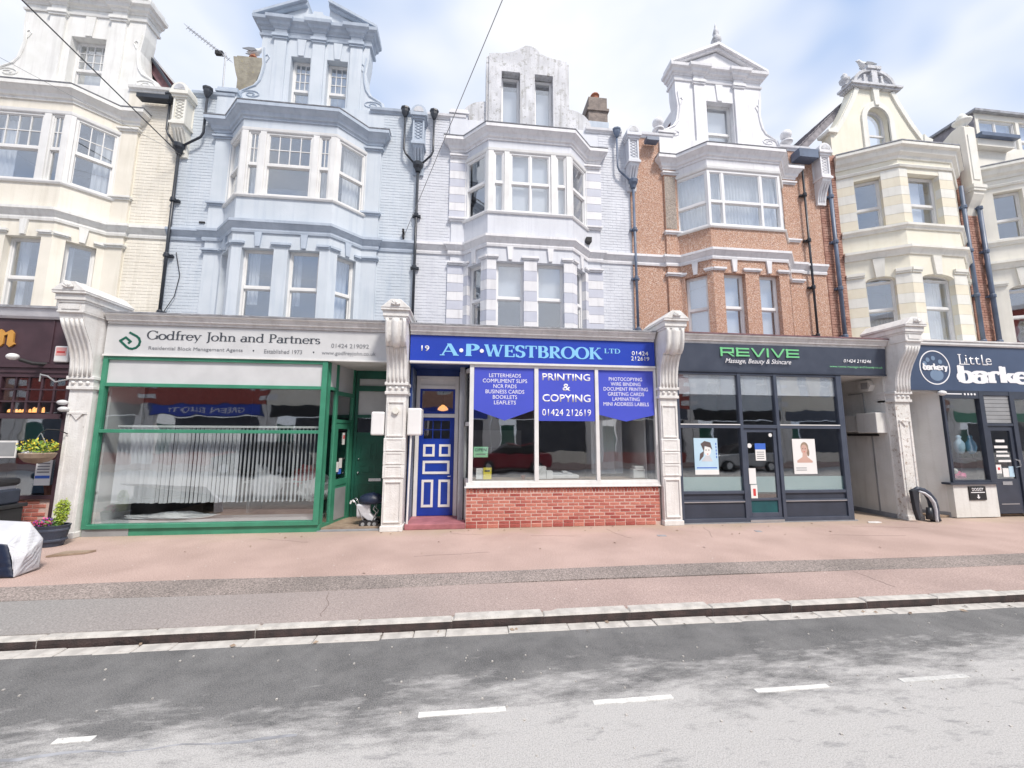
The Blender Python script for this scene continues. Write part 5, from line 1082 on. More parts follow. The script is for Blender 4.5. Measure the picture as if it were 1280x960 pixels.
# ---------------- estate agents (blue house)
h = h2
shopcornice(h, -5.36, -.25, 3.86, 4.07)
s = thing('shop_sign', 'white estate agents fascia sign reading Godfrey John and Partners', 'sign', (-2.8, .03, 3.28))
ob('sign_board', B(ID, (-5.38, -.25, 0, .06, 3.28, 3.855)), 'lgrey', s); ob('sign_bead', B(ID, (-5.38, -.25, -.03, .08, 3.245, 3.278)), 'white', s)
F0 = FR(0, 0, 1, 0)
stroke_text('Godfrey John and Partners', F0, -4.68, 3.585, 3.13, .165, 'txtk', s, T=.13, t=.05)
text('Residential Block Management Agents', F0, -4.63, 3.365, w=1.66, h=.085, m='txtg', parent=s)
text('•', F0, -2.79, 3.40, h=.03, m='txtk', parent=s); text('Established 1973', F0, -2.58, 3.37, w=.70, h=.08, m='txtg', parent=s); text('•', F0, -1.68, 3.40, h=.03, m='txtk', parent=s)
text('www.godfreyjohn.co.uk', F0, -1.51, 3.352, w=1.03, h=.095, m='txtg', parent=s); text('01424 219092', F0, -1.34, 3.515, w=.72, h=.085, m='txtg', parent=s)
lg = MB(F0)
def band_poly(pts, wd):
    for (a, b) in zip(pts, pts[1:]):
        L_ = math.hypot(b[0]-a[0], b[1]-a[1]); nx, nz = -(b[1]-a[1])/L_*wd/2, (b[0]-a[0])/L_*wd/2; ex, ez = (b[0]-a[0])/L_*wd*.3, (b[1]-a[1])/L_*wd*.3
        band_poly.k += 1; dd = -.006-.0002*(band_poly.k % 6)
        lg.prism([(a[0]-ex+nx, a[1]-ez+nz), (b[0]+ex+nx, b[1]+ez+nz), (b[0]+ex-nx, b[1]+ez-nz), (a[0]-ex-nx, a[1]-ez-nz)], dd, .0)
band_poly.k = 0
cx_, cz_ = -4.93, 3.53
band_poly([(cx_-.05, cz_+.17), (cx_+.06, cz_+.11)]+[(cx_+.01+.13*math.cos(a), cz_-.01+.13*math.sin(a)) for a in [math.radians(d) for d in (62, 35, 5, -25, -55, -85, -110, -135)]]+[(cx_-.20, cz_+.01), (cx_-.11, cz_+.075), (cx_-.02, cz_+.00), (cx_-.05, cz_-.03)], .038)
ob('emblem', lg, 'dgreen', s)
ob('stall_riser', B(ID, (-5.38, -1.36, .03, .3, 0, .13)), 'green', h); ob('riser_panel', B(ID, (-5.37, -4.62, .02, .04, 0.0, .125)), 'grey', h)
fr_ = MB(); fr_.box(-5.38, -5.30, 0, .10, .13, 3.245); fr_.box(-1.48, -1.38, -.01, .10, .13, 3.245); fr_.box(-5.30, -1.48, 0, .1, 3.18, 3.245); fr_.box(-5.30, -1.48, .005, .1, 2.68, 2.745); fr_.box(-5.30, -1.48, .005, .1, 1.825, 1.89); fr_.box(-5.30, -1.48, -.01, .12, .13, .205)
sw = ob('shop_window_frame', fr_, 'green', h, bevel=.005)
ob('blank_panel', B(ID, (-5.30, -1.48, .04, .055, 2.745, 3.18)), 'lgrey', sw)
sheet_on('pane', -5.30, -1.48, 1.89, 2.68, .05, 'glasss', sw, th=.008); sheet_on('pane', -5.30, -1.48, .205, 1.825, .05, 'glasss', sw, th=.008)
room(h, -5.32, -.30, depth=5.2)
ob('window_board', B(ID, (-5.30, -1.5, .13, .75, .13, .20)), 'lgrey', h); ob('display_return', B(ID, (-5.31, -5.27, .13, .9, .2, 3.2)), 'curtain', h)
vb = thing('vertical_blind', 'long vertical slatted blind hanging behind the estate agents window', 'blind', (-3.3, .5, .55))
ob('headrail', B(ID, (-5.15, -1.52, .21, .27, 1.93, 1.97)), 'white', vb)
x = -5.10; k = 0
while x < -1.56:
    yy = .24; a = random.uniform(.85, 1.15) if x < -3.0 else random.uniform(1.2, 1.42)
    hw_ = random.uniform(.026, .036) if x < -3.0 else random.uniform(.018, .028); dx, dy = hw_*math.cos(a), hw_*math.sin(a); zb = .53+random.uniform(-.008, .008)
    mb = MB(); mb.zprism([(x-dx, yy-dy), (x+dx, yy+dy), (x+dx, yy+dy+.003), (x-dx, yy-dy+.003)], zb, 1.93); ob('blind_slat', mb, 'blind', vb); x += .074; k += 1
def crumpled(name, cx, cy, z, rx, ry, h_, m, label, cat, seed=1, parent=None):
    rnd = random.Random(seed); bm = bmesh.new(); bmesh.ops.create_icosphere(bm, subdivisions=3, radius=1)
    ph = [rnd.uniform(0, 6) for _ in range(6)]
    for v in bm.verts:
        k_ = 1+.13*math.sin(v.co.x*5+ph[0])+.10*math.sin(v.co.y*7+ph[1])+.12*math.sin(v.co.z*6+ph[2]+v.co.x*4)+.06*math.sin(v.co.x*13+v.co.y*11+ph[3])
        v.co = Vector((cx+v.co.x*rx*k_, cy+v.co.y*ry*k_, z+max(0, (v.co.z*.6+.5))*h_*k_))
    me = bpy.data.meshes.new(name); bm.to_mesh(me); bm.free()
    return ob(name, me, m, parent, label=label, cat=cat, smooth=False)
crumpled('dust_sheet', -4.2, .45, .205, .75, .16, .10, 'curtain', 'creased pale dust sheet lying on the window board of the estate agents', 'dust sheet', 3)
crumpled('plastic_bag', -2.85, 1.1, .45, .26, .2, .55, 'tarpl', 'white and blue plastic bag bundle behind the blind', 'bag', 5)
crumpled('plastic_bag', -1.95, 1.5, .35, .38, .3, .45, 'curtain', 'large pale bundle behind the right end of the blind', 'bag', 8)
crumpled('coat', -2.35, 1.9, .6, .30, .2, .4, 'red', 'dark red bundle between the pale bags in the estate agents', 'clothing', 9)
t = thing('desk', 'pale office desk standing behind the blind', 'desk', (-2.6, 2.0, .05)); ob('desk_top', B(ID, (-3.6, -1.7, 1.7, 2.4, .72, .76)), 'lgrey', t)
for q in (-3.5, -1.8): ob('leg', B(ID, (q-.03, q+.03, 1.75, 2.35, .05, .72)), 'grey', t)
# splayed side screen with the shop door, then the house door at the back of the lobby
sf = FR(-1.37, .10, -1.13, 1.12); L1 = sf.L
sd_ = MB(sf); sd_.box(0, .06, 0, .07, 0.02, 3.24); sd_.box(.30, .36, 0, .07, .02, 3.24); sd_.box(L1-.07, L1, 0, .07, .02, 3.24)
sd_.box(.06, .30, 0, .07, 2.7, 2.76); sd_.box(.36, L1-.07, 0, .07, 2.62, 2.7); sd_.box(.36, L1-.07, 0, .07, 2.05, 2.12); sd_.box(.06, .30, 0, .07, .02, .1)
ss = ob('side_screen', sd_, 'green', h); ob('blank_panel', B(sf, (.06, .30, .03, .04, 2.76, 3.24), (.36, L1-.07, .03, .04, 2.70, 3.24)), 'lgrey', ss)
ob('pane', B(sf, (.06, .30, .03, .036, .1, 2.7), (.36, L1-.07, .03, .036, 2.12, 2.62)), 'glasss', ss)
sdr = MB(sf); sdr.box(.365, .45, .01, .06, .03, 2.045); sdr.box(L1-.16, L1-.075, .01, .06, .03, 2.045); sdr.box(.45, L1-.16, .01, .06, 1.93, 2.045); sdr.box(.45, L1-.16, .01, .06, .78, .9); sdr.box(.45, L1-.16, .02, .05, .03, .78)
dd_ = ob('shop_door', sdr, 'green', h, label='green half glazed shop door in the side screen'); ob('pane', B(sf, (.45, L1-.16, .03, .036, .9, 1.93)), 'glasss', dd_); ob('kick_panel', B(sf, (.47, L1-.18, .012, .02, .1, .72)), 'grey', dd_)
nts = thing('notices', 'small white and blue notices stuck on the green side door glass', 'notices', (-1.25, .6, 1.0))
for (a, b, za, zb, mm) in ((.47, .56, 1.05, 1.25, 'paperw'), (.56, .66, 1.0, 1.1, 'bluep'), (.58, .68, 1.12, 1.32, 'paperw'), (.66, .74, 1.6, 1.85, 'paperw'), (.67, .73, 1.72, 1.80, 'red')): ob('notice', B(sf, (a, b, .020-(.002 if mm in ('red', 'bluep') else 0), .0262, za, zb)), mm, nts)
bf = FR(-1.12, 1.12, -.20, 1.12); LB = bf.L
bd = MB(bf); bd.box(.0, .06, 0, .08, .02, 3.24); bd.box(LB-.06, LB, 0, .08, .02, 3.24); bd.box(.06, LB-.06, 0, .08, 3.06, 3.24); bd.box(.06, LB-.06, 0, .08, 2.78, 2.9); bd.box(.06, LB-.06, 0, .08, 2.18, 2.25); bd.box(.06, LB-.06, 0, .08, 1.78, 1.86)
bs_ = ob('door_frame', bd, 'dgreen', h); ob('blank_panel', B(bf, (.06, LB-.06, .04, .05, 2.9, 3.06), (.06, LB-.06, .04, .05, 2.25, 2.78)), 'lgrey', bs_); ob('pane', B(bf, (.06, LB-.06, .04, .046, 1.86, 2.18)), 'glasss', bs_)
dr = MB(bf); dr.box(.06, LB-.06, .02, .06, .03, 1.78)
dd_ = ob('house_door', dr, 'dgreen', h, label='dark green panelled house door at the back of the lobby')
for (a, b, za, zb) in ((.14, .42, 1.25, 1.65), (.48, .76, 1.25, 1.65), (.14, .42, .95, 1.15), (.48, .76, .95, 1.15), (.14, .42, .2, .75), (.48, .76, .2, .75)):
    p = MB(bf); p.box(a, b, .012, .02, za, za+.02); p.box(a, b, .012, .02, zb-.02, zb); p.box(a, a+.02, .013, .02, za+.02, zb-.02); p.box(b-.02, b, .013, .02, za+.02, zb-.02); p.box(a+.04, b-.04, .010, .02, za+.04, zb-.04); ob('door_panel', p, 'dgreen', dd_)
ob('letterbox', B(bf, (.36, .62, .005, .02, .80, .86)), 'chrome', dd_); k_ = MB(bf); k_.ball((.13, -.0, .98), .028, 8); ob('door_knob', k_, 'chrome', dd_, smooth=True); k_ = MB(bf); k_.ball((.13, -.0, 1.28), .02, 8); ob('door_knob', k_, 'chrome', dd_, smooth=True)
text('17', bf, .52, 1.36, h=.07, m='txtw', parent=dd_, d=.012)
text('00', bf, .40, 1.92, h=.12, m='txtw', parent=bs_, d=.030)
ob('lobby_ceiling', B(ID, (-1.47, -.2, .09, 1.2, 3.245, 3.3)), 'cut', h); ob('lobby_floor', B(ID, (-1.40, -.22, .01, 1.2, .0, .02)), 'gslab', h); ob('lobby_wall', B(ID, (-.24, -.19, .28, 1.3, 0, 3.25)), 'cut', h)
# folded pushchair
t = thing('pushchair', 'folded pushchair with navy hood and pale grey seat leaning in the green lobby', 'pushchair', (-.52, .3, .02))
P_ = FR(-.86, .22, .14, .22)
hd = MB(P_); hd.v = []; bm = bmesh.new(); bmesh.ops.create_icosphere(bm, subdivisions=3, radius=1)
for v in bm.verts:
    q = v.co; q.z = max(q.z, -.35); v.co = Vector((-.50+q.x*.22+.02*math.sin(q.y*6), .30+q.y*.15, .52+q.z*.15+.012*math.sin(q.x*14)))
me = bpy.data.meshes.new('hood'); bm.to_mesh(me); bm.free(); ob('hood', me, 'tarpn', t, smooth=True)
st_ = MB(P_); st_.uprism([(.0, .44), (.05, .47), (.16, .20), (.13, .16), (.03, .22)], .10, .36); ob('seat', st_, 'tarpl', t, bevel=.02)
st_ = MB(P_); st_.prism([(.14, .40), (.22, .43), (.47, .16), (.38, .10), (.22, .22)], .02, .20); ob('footmuff', st_, 'tarpl', t, bevel=.02)
for yy in (.02, .22):
    fr2 = MB(P_); fr2.tube([(.0, yy, .52), (.03, yy, .55), (.07, yy, .50), (.12, yy, .40), (.24, yy, .14), (.24, yy, .10)], .012, 7); fr2.tube([(.46, yy, .46), (.42, yy, .36), (.48, yy, .30), (.40, yy, .10)], .011, 7); ob('frame_tube', fr2, 'chrome', t, smooth=True)
gr = MB(P_); gr.tube([(-.02, .02, .47), (.0, .02, .53)], .018, 7); gr.tube([(.02, .02, .54), (.06, .02, .50)], .018, 7); ob('handle_grip', gr, 'white', t)
for (wx, wy) in ((.24, .0), (.24, .22), (.46, .0), (.46, .22), (.36, .02)):
    wh = MB(P_); wh.tube([(wx, wy-.02, .085), (wx, wy+.02, .085)], .072, 14); o_ = ob('wheel', wh, 'black', t); hb = MB(P_); hb.tube([(wx, wy-.024, .085), (wx, wy-.019, .085)], .035, 10); ob('hub', hb, 'grey', o_)

# ---------------- printing shop (lilac house)
h = h3
shopcornice(h, .19, 5.36, 3.835, 4.05)
s = thing('shop_sign', 'royal blue fascia sign reading A P WESTBROOK LTD in pale blue letters', 'sign', (2.8, .03, 3.29))
ob('sign_board', B(ID, (.19, 5.37, 0, .06, 3.30, 3.83)), 'royal', s); ob('sign_bead', B(ID, (.19, 5.37, -.03, .09, 3.255, 3.298)), 'white', s)
stroke_text('A', F0, .79, 3.425, .36, .245, 'txtb', s, T=.21, t=.08); stroke_text('P', F0, 1.285, 3.425, .29, .245, 'txtb', s, T=.23, t=.08); stroke_text('WESTBROOK', F0, 1.685, 3.425, 2.50, .245, 'txtb', s, T=.21, t=.08)
# the two round stops are white
for xx in (1.215, 1.635): mb = MB(F0); mb.disc(xx, 3.535, .042, -.010, -.0065, 16); ob('round_stop', mb, 'txtw', s)
stroke_text('LTD', F0, 4.24, 3.56, .36, .10, 'txtb', s, T=.17, t=.07)
text('19', F0, .41, 3.50, h=.115, w=.16, bold=.01, parent=s); text('01424', F0, 5.04, 3.53, w=.37, h=.09, bold=.008, parent=s, align='C'); text('212619', F0, 5.04, 3.415, w=.41, h=.09, bold=.008, parent=s, align='C')
# bricks of the stall riser, one object each
ob('riser_mortar', B(ID, (1.365, 5.375, .024, .25, 0, .735)), 'mortar', h)
def brick_mesh(w, hh, dp=.06, b=.006):
    mb = MB(); mb.box(0, w, 0, dp, 0, hh); me = mb.mesh('brick'); bm = bmesh.new(); bm.from_mesh(me)
    bmesh.ops.bevel(bm, geom=[e for e in bm.edges if abs(e.verts[0].co.y) < 1e-6 and abs(e.verts[1].co.y) < 1e-6], offset=b, segments=1, affect='EDGES'); bm.to_mesh(me); bm.free(); return me
bml = {}
def brick(parent, x, y, z, kind, rot=0):
    mm = random.choices(['brick', 'brickb', 'brickc'], [5, 5, 1.3] if z > .2 else [5, 2, 4])[0]
    if (kind, mm) not in bml: q = brick_mesh(*{'s': (.203, .055), 'h': (.095, .055), 'v': (.055, .095), 'p': (.203, .07)}[kind]); q.materials.append(M[mm]); bml[(kind, mm)] = q
    o = bpy.data.objects.new('brick', bml[(kind, mm)]); C.objects.link(o); o.location = (x, y+random.uniform(-.003, .002), z); o.rotation_euler = (random.uniform(-.01, .01), random.uniform(-.008, .008), rot+random.uniform(-.006, .006)); attach(o, parent)
for r in range(9):
    z = .078+r*.0655; x = 1.372 if r % 2 == 0 else 1.372+.109
    if r % 2: brick(h, 1.372, .020, z, 'h')
    while x < 5.17: brick(h, x, .020, z, 's'); x += .2165
    if 5.375-x > .09: brick(h, x, .020, z, 'h')
x = 1.372
while x < 5.2: brick(h, x, .015, .003, 'p'); x += .2165
x = 1.372
while x < 5.32: brick(h, x, .020, .672, 'v'); x += .0675
for r in range(9): brick(h, 1.362, .24, .078+r*.0655, 's', rot=-math.pi/2)
ob('window_sill', B(ID, (1.33, 5.385, -.03, .14, .775, .805), (1.36, 5.385, 0.0, .14, .805, .875)), 'white', h, bevel=.006)
fr_ = MB()
for a, b in ((1.40, 1.485), (2.735, 2.82), (4.03, 4.105), (5.335, 5.385)): fr_.box(a, b, .01, .10, .875, 3.255)
for a, b in ((1.485, 2.735), (2.82, 4.03), (4.105, 5.335)): fr_.box(a, b, .015, .10, 3.20, 3.255); fr_.box(a, b, .015, .10, .875, .905)
sw = ob('shop_window_frame', fr_, 'white', h, bevel=.005)
for a, b in ((1.485, 2.735), (2.82, 4.03), (4.105, 5.335)): sheet_on('pane', a, b, .905, 3.20, .05, 'glasss', sw, th=.008)
room(h, 1.3, 5.36, m='room', depth=5.0)
ob('room_side', B(ID, (5.25, 5.29, .4, 4.9, .1, 3.5)), 'curtain', h)
def banner(label, poly, lines):
    t = thing('window_banner', label, 'banner', (poly[0][0], .04, 2.1), group='blue vinyl banners in the printing shop windows')
    mb = MB(); mb.prism(poly, .040, .046); ob('vinyl', mb, 'banner', t)
    for (s_, u, z, w_, h_, bd) in lines: text(s_, F0, u, z, w=w_, h=h_, parent=t, align='C', d=.0385, bold=bd if h_ > .1 else 0)
    return t
zs_ = [2.955+.0-.098*i for i in range(6)]
banner('violet blue banner listing letterheads, compliment slips and leaflets, left of three', [(1.49, 3.2), (2.73, 3.2), (2.73, 2.33), (2.12, 2.11), (1.49, 2.33)], [(a, 2.125, 3.0-.112*i, w_, .078, .006) for i, (a, w_) in enumerate([('LETTERHEADS', .66), ('COMPLIMENT SLIPS', .92), ('NCR PADS', .48), ('BUSINESS CARDS', .80), ('BOOKLETS', .50), ('LEAFLETS', .45)])])
banner('square violet blue banner reading PRINTING and COPYING, middle of three', [(2.825, 3.2), (4.025, 3.2), (4.025, 2.11), (2.825, 2.11)], [('PRINTING', 3.42, 2.955, 1.03, .15, .016), ('&', 3.42, 2.74, .17, .15, .016), ('COPYING', 3.42, 2.505, 1.03, .16, .016), ('01424 212619', 3.42, 2.215, 1.04, .14, .004)])
banner('violet blue banner listing photocopying, laminating and address labels, right of three', [(4.11, 3.2), (5.33, 3.2), (5.33, 2.25), (4.70, 2.11), (4.11, 2.25)], [(a, 4.715, 2.975-.107*i, w_, .076, .006) for i, (a, w_) in enumerate([('PHOTOCOPYING', .74), ('WIRE BINDING', .66), ('DOCUMENT PRINTING', .98), ('GREETING CARDS', .80), ('LAMINATING', .60), ('MINI ADDRESS LABELS', 1.0)])])
t = thing('open_sign', 'small mint green sign reading OPEN in the left window', 'sign', (1.64, .06, 1.36)); ob('card', B(ID, (1.50, 1.79, .060, .064, 1.37, 1.58)), 'paperg', t); text('OPEN', F0, 1.645, 1.49, w=.23, h=.06, m='txtk', parent=t, align='C', d=.058, bold=.01)
ob('small_print', B(ID, (1.55, 1.74, .0585, .060, 1.425, 1.44)), 'txtg', t)
t = thing('leaflets', 'white leaflet and yellow leaflet standing in the left window corner', 'leaflets', (1.7, .14, .9)); ob('leaflet', B(ID, (1.56, 1.70, .16, .164, .93, 1.15)), 'paperw', t); ob('leaflet', B(ID, (1.705, 1.87, .13, .134, .93, 1.16)), 'papery', t); ob('leaflet_stripe', B(ID, (1.73, 1.84, .126, .13, 1.08, 1.11)), 'txtk', t)
ob('window_bench', B(ID, (1.5, 5.24, .14, .8, .80, .90)), 'wood', h)
t = thing('shelf_unit', 'pale grey shelf unit against the back of the left window bay', 'shelves', (2.1, 3.9, .9)); ob('cupboard', B(ID, (1.5, 2.95, 3.6, 4.0, 1.45, 1.95)), 'lgrey', t)
for q in range(3): ob('door_leaf', B(ID, (1.52+q*.48, 1.97+q*.48, 3.585, 3.6, 1.47, 1.93)), 'lgrey', t)
t = thing('printer', 'white desktop printer low in the middle window', 'printer', (3.35, .5, .9)); ob('casing', B(ID, (3.10, 3.75, .35, .7, .91, .98)), 'white', t, bevel=.01); ob('lid', B(ID, (3.18, 3.62, .37, .65, .98, 1.02)), 'lgrey', t, bevel=.01); ob('paper_tray', B(ID, (3.40, 3.50, .36, .5, 1.02, 1.06)), 'white', t)
t = thing('box_pile', 'two white paper boxes at the left of the middle window', 'boxes', (2.98, .4, .9)); ob('box', B(ID, (2.86, 3.03, .3, .5, .91, 1.16)), 'paperw', t); ob('box', B(ID, (3.04, 3.17, .3, .5, .91, 1.07)), 'paperw', t)
t = thing('label_machine', 'small white machine at the lower right of the right window', 'machine', (5.08, .4, .9)); ob('casing', B(ID, (4.93, 5.20, .3, .5, .91, 1.10)), 'white', t, bevel=.015); ob('top', B(ID, (4.97, 5.17, .3, .48, 1.10, 1.16)), 'white', t, bevel=.01); ob('slot', B(ID, (5.02, 5.17, .296, .3, 1.06, 1.08)), 'grey', t)
curtain(h, ID, 4.2, 4.95, .95, 2.9, .9, 'blind', amp=.05, wl=.3, name='window_drape')
ob('pot_plant', (lambda m_: m_)(MB().lathe((2.55, .35, .9), [(.03, 0), (.05, .08)], 8)), 'terra', label='tiny pot plant on the left window bench', cat='plant')
# door lobby
ob('step', B(ID, (.20, 1.36, .0, .8, 0, .105)), 'step', h, bevel=.012)
ob('lobby_ceiling', B(ID, (.19, 1.42, .09, .95, 3.24, 3.29)), 'navy', h); ob('lobby_wall', B(ID, (.185, .22, .27, .9, 0, 3.24)), 'navy', h); ob('wall_lining', B(ID, (.221, .235, .28, .8, .1, 3.2)), 'bluepipe', h)
DYY = .76
fm_ = MB(); fm_.box(.25, .33, DYY, DYY+.09, .105, 3.1); fm_.box(1.09, 1.17, DYY, DYY+.09, .105, 3.1); fm_.box(.33, 1.09, DYY, DYY+.09, 2.82, 2.9); fm_.box(.33, 1.09, DYY, DYY+.09, 2.19, 2.27); fm_.box(.33, 1.09, DYY, DYY+.09, 3.04, 3.1); fm_.box(.33, 1.09, DYY+.03, DYY+.06, 2.9, 3.04)
df = ob('door_frame', fm_, 'white', h, bevel=.005); ob('upper_wall', B(ID, (.22, 1.42, DYY+.02, DYY+.1, 3.1, 3.24)), 'navy', h)
ob('transom_frame', B(ID, (.33, .375, DYY+.02, DYY+.07, 2.27, 2.82), (1.045, 1.09, DYY+.02, DYY+.07, 2.27, 2.82), (.375, 1.045, DYY+.02, DYY+.07, 2.27, 2.32), (.375, 1.045, DYY+.02, DYY+.07, 2.77, 2.82)), 'doorblue', df)
ob('pane', B(ID, (.375, 1.045, DYY+.04, DYY+.046, 2.32, 2.77)), 'glasss', df)
dl = MB(); y0 = DYY+.02; y1 = DYY+.07; wall(dl, .335, 1.085, .115, 2.185, y0, y1, [(.43, .99, 1.73, 2.12)])
door = ob('house_door', dl, 'doorblue', h, label='royal blue door with white outlined panels, number 19'); 
gb = MB(); gb.box(.615, .632, y0+.01, y1-.01, 1.73, 2.12); gb.box(.79, .807, y0+.01, y1-.01, 1.73, 2.12); gb.box(.43, .99, y0+.012, y1-.012, 1.915, 1.932); ob('glazing_bars', gb, 'doorblue', door)
ob('pane', B(ID, (.43, .99, y0+.02, y0+.026, 1.73, 2.12)), 'glasss', door)
for (a, b, za, zb) in ((.43, .675, 1.35, 1.61), (.77, 1.015, 1.35, 1.61), (.43, 1.0, .98, 1.26), (.42, .665, .29, .86), (.775, 1.02, .29, .86)):
    p = MB(); e = .05; p.box(a, a+e, y0-.012, y0, za, zb); p.box(b-e, b, y0-.012, y0, za, zb); p.box(a+e, b-e, y0-.012, y0, za, za+e); p.box(a+e, b-e, y0-.012, y0, zb-e, zb); ob('panel_moulding', p, 'white', door)
k_ = MB(); k_.tube([(.97, y0, .93), (.97, y0-.05, .93), (1.03, y0-.05, .935)], .010, 6); ob('door_handle', k_, 'chrome', door)
ss_ = FR(1.44, .10, 1.18, DYY); mb = MB(FR(1.18, DYY, 1.44, .10)); sf = FR(1.18, DYY, 1.42, .10); LS = sf.L
mb = MB(sf); mb.box(0, .05, 0, .06, .11, 3.2); mb.box(LS-.05, LS, 0, .06, .11, 3.2); mb.box(.05, LS-.05, 0, .06, 2.0, 2.08); mb.box(.05, LS-.05, 0, .06, 3.12, 3.2); mb.box(.05, LS-.05, 0, .06, .85, .93); mb.box(.05, LS-.05, .01, .05, .11, .85); mb.box(LS*.45, LS*.45+.03, 0, .06, .93, 3.12)
sc_ = ob('side_screen', mb, 'white', h); ob('pane', B(sf, (.05, LS-.05, .02, .026, .93, 2.0), (.05, LS-.05, .02, .026, 2.08, 3.12)), 'glasss', sc_)
ob('hall_wall', B(ID, (.2, 1.25, 2.9, 3.0, 0, 3.2), (.20, .24, .87, 2.9, 0, 3.2), (1.2, 1.25, .87, 2.9, 0, 3.2), (.2, 1.25, .87, 3.0, 3.2, 3.3)), 'room', h)
t = thing('pendant_lamp', 'lit orange glass pendant lamp behind the fanlight of the blue door', 'lamp', (.80, 1.3, 2.4))
mb = MB(); mb.lathe((.80, 1.25, 2.36), [(.03, 0), (.115, .02), (.12, .05), (.09, .09), (.045, .12), (.03, .14)], 14); ob('lamp_shade', mb, 'lampw', t, smooth=True)
mb = MB(); mb.tube([(.80, 1.25, 2.50), (.80, 1.25, 3.2)], .006, 5); ob('flex', mb, 'dark', t)
# white meter boxes beside the pilaster, alarm puck on its face
def rbox(name, label, x0, x1, y0, y1, z0, z1, m='upvc', cat='box', group=None, r=.03):
    o = ob(name, B(ID, (x0, x1, y0, y1, z0, z1)), m, label=label, cat=cat, group=group, bevel=r); return o
rbox('meter_box', 'white rounded box on the left side of the pilaster facing the green lobby', -.50, -.245, -.06, .30, 1.80, 2.26)
rbox('meter_box', 'white rounded box on the right side of the pilaster beside the blue door', .185, .46, -.02, .35, 1.80, 2.34)
mb = MB(FR(-.03, -.08, .97, -.08)); mb.tube([(0, 0, 2.28), (0, -.05, 2.28)], .065, 16); ob('bell_sounder', mb, 'ytrim', label='round cream bell sounder on the face of the panelled pilaster', cat='sounder')
mb = MB(); mb.tube([(.24, .05, .1), (.26, .05, 1.80)], .02, 8); ob('conduit', mb, 'white', label='white conduit rising from the step to the meter box', cat='conduit')

# ---------------- beauty salon (orange house)
h = h4
shopcornice(h, 5.83, 10.98, 3.84, 4.06, lead='rooft')
s = thing('shop_sign', 'dark slate fascia sign reading REVIVE in mint green letters', 'sign', (8.4, .03, 3.24))
mb = MB(); mb.uprism([(.06, 3.24), (-.0, 3.24), (-.05, 3.83), (.06, 3.83)], 5.83, 10.96); ob('sign_board', mb, 'slate', s)
RF = FR(0, -.045, 1, -.045)
stroke_text('REVIVE', RF, 6.86, 3.56, 1.94, .205, 'txtgr', s, font=TECH, T=.20, t=.16)
ob('soffit_trim', B(ID, (5.83, 10.96, -.02, .06, 3.205, 3.24)), 'slated', s)
text('Massage, Beauty & Skincare', RF, 6.97, 3.38, w=1.58, h=.135, parent=s, shear=.35); text('01424 218246', RF, 9.86, 3.49, w=.70, h=.075, parent=s, shear=.25, bold=.004)
text('www.revive-massage-and-beauty.co.uk', RF, 9.50, 3.355, w=1.34, h=.06, m='txtgr', parent=s, shear=.2, bold=.003)
fr_ = MB()
for a, b in ((5.83, 5.89), (7.26, 7.335), (8.125, 8.20), (9.665, 9.80)): fr_.box(a, b, .0, .12, .02, 3.20)
for a, b in ((5.89, 7.26), (7.335, 8.125), (8.20, 9.665)):
    fr_.box(a, b, .005, .10, 3.15, 3.20); fr_.box(a, b, .005, .10, 1.985, 2.06); fr_.box(a, b, .0, .12, .02, .10)
for a, b in ((5.89, 7.26), (8.20, 9.665)): fr_.box(a, b, .01, .10, .42, .47); fr_.box(a, b, .01, .10, .60, .66)
sw = ob('shop_window_frame', fr_, 'slate', h, bevel=.005)
ob('transom_trim', B(ID, (5.89, 7.26, -.004, .004, 2.055, 2.075), (8.20, 9.665, -.004, .004, 2.055, 2.075)), 'white', sw)
for a, b in ((5.89, 7.26), (7.335, 8.125), (8.20, 9.665)):
    sheet_on('pane', a, b, 2.06, 3.15, .05, 'glasss', sw, th=.008); sheet_on('frosted_strip', a, b, 2.72, 3.15, .062, 'tarpl', sw)
for a, b in ((5.89, 7.26), (8.20, 9.665)):
    sheet_on('pane', a, b, .66, 1.985, .05, 'glasss', sw, th=.008); ob('lower_panel', B(ID, (a, b, .03, .08, .10, .42), (a, b, .04, .08, .47, .60)), 'slated', sw)
    sheet_on('teal_film', a, b, .66, .95, .062, 'teal', sw); ob('silver_rail', B(ID, (a, b, .004, .02, .425, .445)), 'alu', sw)
dr = MB(); dr.box(7.34, 7.42, .03, .08, .10, 1.98); dr.box(8.04, 8.12, .03, .08, .10, 1.98); dr.box(7.42, 8.04, .03, .08, 1.90, 1.98); dr.box(7.42, 8.04, .03, .08, .10, .20); dr.box(7.42, 8.04, .03, .08, .45, .50)
dd_ = ob('shop_door', dr, 'slate', h, bevel=.004, label='slate blue glazed salon door'); ob('pane', B(ID, (7.42, 8.04, .05, .056, .5, 1.90)), 'glasss', dd_); ob('kick_panel', B(ID, (7.42, 8.04, .05, .06, .20, .45)), 'tealk', dd_); ob('threshold', B(ID, (7.34, 8.12, -.02, .1, .02, .06)), 'alu', dd_)
sheet_on('teal_film', 7.42, 8.04, .62, .95, .062, 'teal', dd_)
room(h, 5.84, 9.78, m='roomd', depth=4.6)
ob('base_kerb', B(ID, (5.83, 9.86, -.02, .13, 0, .02)), 'gslab', h)
ob('side_panel', B(ID, (9.74, 9.80, .12, 1.6, 0, 3.2)), 'slate', h)
ob('lobby_ceiling', B(ID, (9.8, 11.0, .07, 1.9, 3.20, 3.25)), 'cut', h); ob('lobby_side_wall', B(ID, (10.98, 11.06, .1, 1.9, .1, 3.2)), 'cut', h); ob('lobby_skirting', B(ID, (10.965, 11.06, .12, 1.9, 0, .098)), 'gslab', h)
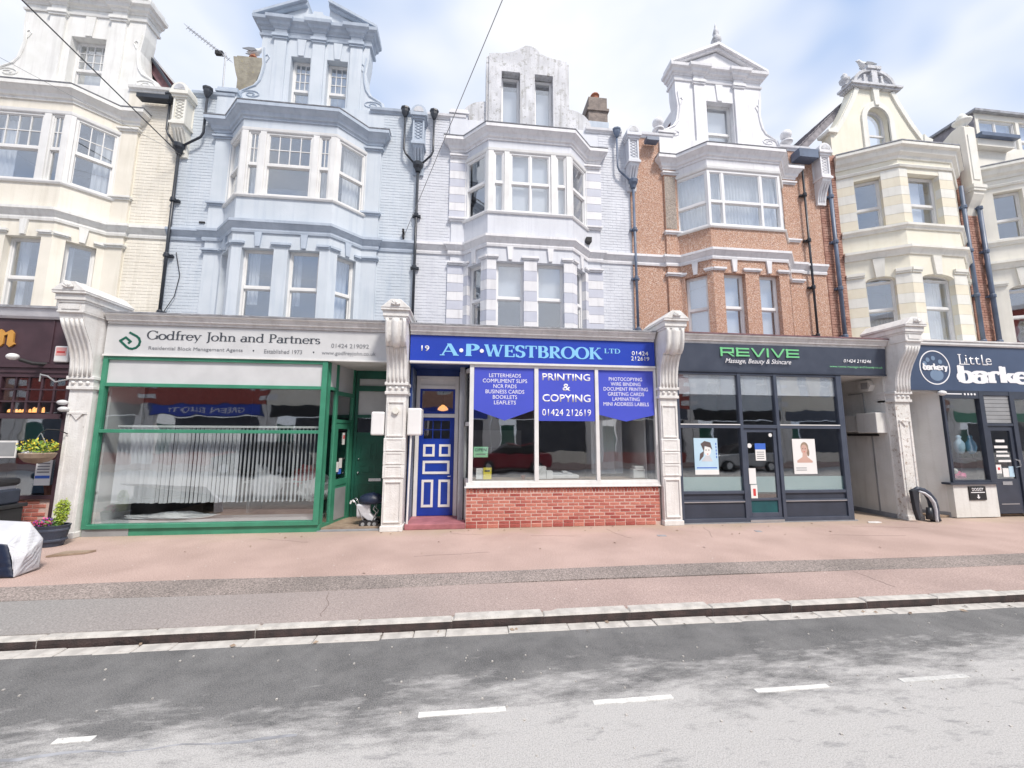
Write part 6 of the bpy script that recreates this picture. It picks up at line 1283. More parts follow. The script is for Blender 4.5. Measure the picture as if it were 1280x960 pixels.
ob('lobby_back', B(ID, (9.8, 11.0, 1.8, 1.9, 0, 3.2)), 'slated', h); ob('cable', B(ID, (10.965, 10.98, .46, .49, .1, 1.86)), 'grey', h)
def face_poster(label, x0, x1, z0, z1, base, variant):
    t = thing('window_poster', label, 'poster', ((x0+x1)/2, .04, z0)); mb = B(ID, (x0, x1, .042, .046, z0, z1)); ob('sheet', mb, base, t)
    cx, cz, w_, h_ = (x0+x1)/2, z0+(z1-z0)*.62, x1-x0, z1-z0
    f = F0
    def ell(n_, dx, dz, rx, rz, m_, d): q = MB(f); q.disc(cx+dx*w_, cz+dz*h_, rz*h_, d, d+.001, 18, ru=rx*w_); ob(n_, q, m_, t)
    if variant == 0:
        q = MB(f); q.prism([(cx-.10*w_, cz+.02*h_), (cx-.22*w_, cz+.22*h_), (cx-.05*w_, cz+.30*h_), (cx+.20*w_, cz+.26*h_), (cx+.27*w_, cz+.05*h_), (cx+.18*w_, cz+.12*h_), (cx-.05*w_, cz+.16*h_), (cx-.12*w_, cz-.12*h_), (cx-.30*w_, cz-.25*h_), (cx-.26*w_, cz-.05*h_)], .0405, .0415); ob('hair', q, 'hair', t)
        ell('face', .06, .03, .15, .14, 'paperw', .0412); q = MB(f); q.prism([(cx-.02*w_, cz-.10*h_), (cx+.14*w_, cz-.10*h_), (cx+.26*w_, cz-.26*h_), (cx-.22*w_, cz-.26*h_)], .0408, .0414); ob('shoulders', q, 'tarpl', t)
        ell('eye', .0, .05, .03, .012, 'hair', .0402); ell('eye', .12, .05, .03, .012, 'hair', .0402); ell('lips', .06, -.06, .03, .012, 'red', .0402)
        ob('caption_band', B(f, (x0, x1, .0408, .0416, z0, z0+.13*h_)), 'paperw', t); ob('caption', B(f, (x0+.04, x1-.04, .0408, .0416, z0+.17*h_, z0+.20*h_)), 'bluep', t)
        for j in range(5): ob('print_line', B(f, (x1-.09*w_, x1-.05*w_, .0408, .0416, z0+(.45+.09*j)*h_, z0+(.51+.09*j)*h_)), 'bluep', t)
    else:
        ell('hair', .02, .14, .17, .15, 'wood', .0410); ell('hair', .16, .0, .06, .12, 'wood', .0412); ell('face', .0, .08, .14, .14, 'skin', .0406)
        q = MB(f); q.prism([(cx-.07*w_, cz-.0*h_), (cx+.09*w_, cz-.0*h_), (cx+.12*w_, cz-.14*h_), (cx+.34*w_, cz-.26*h_), (cx+.32*w_, cz-.30*h_), (cx-.34*w_, cz-.30*h_), (cx-.34*w_, cz-.24*h_), (cx-.10*w_, cz-.14*h_)], .0408, .0414); ob('shoulders', q, 'skin', t)
        ell('eye', -.06, .10, .025, .01, 'hair', .0402); ell('eye', .05, .10, .025, .01, 'hair', .0402); ell('lips', .0, .01, .03, .011, 'red', .0402)
        for j in range(2): ob('caption', B(f, (x0+.05, x0+.30, .0408, .0416, z0+(.10+.06*j)*h_, z0+(.12+.06*j)*h_)), 'txtg', t)
    return t
face_poster('pale blue poster of a dark haired face in the left salon window', 6.19, 6.73, 1.0, 1.77, 'paperb', 0)
face_poster('white poster of a face and bare shoulders in the right salon window', 8.49, 9.04, 1.0, 1.76, 'paperw', 1)
t = thing('door_notice', 'blue and white price notice on the salon door glass', 'notice', (7.72, .04, 1.3)); ob('sheet', B(ID, (7.60, 7.84, .042, .046, 1.29, 1.53)), 'paperw', t); ob('header', B(ID, (7.595, 7.845, .040, .046, 1.53, 1.66)), 'bluep', t)
for j in range(4): ob('print_line', B(ID, (7.63, 7.80, .0405, .0416, 1.33+.045*j, 1.345+.045*j)), 'txtg', t)
t = thing('door_notice', 'narrow white card with red print low on the salon door frame', 'notice', (7.47, .02, .55)); ob('sheet', B(ID, (7.40, 7.56, .022, .028, .80, 1.13), (7.42, 7.57, .022, .028, .50, .78)), 'paperw', t); ob('print_block', B(ID, (7.47, 7.53, .0205, .0216, .55, .70)), 'red', t)
for (xx, zz, r) in ((7.47, 1.61, .05), (7.98, 1.84, .04)): mb = MB(); mb.disc(xx, zz, r, .040, .046, 16); ob('round_sticker', mb, 'paperw', label='round white sticker %s on the salon door glass' % ('left of the notice' if xx < 7.7 else 'near the top right corner'), cat='sticker')
rbox('meter_box', 'large white electrical box on the salon lobby wall, nearest the pavement', 10.72, 10.98, .12, .60, 1.90, 2.37, m='cut', r=.012)
rbox('meter_box', 'smaller white electrical box further inside the salon lobby', 10.80, 10.98, .64, 1.12, 1.93, 2.33, m='cut', r=.012)
t = thing('alarm_siren', 'hexagonal white siren with dark square centre high in the salon lobby', 'siren', (10.9, .4, 2.9)); mb = MB(FR(10.97, .62, 10.97, .2)); mb.disc(.2, 3.02, .15, -.14, 0, 6); ob('casing', mb, 'cut', t, fix=True); ob('speaker_grille', B(ID, (10.82, 10.829, .33, .49, 2.95, 3.10)), 'grey', t)
mb = MB(); mb.tube([(10.95, .95, 2.86), (10.95, .58, 2.86), (10.95, .56, 2.37)], .015, 6); ob('cable', mb, 'grey', label='grey cable running from the siren down to the electrical boxes', cat='cable')
mb = MB(); mb.tube([(10.93, 1.05, 1.86), (10.93, .3, 1.86)], .03, 6); ob('trunking', mb, 'dark', label='dark pipe along the underside of the salon lobby boxes', cat='pipe')
mb = MB(); mb.zprism([(9.85, -.25), (10.0, -.28), (10.15, -.26), (10.12, -.20), (9.9, -.19)], .004, .02); ob('paper_scrap', mb, 'paperw', label='flat scrap of white paper on the footway by the salon lobby', cat='litter')

# ---------------- dog bakery (ivory and yellow houses)
h = h5
ob('shop_cornice', MB().sweep([(11.42, 0), (16.6, 0)], [(-.02, 3.97), (.03, 3.97), (.05, 4.0), (.05, 4.055), (-.02, 4.06)]), 'white', h); ob('cornice_lead', B(ID, (11.42, 16.6, -.07, 1.3, 4.062, 4.10)), 'cornice', h)
s = thing('shop_sign', 'slate navy fascia sign reading Little barkery with a round paw badge', 'sign', (13.9, .03, 2.9))
ob('sign_board', B(ID, (11.42, 16.4, 0, .06, 2.90, 3.968)), 'bark', s)
mb = MB(); n_ = 40
ring = [(12.28+.41*math.cos(a), 3.44+.41*math.sin(a)) for a in [2*math.pi*j/n_ for j in range(n_)]]; rin = [(12.28+.385*math.cos(a), 3.44+.385*math.sin(a)) for a in [2*math.pi*j/n_ for j in range(n_)]]
for j in range(n_): mb.prism([ring[j], ring[(j+1) % n_], rin[(j+1) % n_], rin[j]], -.006, 0)
ob('badge_ring', mb, 'txtw', s)
mb = MB(); mb.disc(12.31, 3.26, .14, -.004, 0, 18, ru=.18)
for (a, b) in ((12.11, 3.62), (12.26, 3.66), (12.44, 3.58), (12.02, 3.53)): mb.disc(a, b, .055, -.004, 0, 12)
ob('paw_print', mb, mat('faded_blue_print', (.18, .26, .38), bump=0), s)
stroke_text('barkery', F0, 11.95, 3.385, .66, .14, 'txtw', s, font=HEAVY, T=.34, t=.17, d=-.012); 
mb_l = stroke_text('L', F0, 12.93, 3.53, .20, .245, 'txtw', s, T=.11, t=.08)
text('ittle', F0, 13.14, 3.53, w=.72, h=.245, parent=s, bold=-.004, spacing=1.1); ob('slab_serifs', B(F0, (13.12, 13.24, -.0065, 0, 3.528, 3.546), (13.60, 13.74, -.0066, 0, 3.528, 3.546)), 'txtw', s)
stroke_text('barkery', F0, 12.86, 3.11, 2.72, .38, 'txtw', s, font=HEAVY, T=.33, t=.15)
fr_ = MB(); fr_.box(12.38, 12.44, .0, .1, .79, 2.9); fr_.box(13.38, 13.50, .0, .1, .1, 2.9); fr_.box(14.22, 14.34, 0, .1, .1, 2.9); fr_.box(12.44, 13.38, .005, .1, 2.72, 2.9); fr_.box(13.50, 14.22, .005, .1, 2.08, 2.14); fr_.box(13.50, 14.22, .005, .1, 2.80, 2.9); fr_.box(14.34, 16.3, .005, .1, 2.72, 2.9); fr_.box(12.44, 13.38, .005, .1, .79, .84); fr_.box(14.34, 16.3, .005, .1, .79, .84)
sw = ob('shop_window_frame', fr_, 'slated', h)
sheet_on('pane', 12.44, 13.38, .84, 2.72, .05, 'glasss', sw, th=.008); sheet_on('pane', 14.34, 16.3, .84, 2.72, .05, 'glasss', sw, th=.008)
for j in range(7): ob('louvre_slat', B(ID, (13.50, 14.22, .03, .06, 2.15+j*.093, 2.235+j*.093)), 'grey', sw)
ob('small_print', B(ID, (12.50, 12.92, .001, .005, 2.81, 2.835)), 'txtw', sw)
for j in range(4): mb = MB(); mb.disc(13.0+j*.09, 2.82, .026, -.001, .004, 10); ob('print_icon', mb, 'txtw', sw)
dr = MB(); dr.box(13.51, 13.60, .03, .08, .08, 2.07); dr.box(14.12, 14.21, .03, .08, .08, 2.07); dr.box(13.60, 14.12, .03, .08, 1.97, 2.07); dr.box(13.60, 14.12, .03, .08, .08, .86)
dd_ = ob('shop_door', dr, 'slated', h, label='dark slate bakery door with a notice covered glass'); ob('pane', B(ID, (13.60, 14.12, .05, .056, .86, 1.97)), 'glasss', dd_); ob('letterbox', B(ID, (13.72, 13.98, .022, .03, .72, .80)), 'chrome', dd_); ob('silver_rail', B(ID, (13.62, 14.1, .024, .03, .28, .30)), 'alu', dd_)
k_ = MB(); k_.tube([(14.15, .03, 1.30), (14.15, -.05, 1.28), (14.15, -.06, 1.15), (14.15, .03, 1.12)], .016, 6); ob('door_handle', k_, 'chrome', dd_)
t = thing('notices', 'white opening hours lettering and pale notices on the bakery door glass', 'notices', (13.9, .04, .9))
for (a, b, za, zb, mm) in ((13.72, 13.96, 1.70, 1.76, 'paperw'), (13.66, 14.02, 1.56, 1.62, 'paperw'), (13.70, 14.0, 1.46, 1.50, 'paperw'), (13.68, 14.04, 1.36, 1.41, 'paperw'), (13.72, 14.06, 1.24, 1.29, 'paperw'), (13.63, 13.77, .98, 1.18, 'paperw'), (13.80, 13.96, .90, 1.10, 'paperw'), (13.97, 14.1, .9, 1.14, 'paperb'), (13.67, 13.73, 1.06, 1.12, 'red')): ob('notice', B(ID, (a, b, .042-(.002 if mm == 'red' else 0), .046, za, zb)), mm, t)
ob('window_sill', B(ID, (12.22, 13.50, -.06, .12, .745, .79)), 'slated', h); ob('stall_riser', B(ID, (12.34, 13.48, -.01, .3, .02, .745)), 'cut', h); ob('stall_riser', B(ID, (14.30, 16.4, 0, .3, .02, .79)), 'cut', h)
sp_ = FR(11.46, 1.35, 12.38, .06); ob('splayed_wall', B(sp_, (0, sp_.L, 0, .12, .12, 2.86)), 'cut', h); ob('splayed_skirting', B(sp_, (0, sp_.L, -.012, .1, 0, .118)), 'gslab', h)
ob('lobby_ceiling', B(ID, (11.42, 12.5, .07, 1.5, 2.86, 2.92)), 'cut', h)
mb = MB(); mb.ball((12.32, -.05, 2.83), .075, 12, sq=(1.3, 1, .8)); ob('dome_light', mb, 'white', label='white bulkhead light above the corner of the bakery window', cat='light', smooth=True)
t = thing('doggy_sign', 'small black sign reading DOGGY with a white arrow pointing down', 'sign', (12.92, -.02, .42)); ob('plate', B(ID, (12.72, 13.16, -.03, -.012, .40, .70)), 'dark', t)
PF = FR(0, -.03, 1, -.03); text('DOGGY', PF, 12.94, .60, w=.30, h=.07, parent=t, align='C', bold=.015); ob('small_print', B(PF, (12.76, 13.12, -.005, 0, .56, .578)), 'txtw', t)
mb = MB(PF); mb.prism([(12.925, .52), (12.955, .52), (12.955, .47), (12.985, .47), (12.94, .425), (12.895, .47), (12.925, .47)], -.005, 0); ob('arrow', mb, 'txtw', t)
room(h, 11.9, 16.4, m='room', depth=4.6)
for i, (xx, lab) in enumerate(((13.14, 'left'), (13.46, 'right'))):
    t = thing('dog_coat', 'sky blue dog coat on a stand in the bakery window, %s of the two' % lab, 'dog coat', (xx, .32, 1.4)); mb = MB(); mb.lathe((xx, .34, 1.42), [(.06, 0), (.10, .05), (.13, .15), (.12, .26), (.07, .32), (.05, .36), (.07, .40), (.03, .44)], 10, sq=(1, .6)); ob('coat', mb, 'txtb' if i else 'paperb', t, smooth=True)
    ob('stand', B(ID, (xx-.02, xx+.02, .32, .36, 1.32, 1.42)), 'dark', t)
ob('display_table', B(ID, (12.95, 13.95, .22, .62, 1.28, 1.32), (12.98, 13.03, .25, .6, .6, 1.28), (13.87, 13.92, .25, .6, .6, 1.28), (13.03, 13.87, .56, .6, .6, 1.27)), 'brown', label='dark wooden display table in the bakery window', cat='table')
t = thing('soft_toy', 'pink and cream soft toy lying in the lower left of the bakery window', 'toy', (12.62, .3, .85)); crumpled('body', 12.86, .20, .85, .13, .08, .12, 'flp', None, None, 4, parent=t); mb = MB(); mb.ball((12.70, .18, 1.03), .06, 10); ob('head', mb, 'ytrim', t, smooth=True)
# bent grey cover by the peeling pilaster
t = thing('collapsed_sign_frame', 'bent grey folding sign frame under a drooping cover beside the peeling pilaster', 'folding sign', (11.3, -.25, 0))
KF = FR(0, -.30, 1, -.30)
mb = MB(KF); mb.prism([(10.93, .66), (11.00, .70), (11.10, .66), (11.06, .30), (11.07, .04), (11.02, .04), (10.97, .25)], .0, .08); ob('back_leg', mb, 'pipe', t, bevel=.01)
crv = [(11.02, .67), (11.12, .70), (11.25, .66), (11.36, .58), (11.44, .46), (11.47, .30), (11.46, .12), (11.48, .02)]
mb = MB(KF); mb.tube([(x_, .05, z_) for x_, z_ in crv], [.03, .05, .06, .07, .08, .085, .08, .09], 10); ob('cover', mb, 'barrel', t, smooth=True)
mb = MB(KF); mb.tube([(x_-.05, -.02, z_-.05) for x_, z_ in crv[1:]], [.02, .025, .03, .035, .03, .03, .03], 8); ob('fold', mb, 'tarpl', t, smooth=True)
mb = MB(KF); mb.tube([(11.34, .04, .30), (11.33, .04, .05)], [.05, .07], 8); ob('front_leg', mb, 'pipe', t, smooth=True)

# ---------------- pub at the left edge (cream house)
h = h1
ob('shop_cornice', MB().sweep([(-10.9, 0), (-5.83, 0)], [(-.02, 3.90), (.03, 3.90), (.06, 3.94), (.09, 4.05), (.10, 4.08), (-.02, 4.08)]), 'tarpl', h); ob('cornice_lead', B(ID, (-10.9, -5.84, -.12, 1.3, 4.082, 4.125)), 'lead', h)
s = thing('shop_sign', 'dark aubergine pub fascia ending in a gold gothic letter n', 'sign', (-8, .03, 3.05))
ob('sign_board', B(ID, (-10.9, -5.8, 0, .06, 3.06, 3.898), (-6.28, -6.25, -.012, 0, 3.1, 3.898)), 'brown', s); ob('moulding', B(ID, (-10.9, -5.8, -.05, .06, 2.99, 3.055), (-10.9, -5.8, -.02, .08, 2.90, 2.985)), 'brown', s)
mb = MB(F0)
def gothic(u, z):
    for q in ([(0, .05), (.05, 0), (.10, .06), (.10, .26), (.05, .32), (0, .27)], [(.16, .05), (.21, 0), (.29, .06), (.26, .09), (.25, .26), (.20, .32), (.10, .25), (.10, .21), (.16, .24)], [(-.03, .28), (.03, .33), (.06, .30), (.0, .24)]):
        mb.prism([(u+a, z+b) for a, b in q], -.02-.001*len(q), 0)
gothic(-7.13, 3.36); gothic(-7.48, 3.36); ob('lettering', mb, 'gold', s)
t = thing('alarm_box', 'white and red burglar alarm box on the pub fascia', 'alarm box', (-6.04, -.05, 3.1)); ob('casing', B(ID, (-6.15, -5.92, -.06, 0, 3.10, 3.40)), 'white', t, bevel=.02); ob('red_panel', B(ID, (-6.12, -5.95, -.064, -.06, 3.22, 3.37)), mat('faded_red_print', (.75, .38, .36), bump=0), t); ob('red_strip', B(ID, (-6.10, -5.97, -.067, -.064, 3.27, 3.30)), 'red', t)
t = thing('floodlight', 'small white headed spotlight on an arm under the pub fascia', 'spotlight', (-6.4, -.1, 3.05)); mb = MB(); mb.ball((-6.56, -.30, 3.14), .075, 12, sq=(1.2, 1, .8)); ob('lamp_head', mb, 'white', t, smooth=True); mb = MB(); mb.tube([(-6.50, -.25, 3.10), (-6.38, -.15, 3.05), (-6.28, -.02, 3.06)], .032, 8); ob('arm', mb, 'dark', t)
fr_ = MB(); fr_.box(-10.9, -6.98, .0, .12, 0, 2.90); fr_.box(-5.92, -5.83, .0, .12, 0, 2.90); fr_.box(-6.98, -5.92, .0, .1, 2.82, 2.90); fr_.box(-6.98, -5.92, -.03, .12, 2.07, 2.16); fr_.box(-6.98, -5.92, .0, .12, .66, .72)
sw = ob('shop_window_frame', fr_, 'brown', h)
gb = MB()
for j in range(1, 5): xx = -6.98+1.06*j/5; gb.box(xx-.016, xx+.016, .02, .07, 2.16, 2.82)
for j in (1, 2): gb.box(-6.98, -5.92, .015, .065, 2.16+.22*j-.013, 2.16+.22*j+.013)
ob('glazing_bars', gb, 'brown', sw)
for j in range(5):
    for q in range(3): ob('pane', B(ID, (-6.98+.212*j+.02, -6.98+.212*(j+1)-.02, .035, .041, 2.16+.22*q+.016, 2.16+.22*(q+1)-.016)), 'glasss', sw)
ob('pane', B(ID, (-6.98, -5.92, .05, .058, .72, 2.07)), 'glasss', sw)
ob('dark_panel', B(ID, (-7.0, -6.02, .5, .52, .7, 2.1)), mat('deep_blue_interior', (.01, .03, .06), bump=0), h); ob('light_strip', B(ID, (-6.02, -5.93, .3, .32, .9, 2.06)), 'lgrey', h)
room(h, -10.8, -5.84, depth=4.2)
gl_ = thing('ember_ornament', 'glowing orange ornament lettering behind the leaded pub window', 'ornament', (-6.5, .2, 2.17))
for j in range(11):
    xx = -6.86+j*.055+random.uniform(-.01, .01); mb = MB(); hh = random.uniform(.05, .10); mb.prism([(xx-.02, 2.185), (xx+.022, 2.185), (xx+.01, 2.185+hh), (xx-.012, 2.185+hh*.8)], .07, .09); ob('ember', mb, 'lampw', gl_)
# low brick wall under the pub window
ob('riser_mortar', B(ID, (-6.98, -5.93, .045, .2, 0, .655)), 'mortar', h)
for r in range(9):
    x = -6.97+(.11 if r % 2 else 0)
    while x < -6.12: brick(h, x, .035, .02+r*.0695, 's'); x += .2165
t = thing('pub_poster', 'framed white notice behind the dark pub window', 'poster', (-6.72, -.02, 1.4)); ob('frame', B(ID, (-6.95, -6.55, -.02, -.005, 1.38, 1.68)), 'white', t); ob('print', B(ID, (-6.93, -6.57, -.024, -.02, 1.41, 1.65)), 'grey', t)
t = thing('pub_poster', 'white and blue event poster at the right of the pub window', 'poster', (-6.05, -.02, .9)); ob('sheet', B(ID, (-6.20, -5.95, -.02, -.012, .90, 1.34)), 'paperw', t); ob('band', B(ID, (-6.19, -5.96, -.024, -.02, 1.02, 1.07)), 'bluep', t)
for j in range(4): ob('print_line', B(ID, (-6.17, -5.98, -.0235, -.0200, 1.12+.05*j, 1.14+.05*j)), 'txtg', t)
ob('flower_pot', MB().lathe((-6.08, .15, .72), [(.06, 0), (.08, .14), (.09, .16)], 10), 'terra', label='terracotta pot on the pub window sill behind the poster', cat='pot')
def leaves(name, parent, c, r, n, ms, size=.05, seed=1, squash=1.0, kind=None):
    rnd = random.Random(seed); groups = {m_: MB() for m_ in ms}
    for i in range(n):
        while True:
            p = Vector((rnd.uniform(-1, 1), rnd.uniform(-1, 1), rnd.uniform(-1, 1)))
            if .35 < p.length < 1: break
        q = Vector((c[0]+p.x*r[0], c[1]+p.y*r[1], c[2]+p.z*r[2])); d = Vector((rnd.uniform(-1, 1), rnd.uniform(-1, 1), rnd.uniform(-.3, 1))).normalized(); e = d.orthogonal().normalized(); s_ = size*rnd.uniform(.6, 1.3)
        m_ = rnd.choice(ms); g_ = groups[m_]; i0 = g_.pts([tuple(q), tuple(q+d*s_*.5+e*s_*.25), tuple(q+d*s_), tuple(q+d*s_*.5-e*s_*.25)]); g_.f.append((i0, i0+1, i0+2, i0+3))
    for m_, g_ in groups.items():
        if g_.v: ob(name, g_, m_, parent, kind='stuff')
t = thing('hanging_basket', 'hanging basket of yellow flowers on a curled bracket by the pub window', 'hanging basket', (-5.95, -.32, 1.3))
mb = MB(); mb.lathe((-5.92, -.32, 1.30), [(.04, 0), (.14, .03), (.20, .10), (.225, .17), (.21, .18)], 16); ob('bowl', mb, 'wood', t)
mb = MB(); mb.tube([(-5.70, -.1, 1.80), (-5.76, -.2, 1.87), (-5.86, -.3, 1.88), (-5.92, -.32, 1.82)], .010, 6); ob('bracket', mb, 'dark', t)
mb = MB(); mb.tube([(-5.92, -.32, 1.82), (-6.10, -.32, 1.48)], .005, 4); mb.tube([(-5.92, -.32, 1.82), (-5.74, -.32, 1.48)], .005, 4); mb.tube([(-5.92, -.32, 1.82), (-5.92, -.14, 1.48)], .005, 4); ob('chain', mb, 'grey', t)
leaves('foliage', t, (-5.92, -.32, 1.56), (.25, .22, .12), 260, ['leafy', 'leaf', 'leafy'], .06, 2); leaves('flowers', t, (-5.92, -.34, 1.60), (.26, .22, .13), 90, ['fly'], .04, 3)
leaves('petals', t, (-5.90, -.40, 1.47), (.20, .12, .05), 60, ['tarpl'], .05, 7)
t = thing('flower_planter', 'half barrel style navy planter with pink flowers and a lime green shrub', 'planter', (-5.46, -.62, -.0))
mb = MB(); mb.lathe((-5.34, -.55, 0), [(.17, 0), (.19, .06), (.215, .18), (.235, .30), (.245, .33), (.22, .335), (.20, .29)], 16, sq=(1, .75)); ob('tub', mb, 'barrel', t)
for z in (.08, .24): mb = MB(); mb.lathe((-5.34, -.55, z), [(.205+.1*z, 0), (.21+.1*z, .01), (.212+.1*z, .03), (.208+.1*z, .04)], 16, sq=(1, .75)); ob('hoop', mb, 'slate', t)
leaves('foliage', t, (-5.24, -.53, .52), (.09, .08, .22), 900, ['leafy'], .035, 5); leaves('flowers', t, (-5.43, -.58, .37), (.14, .10, .06), 200, ['flp', 'flp', 'flv'], .04, 6); leaves('greenery', t, (-5.36, -.56, .36), (.2, .14, .05), 120, ['leaf'], .05, 9)
t = thing('storage_bench', 'stacked dark grey storage boxes with a padded lid under the pub window', 'storage box', (-6.3, -.6, 0))
ob('lower_box', B(ID, (-6.75, -5.98, -.85, -.35, .02, .60)), 'black', t, bevel=.02); ob('rim', B(ID, (-6.8, -5.95, -.88, -.32, .60, .66)), 'black', t, bevel=.01); ob('upper_box', B(ID, (-6.7, -6.02, -.82, -.38, .66, .90)), 'barrel', t, bevel=.03); ob('padded_lid', B(ID, (-6.75, -6.05, -.84, -.36, .95, 1.08)), 'black', t, bevel=.05); ob('lid_gap', B(ID, (-6.7, -6.1, -.80, -.40, .90, .95)), 'tarpl', t)
# tarpaulin covered thing at the left edge
def tarp():
    t = thing('covered_barbecue', 'boxy object under a creased pale grey and navy cover at the left edge', 'covered barbecue', (-5.0, -1.85, 0))
    rnd = random.Random(3)
    def pt(x, y, z): return Vector((x, y, z))
    n = 26
    def patch(name, P00, P10, P11, P01, m, amp=.018):
        mb = MB(); ids = {}
        nrm = (Vector(P10)-Vector(P00)).cross(Vector(P01)-Vector(P00)).normalized()
        for i in range(n+1):
            for j in range(n+1):
                a, b = i/n, j/n; p = (Vector(P00)*(1-a)+Vector(P10)*a)*(1-b)+(Vector(P01)*(1-a)+Vector(P11)*a)*b
                e = min(a, 1-a, b, 1-b); k_ = min(1, e*5)
                p += nrm*amp*k_*(math.sin(a*9+b*6+rnd.uniform(-.3, .3))+.8*abs(math.sin(b*11-a*7))+.7*abs(math.sin((a*1.4+b)*17))+.3*math.sin(a*41-b*29))
                ids[(i, j)] = mb.pts([tuple(p)])
        for i in range(n):
            for j in range(n): mb.f.append((ids[(i, j)], ids[(i+1, j)], ids[(i+1, j+1)], ids[(i, j+1)]))
        o = ob(name, mb, m, t, smooth=True)
        so_ = o.modifiers.new('thickness', 'SOLIDIFY'); so_.thickness = .01
    x0, x1 = -6.2, -4.27; xm = -4.45
    patch('navy_front', (x0, -2.12, .01), (x1-.02, -2.14, .01), (xm, -2.10, .40), (x0, -2.10, .62), 'tarpn')
    patch('pale_top', (x0, -2.10, .62), (xm, -2.10, .40), (xm-.06, -1.80, .62), (x0, -1.7, .72), 'tarpl', .012)
    patch('pale_shoulder', (xm, -2.10, .40), (x1, -2.04, .26), (x1-.05, -1.80, .40), (xm-.06, -1.80, .62), 'tarpl', .008)
    patch('pale_side', (x1-.02, -2.14, .01), (x1-.03, -1.82, .03), (x1-.05, -1.80, .40), (x1+.0, -2.04, .26), 'tarpl', .008); patch('pale_corner', (x1-.02, -2.14, .01), (x1, -2.04, .26), (xm, -2.10, .40), (x1-.05, -2.13, .2), 'tarpl', .004)
    ob('frame_inside', B(ID, (x0+.05, x1-.3, -2.0, -1.85, .02, .35)), 'dark', t)
    for (a, b) in ((xm-.12, -2.02), (x1-.2, -1.9)): mb = MB(); mb.lathe((a, b, 0), [(.04, 0), (.045, .02), (.03, .05)], 8); ob('foot', mb, 'dark', t)
tarp()
ob('doormat', MB().zprism([(-4.75, -1.25), (-4.35, -1.1), (-4.30, -.98), (-4.7, -1.0)], .004, .03), 'wood', label='small curled brown mat on the paving beside the covered barbecue', cat='mat')
for (xx, yy, w_, lab) in ((4.85, -.9, .16, 'small square metal cover in the pavement below the printing shop'), (6.9, -.75, .11, 'small round metal stop tap cover in the pavement below the salon')):
    ob('access_cover', MB().zprism([(xx, yy), (xx+w_, yy-.02), (xx+w_+.02, yy+.08), (xx+.02, yy+.10)], .001, .006), 'lead', label=lab, cat='cover')
cd_ = MB(); cd_.tube([(-5.86, -.06, 2.78), (-5.95, -.18, 2.72), (-6.05, -.22, 2.82), (-6.16, -.22, 2.84)], .014, 6); cd_.tube([(-6.16, -.22, 2.72), (-6.16, -.22, 2.86)], .012, 5); ob('flag_bracket', cd_, 'grey', label='knotted grey rope bracket on the side of the fluted pilaster', cat='bracket')
for i, zz in enumerate((2.36, 2.24)): mb = MB(); mb.ball((-5.84+.03*i, -.12, zz), .06, 10, sq=(1.4, 1, .8)); ob('globe_light', mb, 'lgrey', smooth=True, label='small pale globe fitting on the fluted pilaster, %s of the two' % ('upper' if i == 0 else 'lower'), cat='light')

# ============================================================ THE OPPOSITE SIDE (seen only as reflections in the shop glass)
def opposite(x0, x1, wm, label, fm):
    t = thing('opposite_house', label, 'house', ((x0+x1)/2, -18.2, 0))
    f = FR(x1, -18.0, x0, -18.0); L_ = f.L; holes = []
    for k_ in range(3):
        a = .7+k_*(L_-1.4)/3; holes += [(a+.2, a+1.1, 4.6, 6.3), (a+.2, a+1.1, 7.3, 8.6)]
    mb = MB(f); wall(mb, 0, L_, 3.6, 9.3, 0, .3, holes); ob('wall', mb, wm, t); ob('inner_wall', B(f, (.1, L_-.1, .8, .9, 3.7, 9.2)), 'roomd', t)
    for (a, b, za, zb) in holes:
        w_ = MB(f); w_.box(a, a+.07, .08, .14, za, zb); w_.box(b-.07, b, .08, .14, za, zb); w_.box(a+.07, b-.07, .08, .14, za, za+.07); w_.box(a+.07, b-.07, .08, .14, zb-.07, zb); w_.box(a+.07, b-.07, .08, .14, (za+zb)/2-.03, (za+zb)/2+.03); wn = ob('window', w_, 'white', t)
        ob('pane', B(f, (a+.07, b-.07, .10, .11, za+.07, zb-.07)), 'glassu', wn)
    for j in range(8): 
        for q in (0, L_-.5): ob('quoin_block', B(f, (q, q+.5, -.03, .02, 3.9+j*.66, 4.2+j*.66)), 'lilact', t)
    ob('fascia_board', B(f, (.2, L_-.2, -.1, .1, 2.9, 3.6)), fm, t); ob('shop_window', B(f, (.5, L_-1.6, .1, .13, .7, 2.85)), 'roomd', t); ob('stall_riser', B(f, (.2, L_-.2, .0, .3, 0, .7)), wm, t); ob('shop_pier', B(f, (0, .5, -.05, .3, 0, 3.6), (L_-.5, L_, -.05, .3, 0, 3.6)), 'stone', t)
    ob('door', B(f, (L_-1.5, L_-.6, .15, .2, .1, 2.4)), 'dgreen', t); ob('eaves', B(f, (0, L_, -.25, .3, 9.3, 9.6)), 'lilact', t)
OPP = [('brickd', 'dark', 'worn brick'), ('brickc', 'brown', 'dark red brick'), ('brickc', 'navy', 'red and white striped'), ('cream', 'dark', 'cream rendered'), ('brickd', 'royal', 'worn brick'), ('cream', 'brown', 'cream rendered'), ('brickc', 'slate', 'dark red brick'), ('blue', 'dark', 'pale blue'), ('cream', 'slate', 'cream rendered'), ('brickd', 'brown', 'worn brick'), ('ytrim', 'green', 'ivory rendered')]
WHERE = ['far to the left', 'left of the estate agents', 'facing the estate agents window', 'facing the pub', 'facing the blue door', 'facing the printing shop', 'facing the salon posters', 'right of the salon', 'facing the salon lobby', 'facing the bakery window', 'facing the bakery door']
for i, (wm_, fm_, nm) in enumerate(OPP):
    opposite(-31.5+i*6.9, -24.65+i*6.9, wm_, '%s house across the road, %s' % (nm, WHERE[i]), fm_)
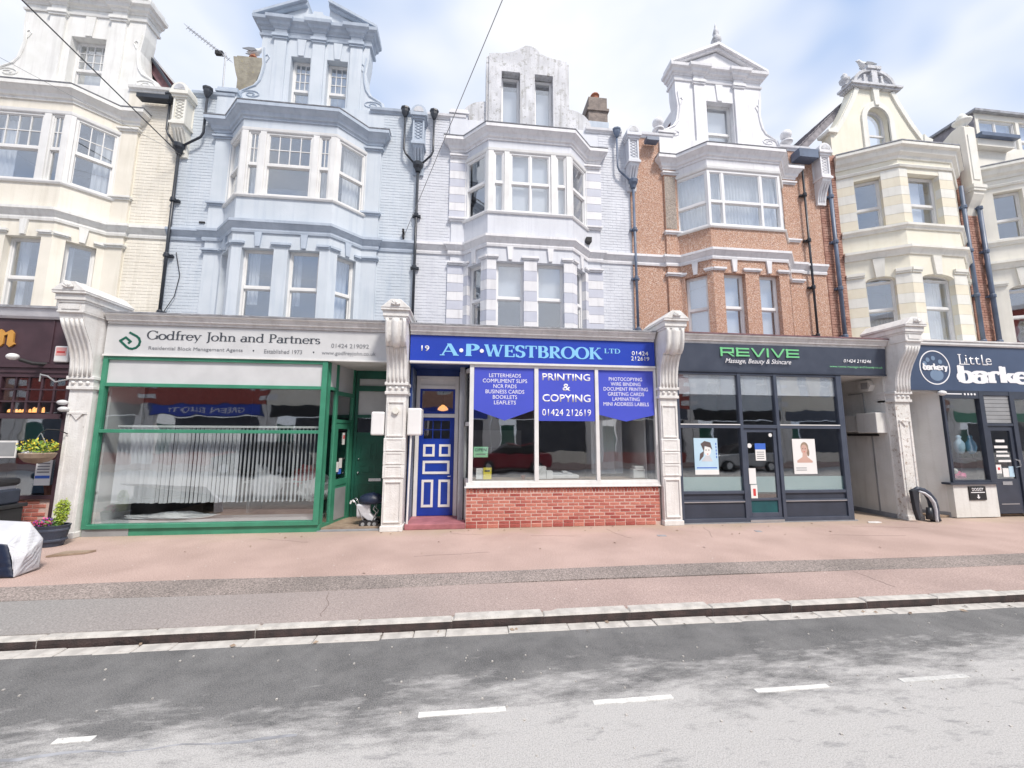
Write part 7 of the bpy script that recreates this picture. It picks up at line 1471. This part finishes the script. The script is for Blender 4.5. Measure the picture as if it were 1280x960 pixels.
OF = FR(-10.9, -17.88, -17.7, -17.88)
s = thing('opposite_sign', 'navy shop sign reading GREEN ELLIOTT across the road, seen mirrored in glass', 'sign', (-14.3, -17.8, 3)); ob('board', B(OF, (.3, 6.5, .0, .05, 2.95, 3.55)), 'royal', s)
text('GREEN ELLIOTT', OF, 3.4, 3.1, w=4.2, h=.28, parent=s, align='C')
def car(x, y, m, label):
    t = thing('parked_car', label, 'car', (x, y, -.1)); f = FR(x-2.0, y, x+2.0, y, z=-.1)
    prof = [(0.02, .35), (.0, .62), (.08, .82), (.35, .92), (1.0, 1.0), (1.55, 1.38), (1.9, 1.46), (2.9, 1.46), (3.35, 1.38), (3.75, 1.02), (3.95, .92), (4.0, .6), (3.97, .35), (3.7, .25), (.3, .25)]
    lower = [p for p in prof if p[1] <= 1.03]
    mb = MB(f); mb.prism(lower, -.85, .85); ob('body', mb, m, t, bevel=.06)
    mb = MB(f); mb.prism([(.98, .99), (1.55, 1.40), (1.9, 1.47), (2.9, 1.47), (3.37, 1.38), (3.76, .99)], -.70, .70); ob('cabin', mb, 'black', t, bevel=.05)
    ob('roof', B(f, (1.75, 3.15, -.68, .68, 1.465, 1.50)), m, t, bevel=.01)
    for s_ in (-.86, .86):
        for u in (.78, 3.2): w_ = MB(f); w_.tube([(u, s_-.1, .31), (u, s_+.1, .31)], .31, 18); wo = ob('wheel', w_, 'black', t); w_ = MB(f); w_.tube([(u, s_-.11, .31), (u, s_+.11, .31)], .19, 12); ob('rim', w_, 'alu', wo)
        ob('side_window', B(f, (1.5, 3.3, s_*.80+(.0), s_*.82, 1.04, 1.36)), 'dark', t)
    for s_ in (-.6, .6): ob('headlight', B(f, (-.01, .05, s_-.15, s_+.15, .62, .74)), 'white', t)
car(3.7, -12.9, mat('red_car_paint', (.22, .015, .03), rough=.25, bump=0), 'red hatchback parked across the road, seen reflected in the printing shop window')
car(16.5, -12.9, mat('silver_car_paint', (.42, .43, .45), rough=.25, bump=0, metal=.4), 'silver hatchback parked across the road, seen reflected in the salon window')
car(-8.5, -12.9, mat('dark_car_paint', (.03, .035, .05), rough=.25, bump=0), 'dark hatchback parked across the road, seen reflected in the estate agents window')
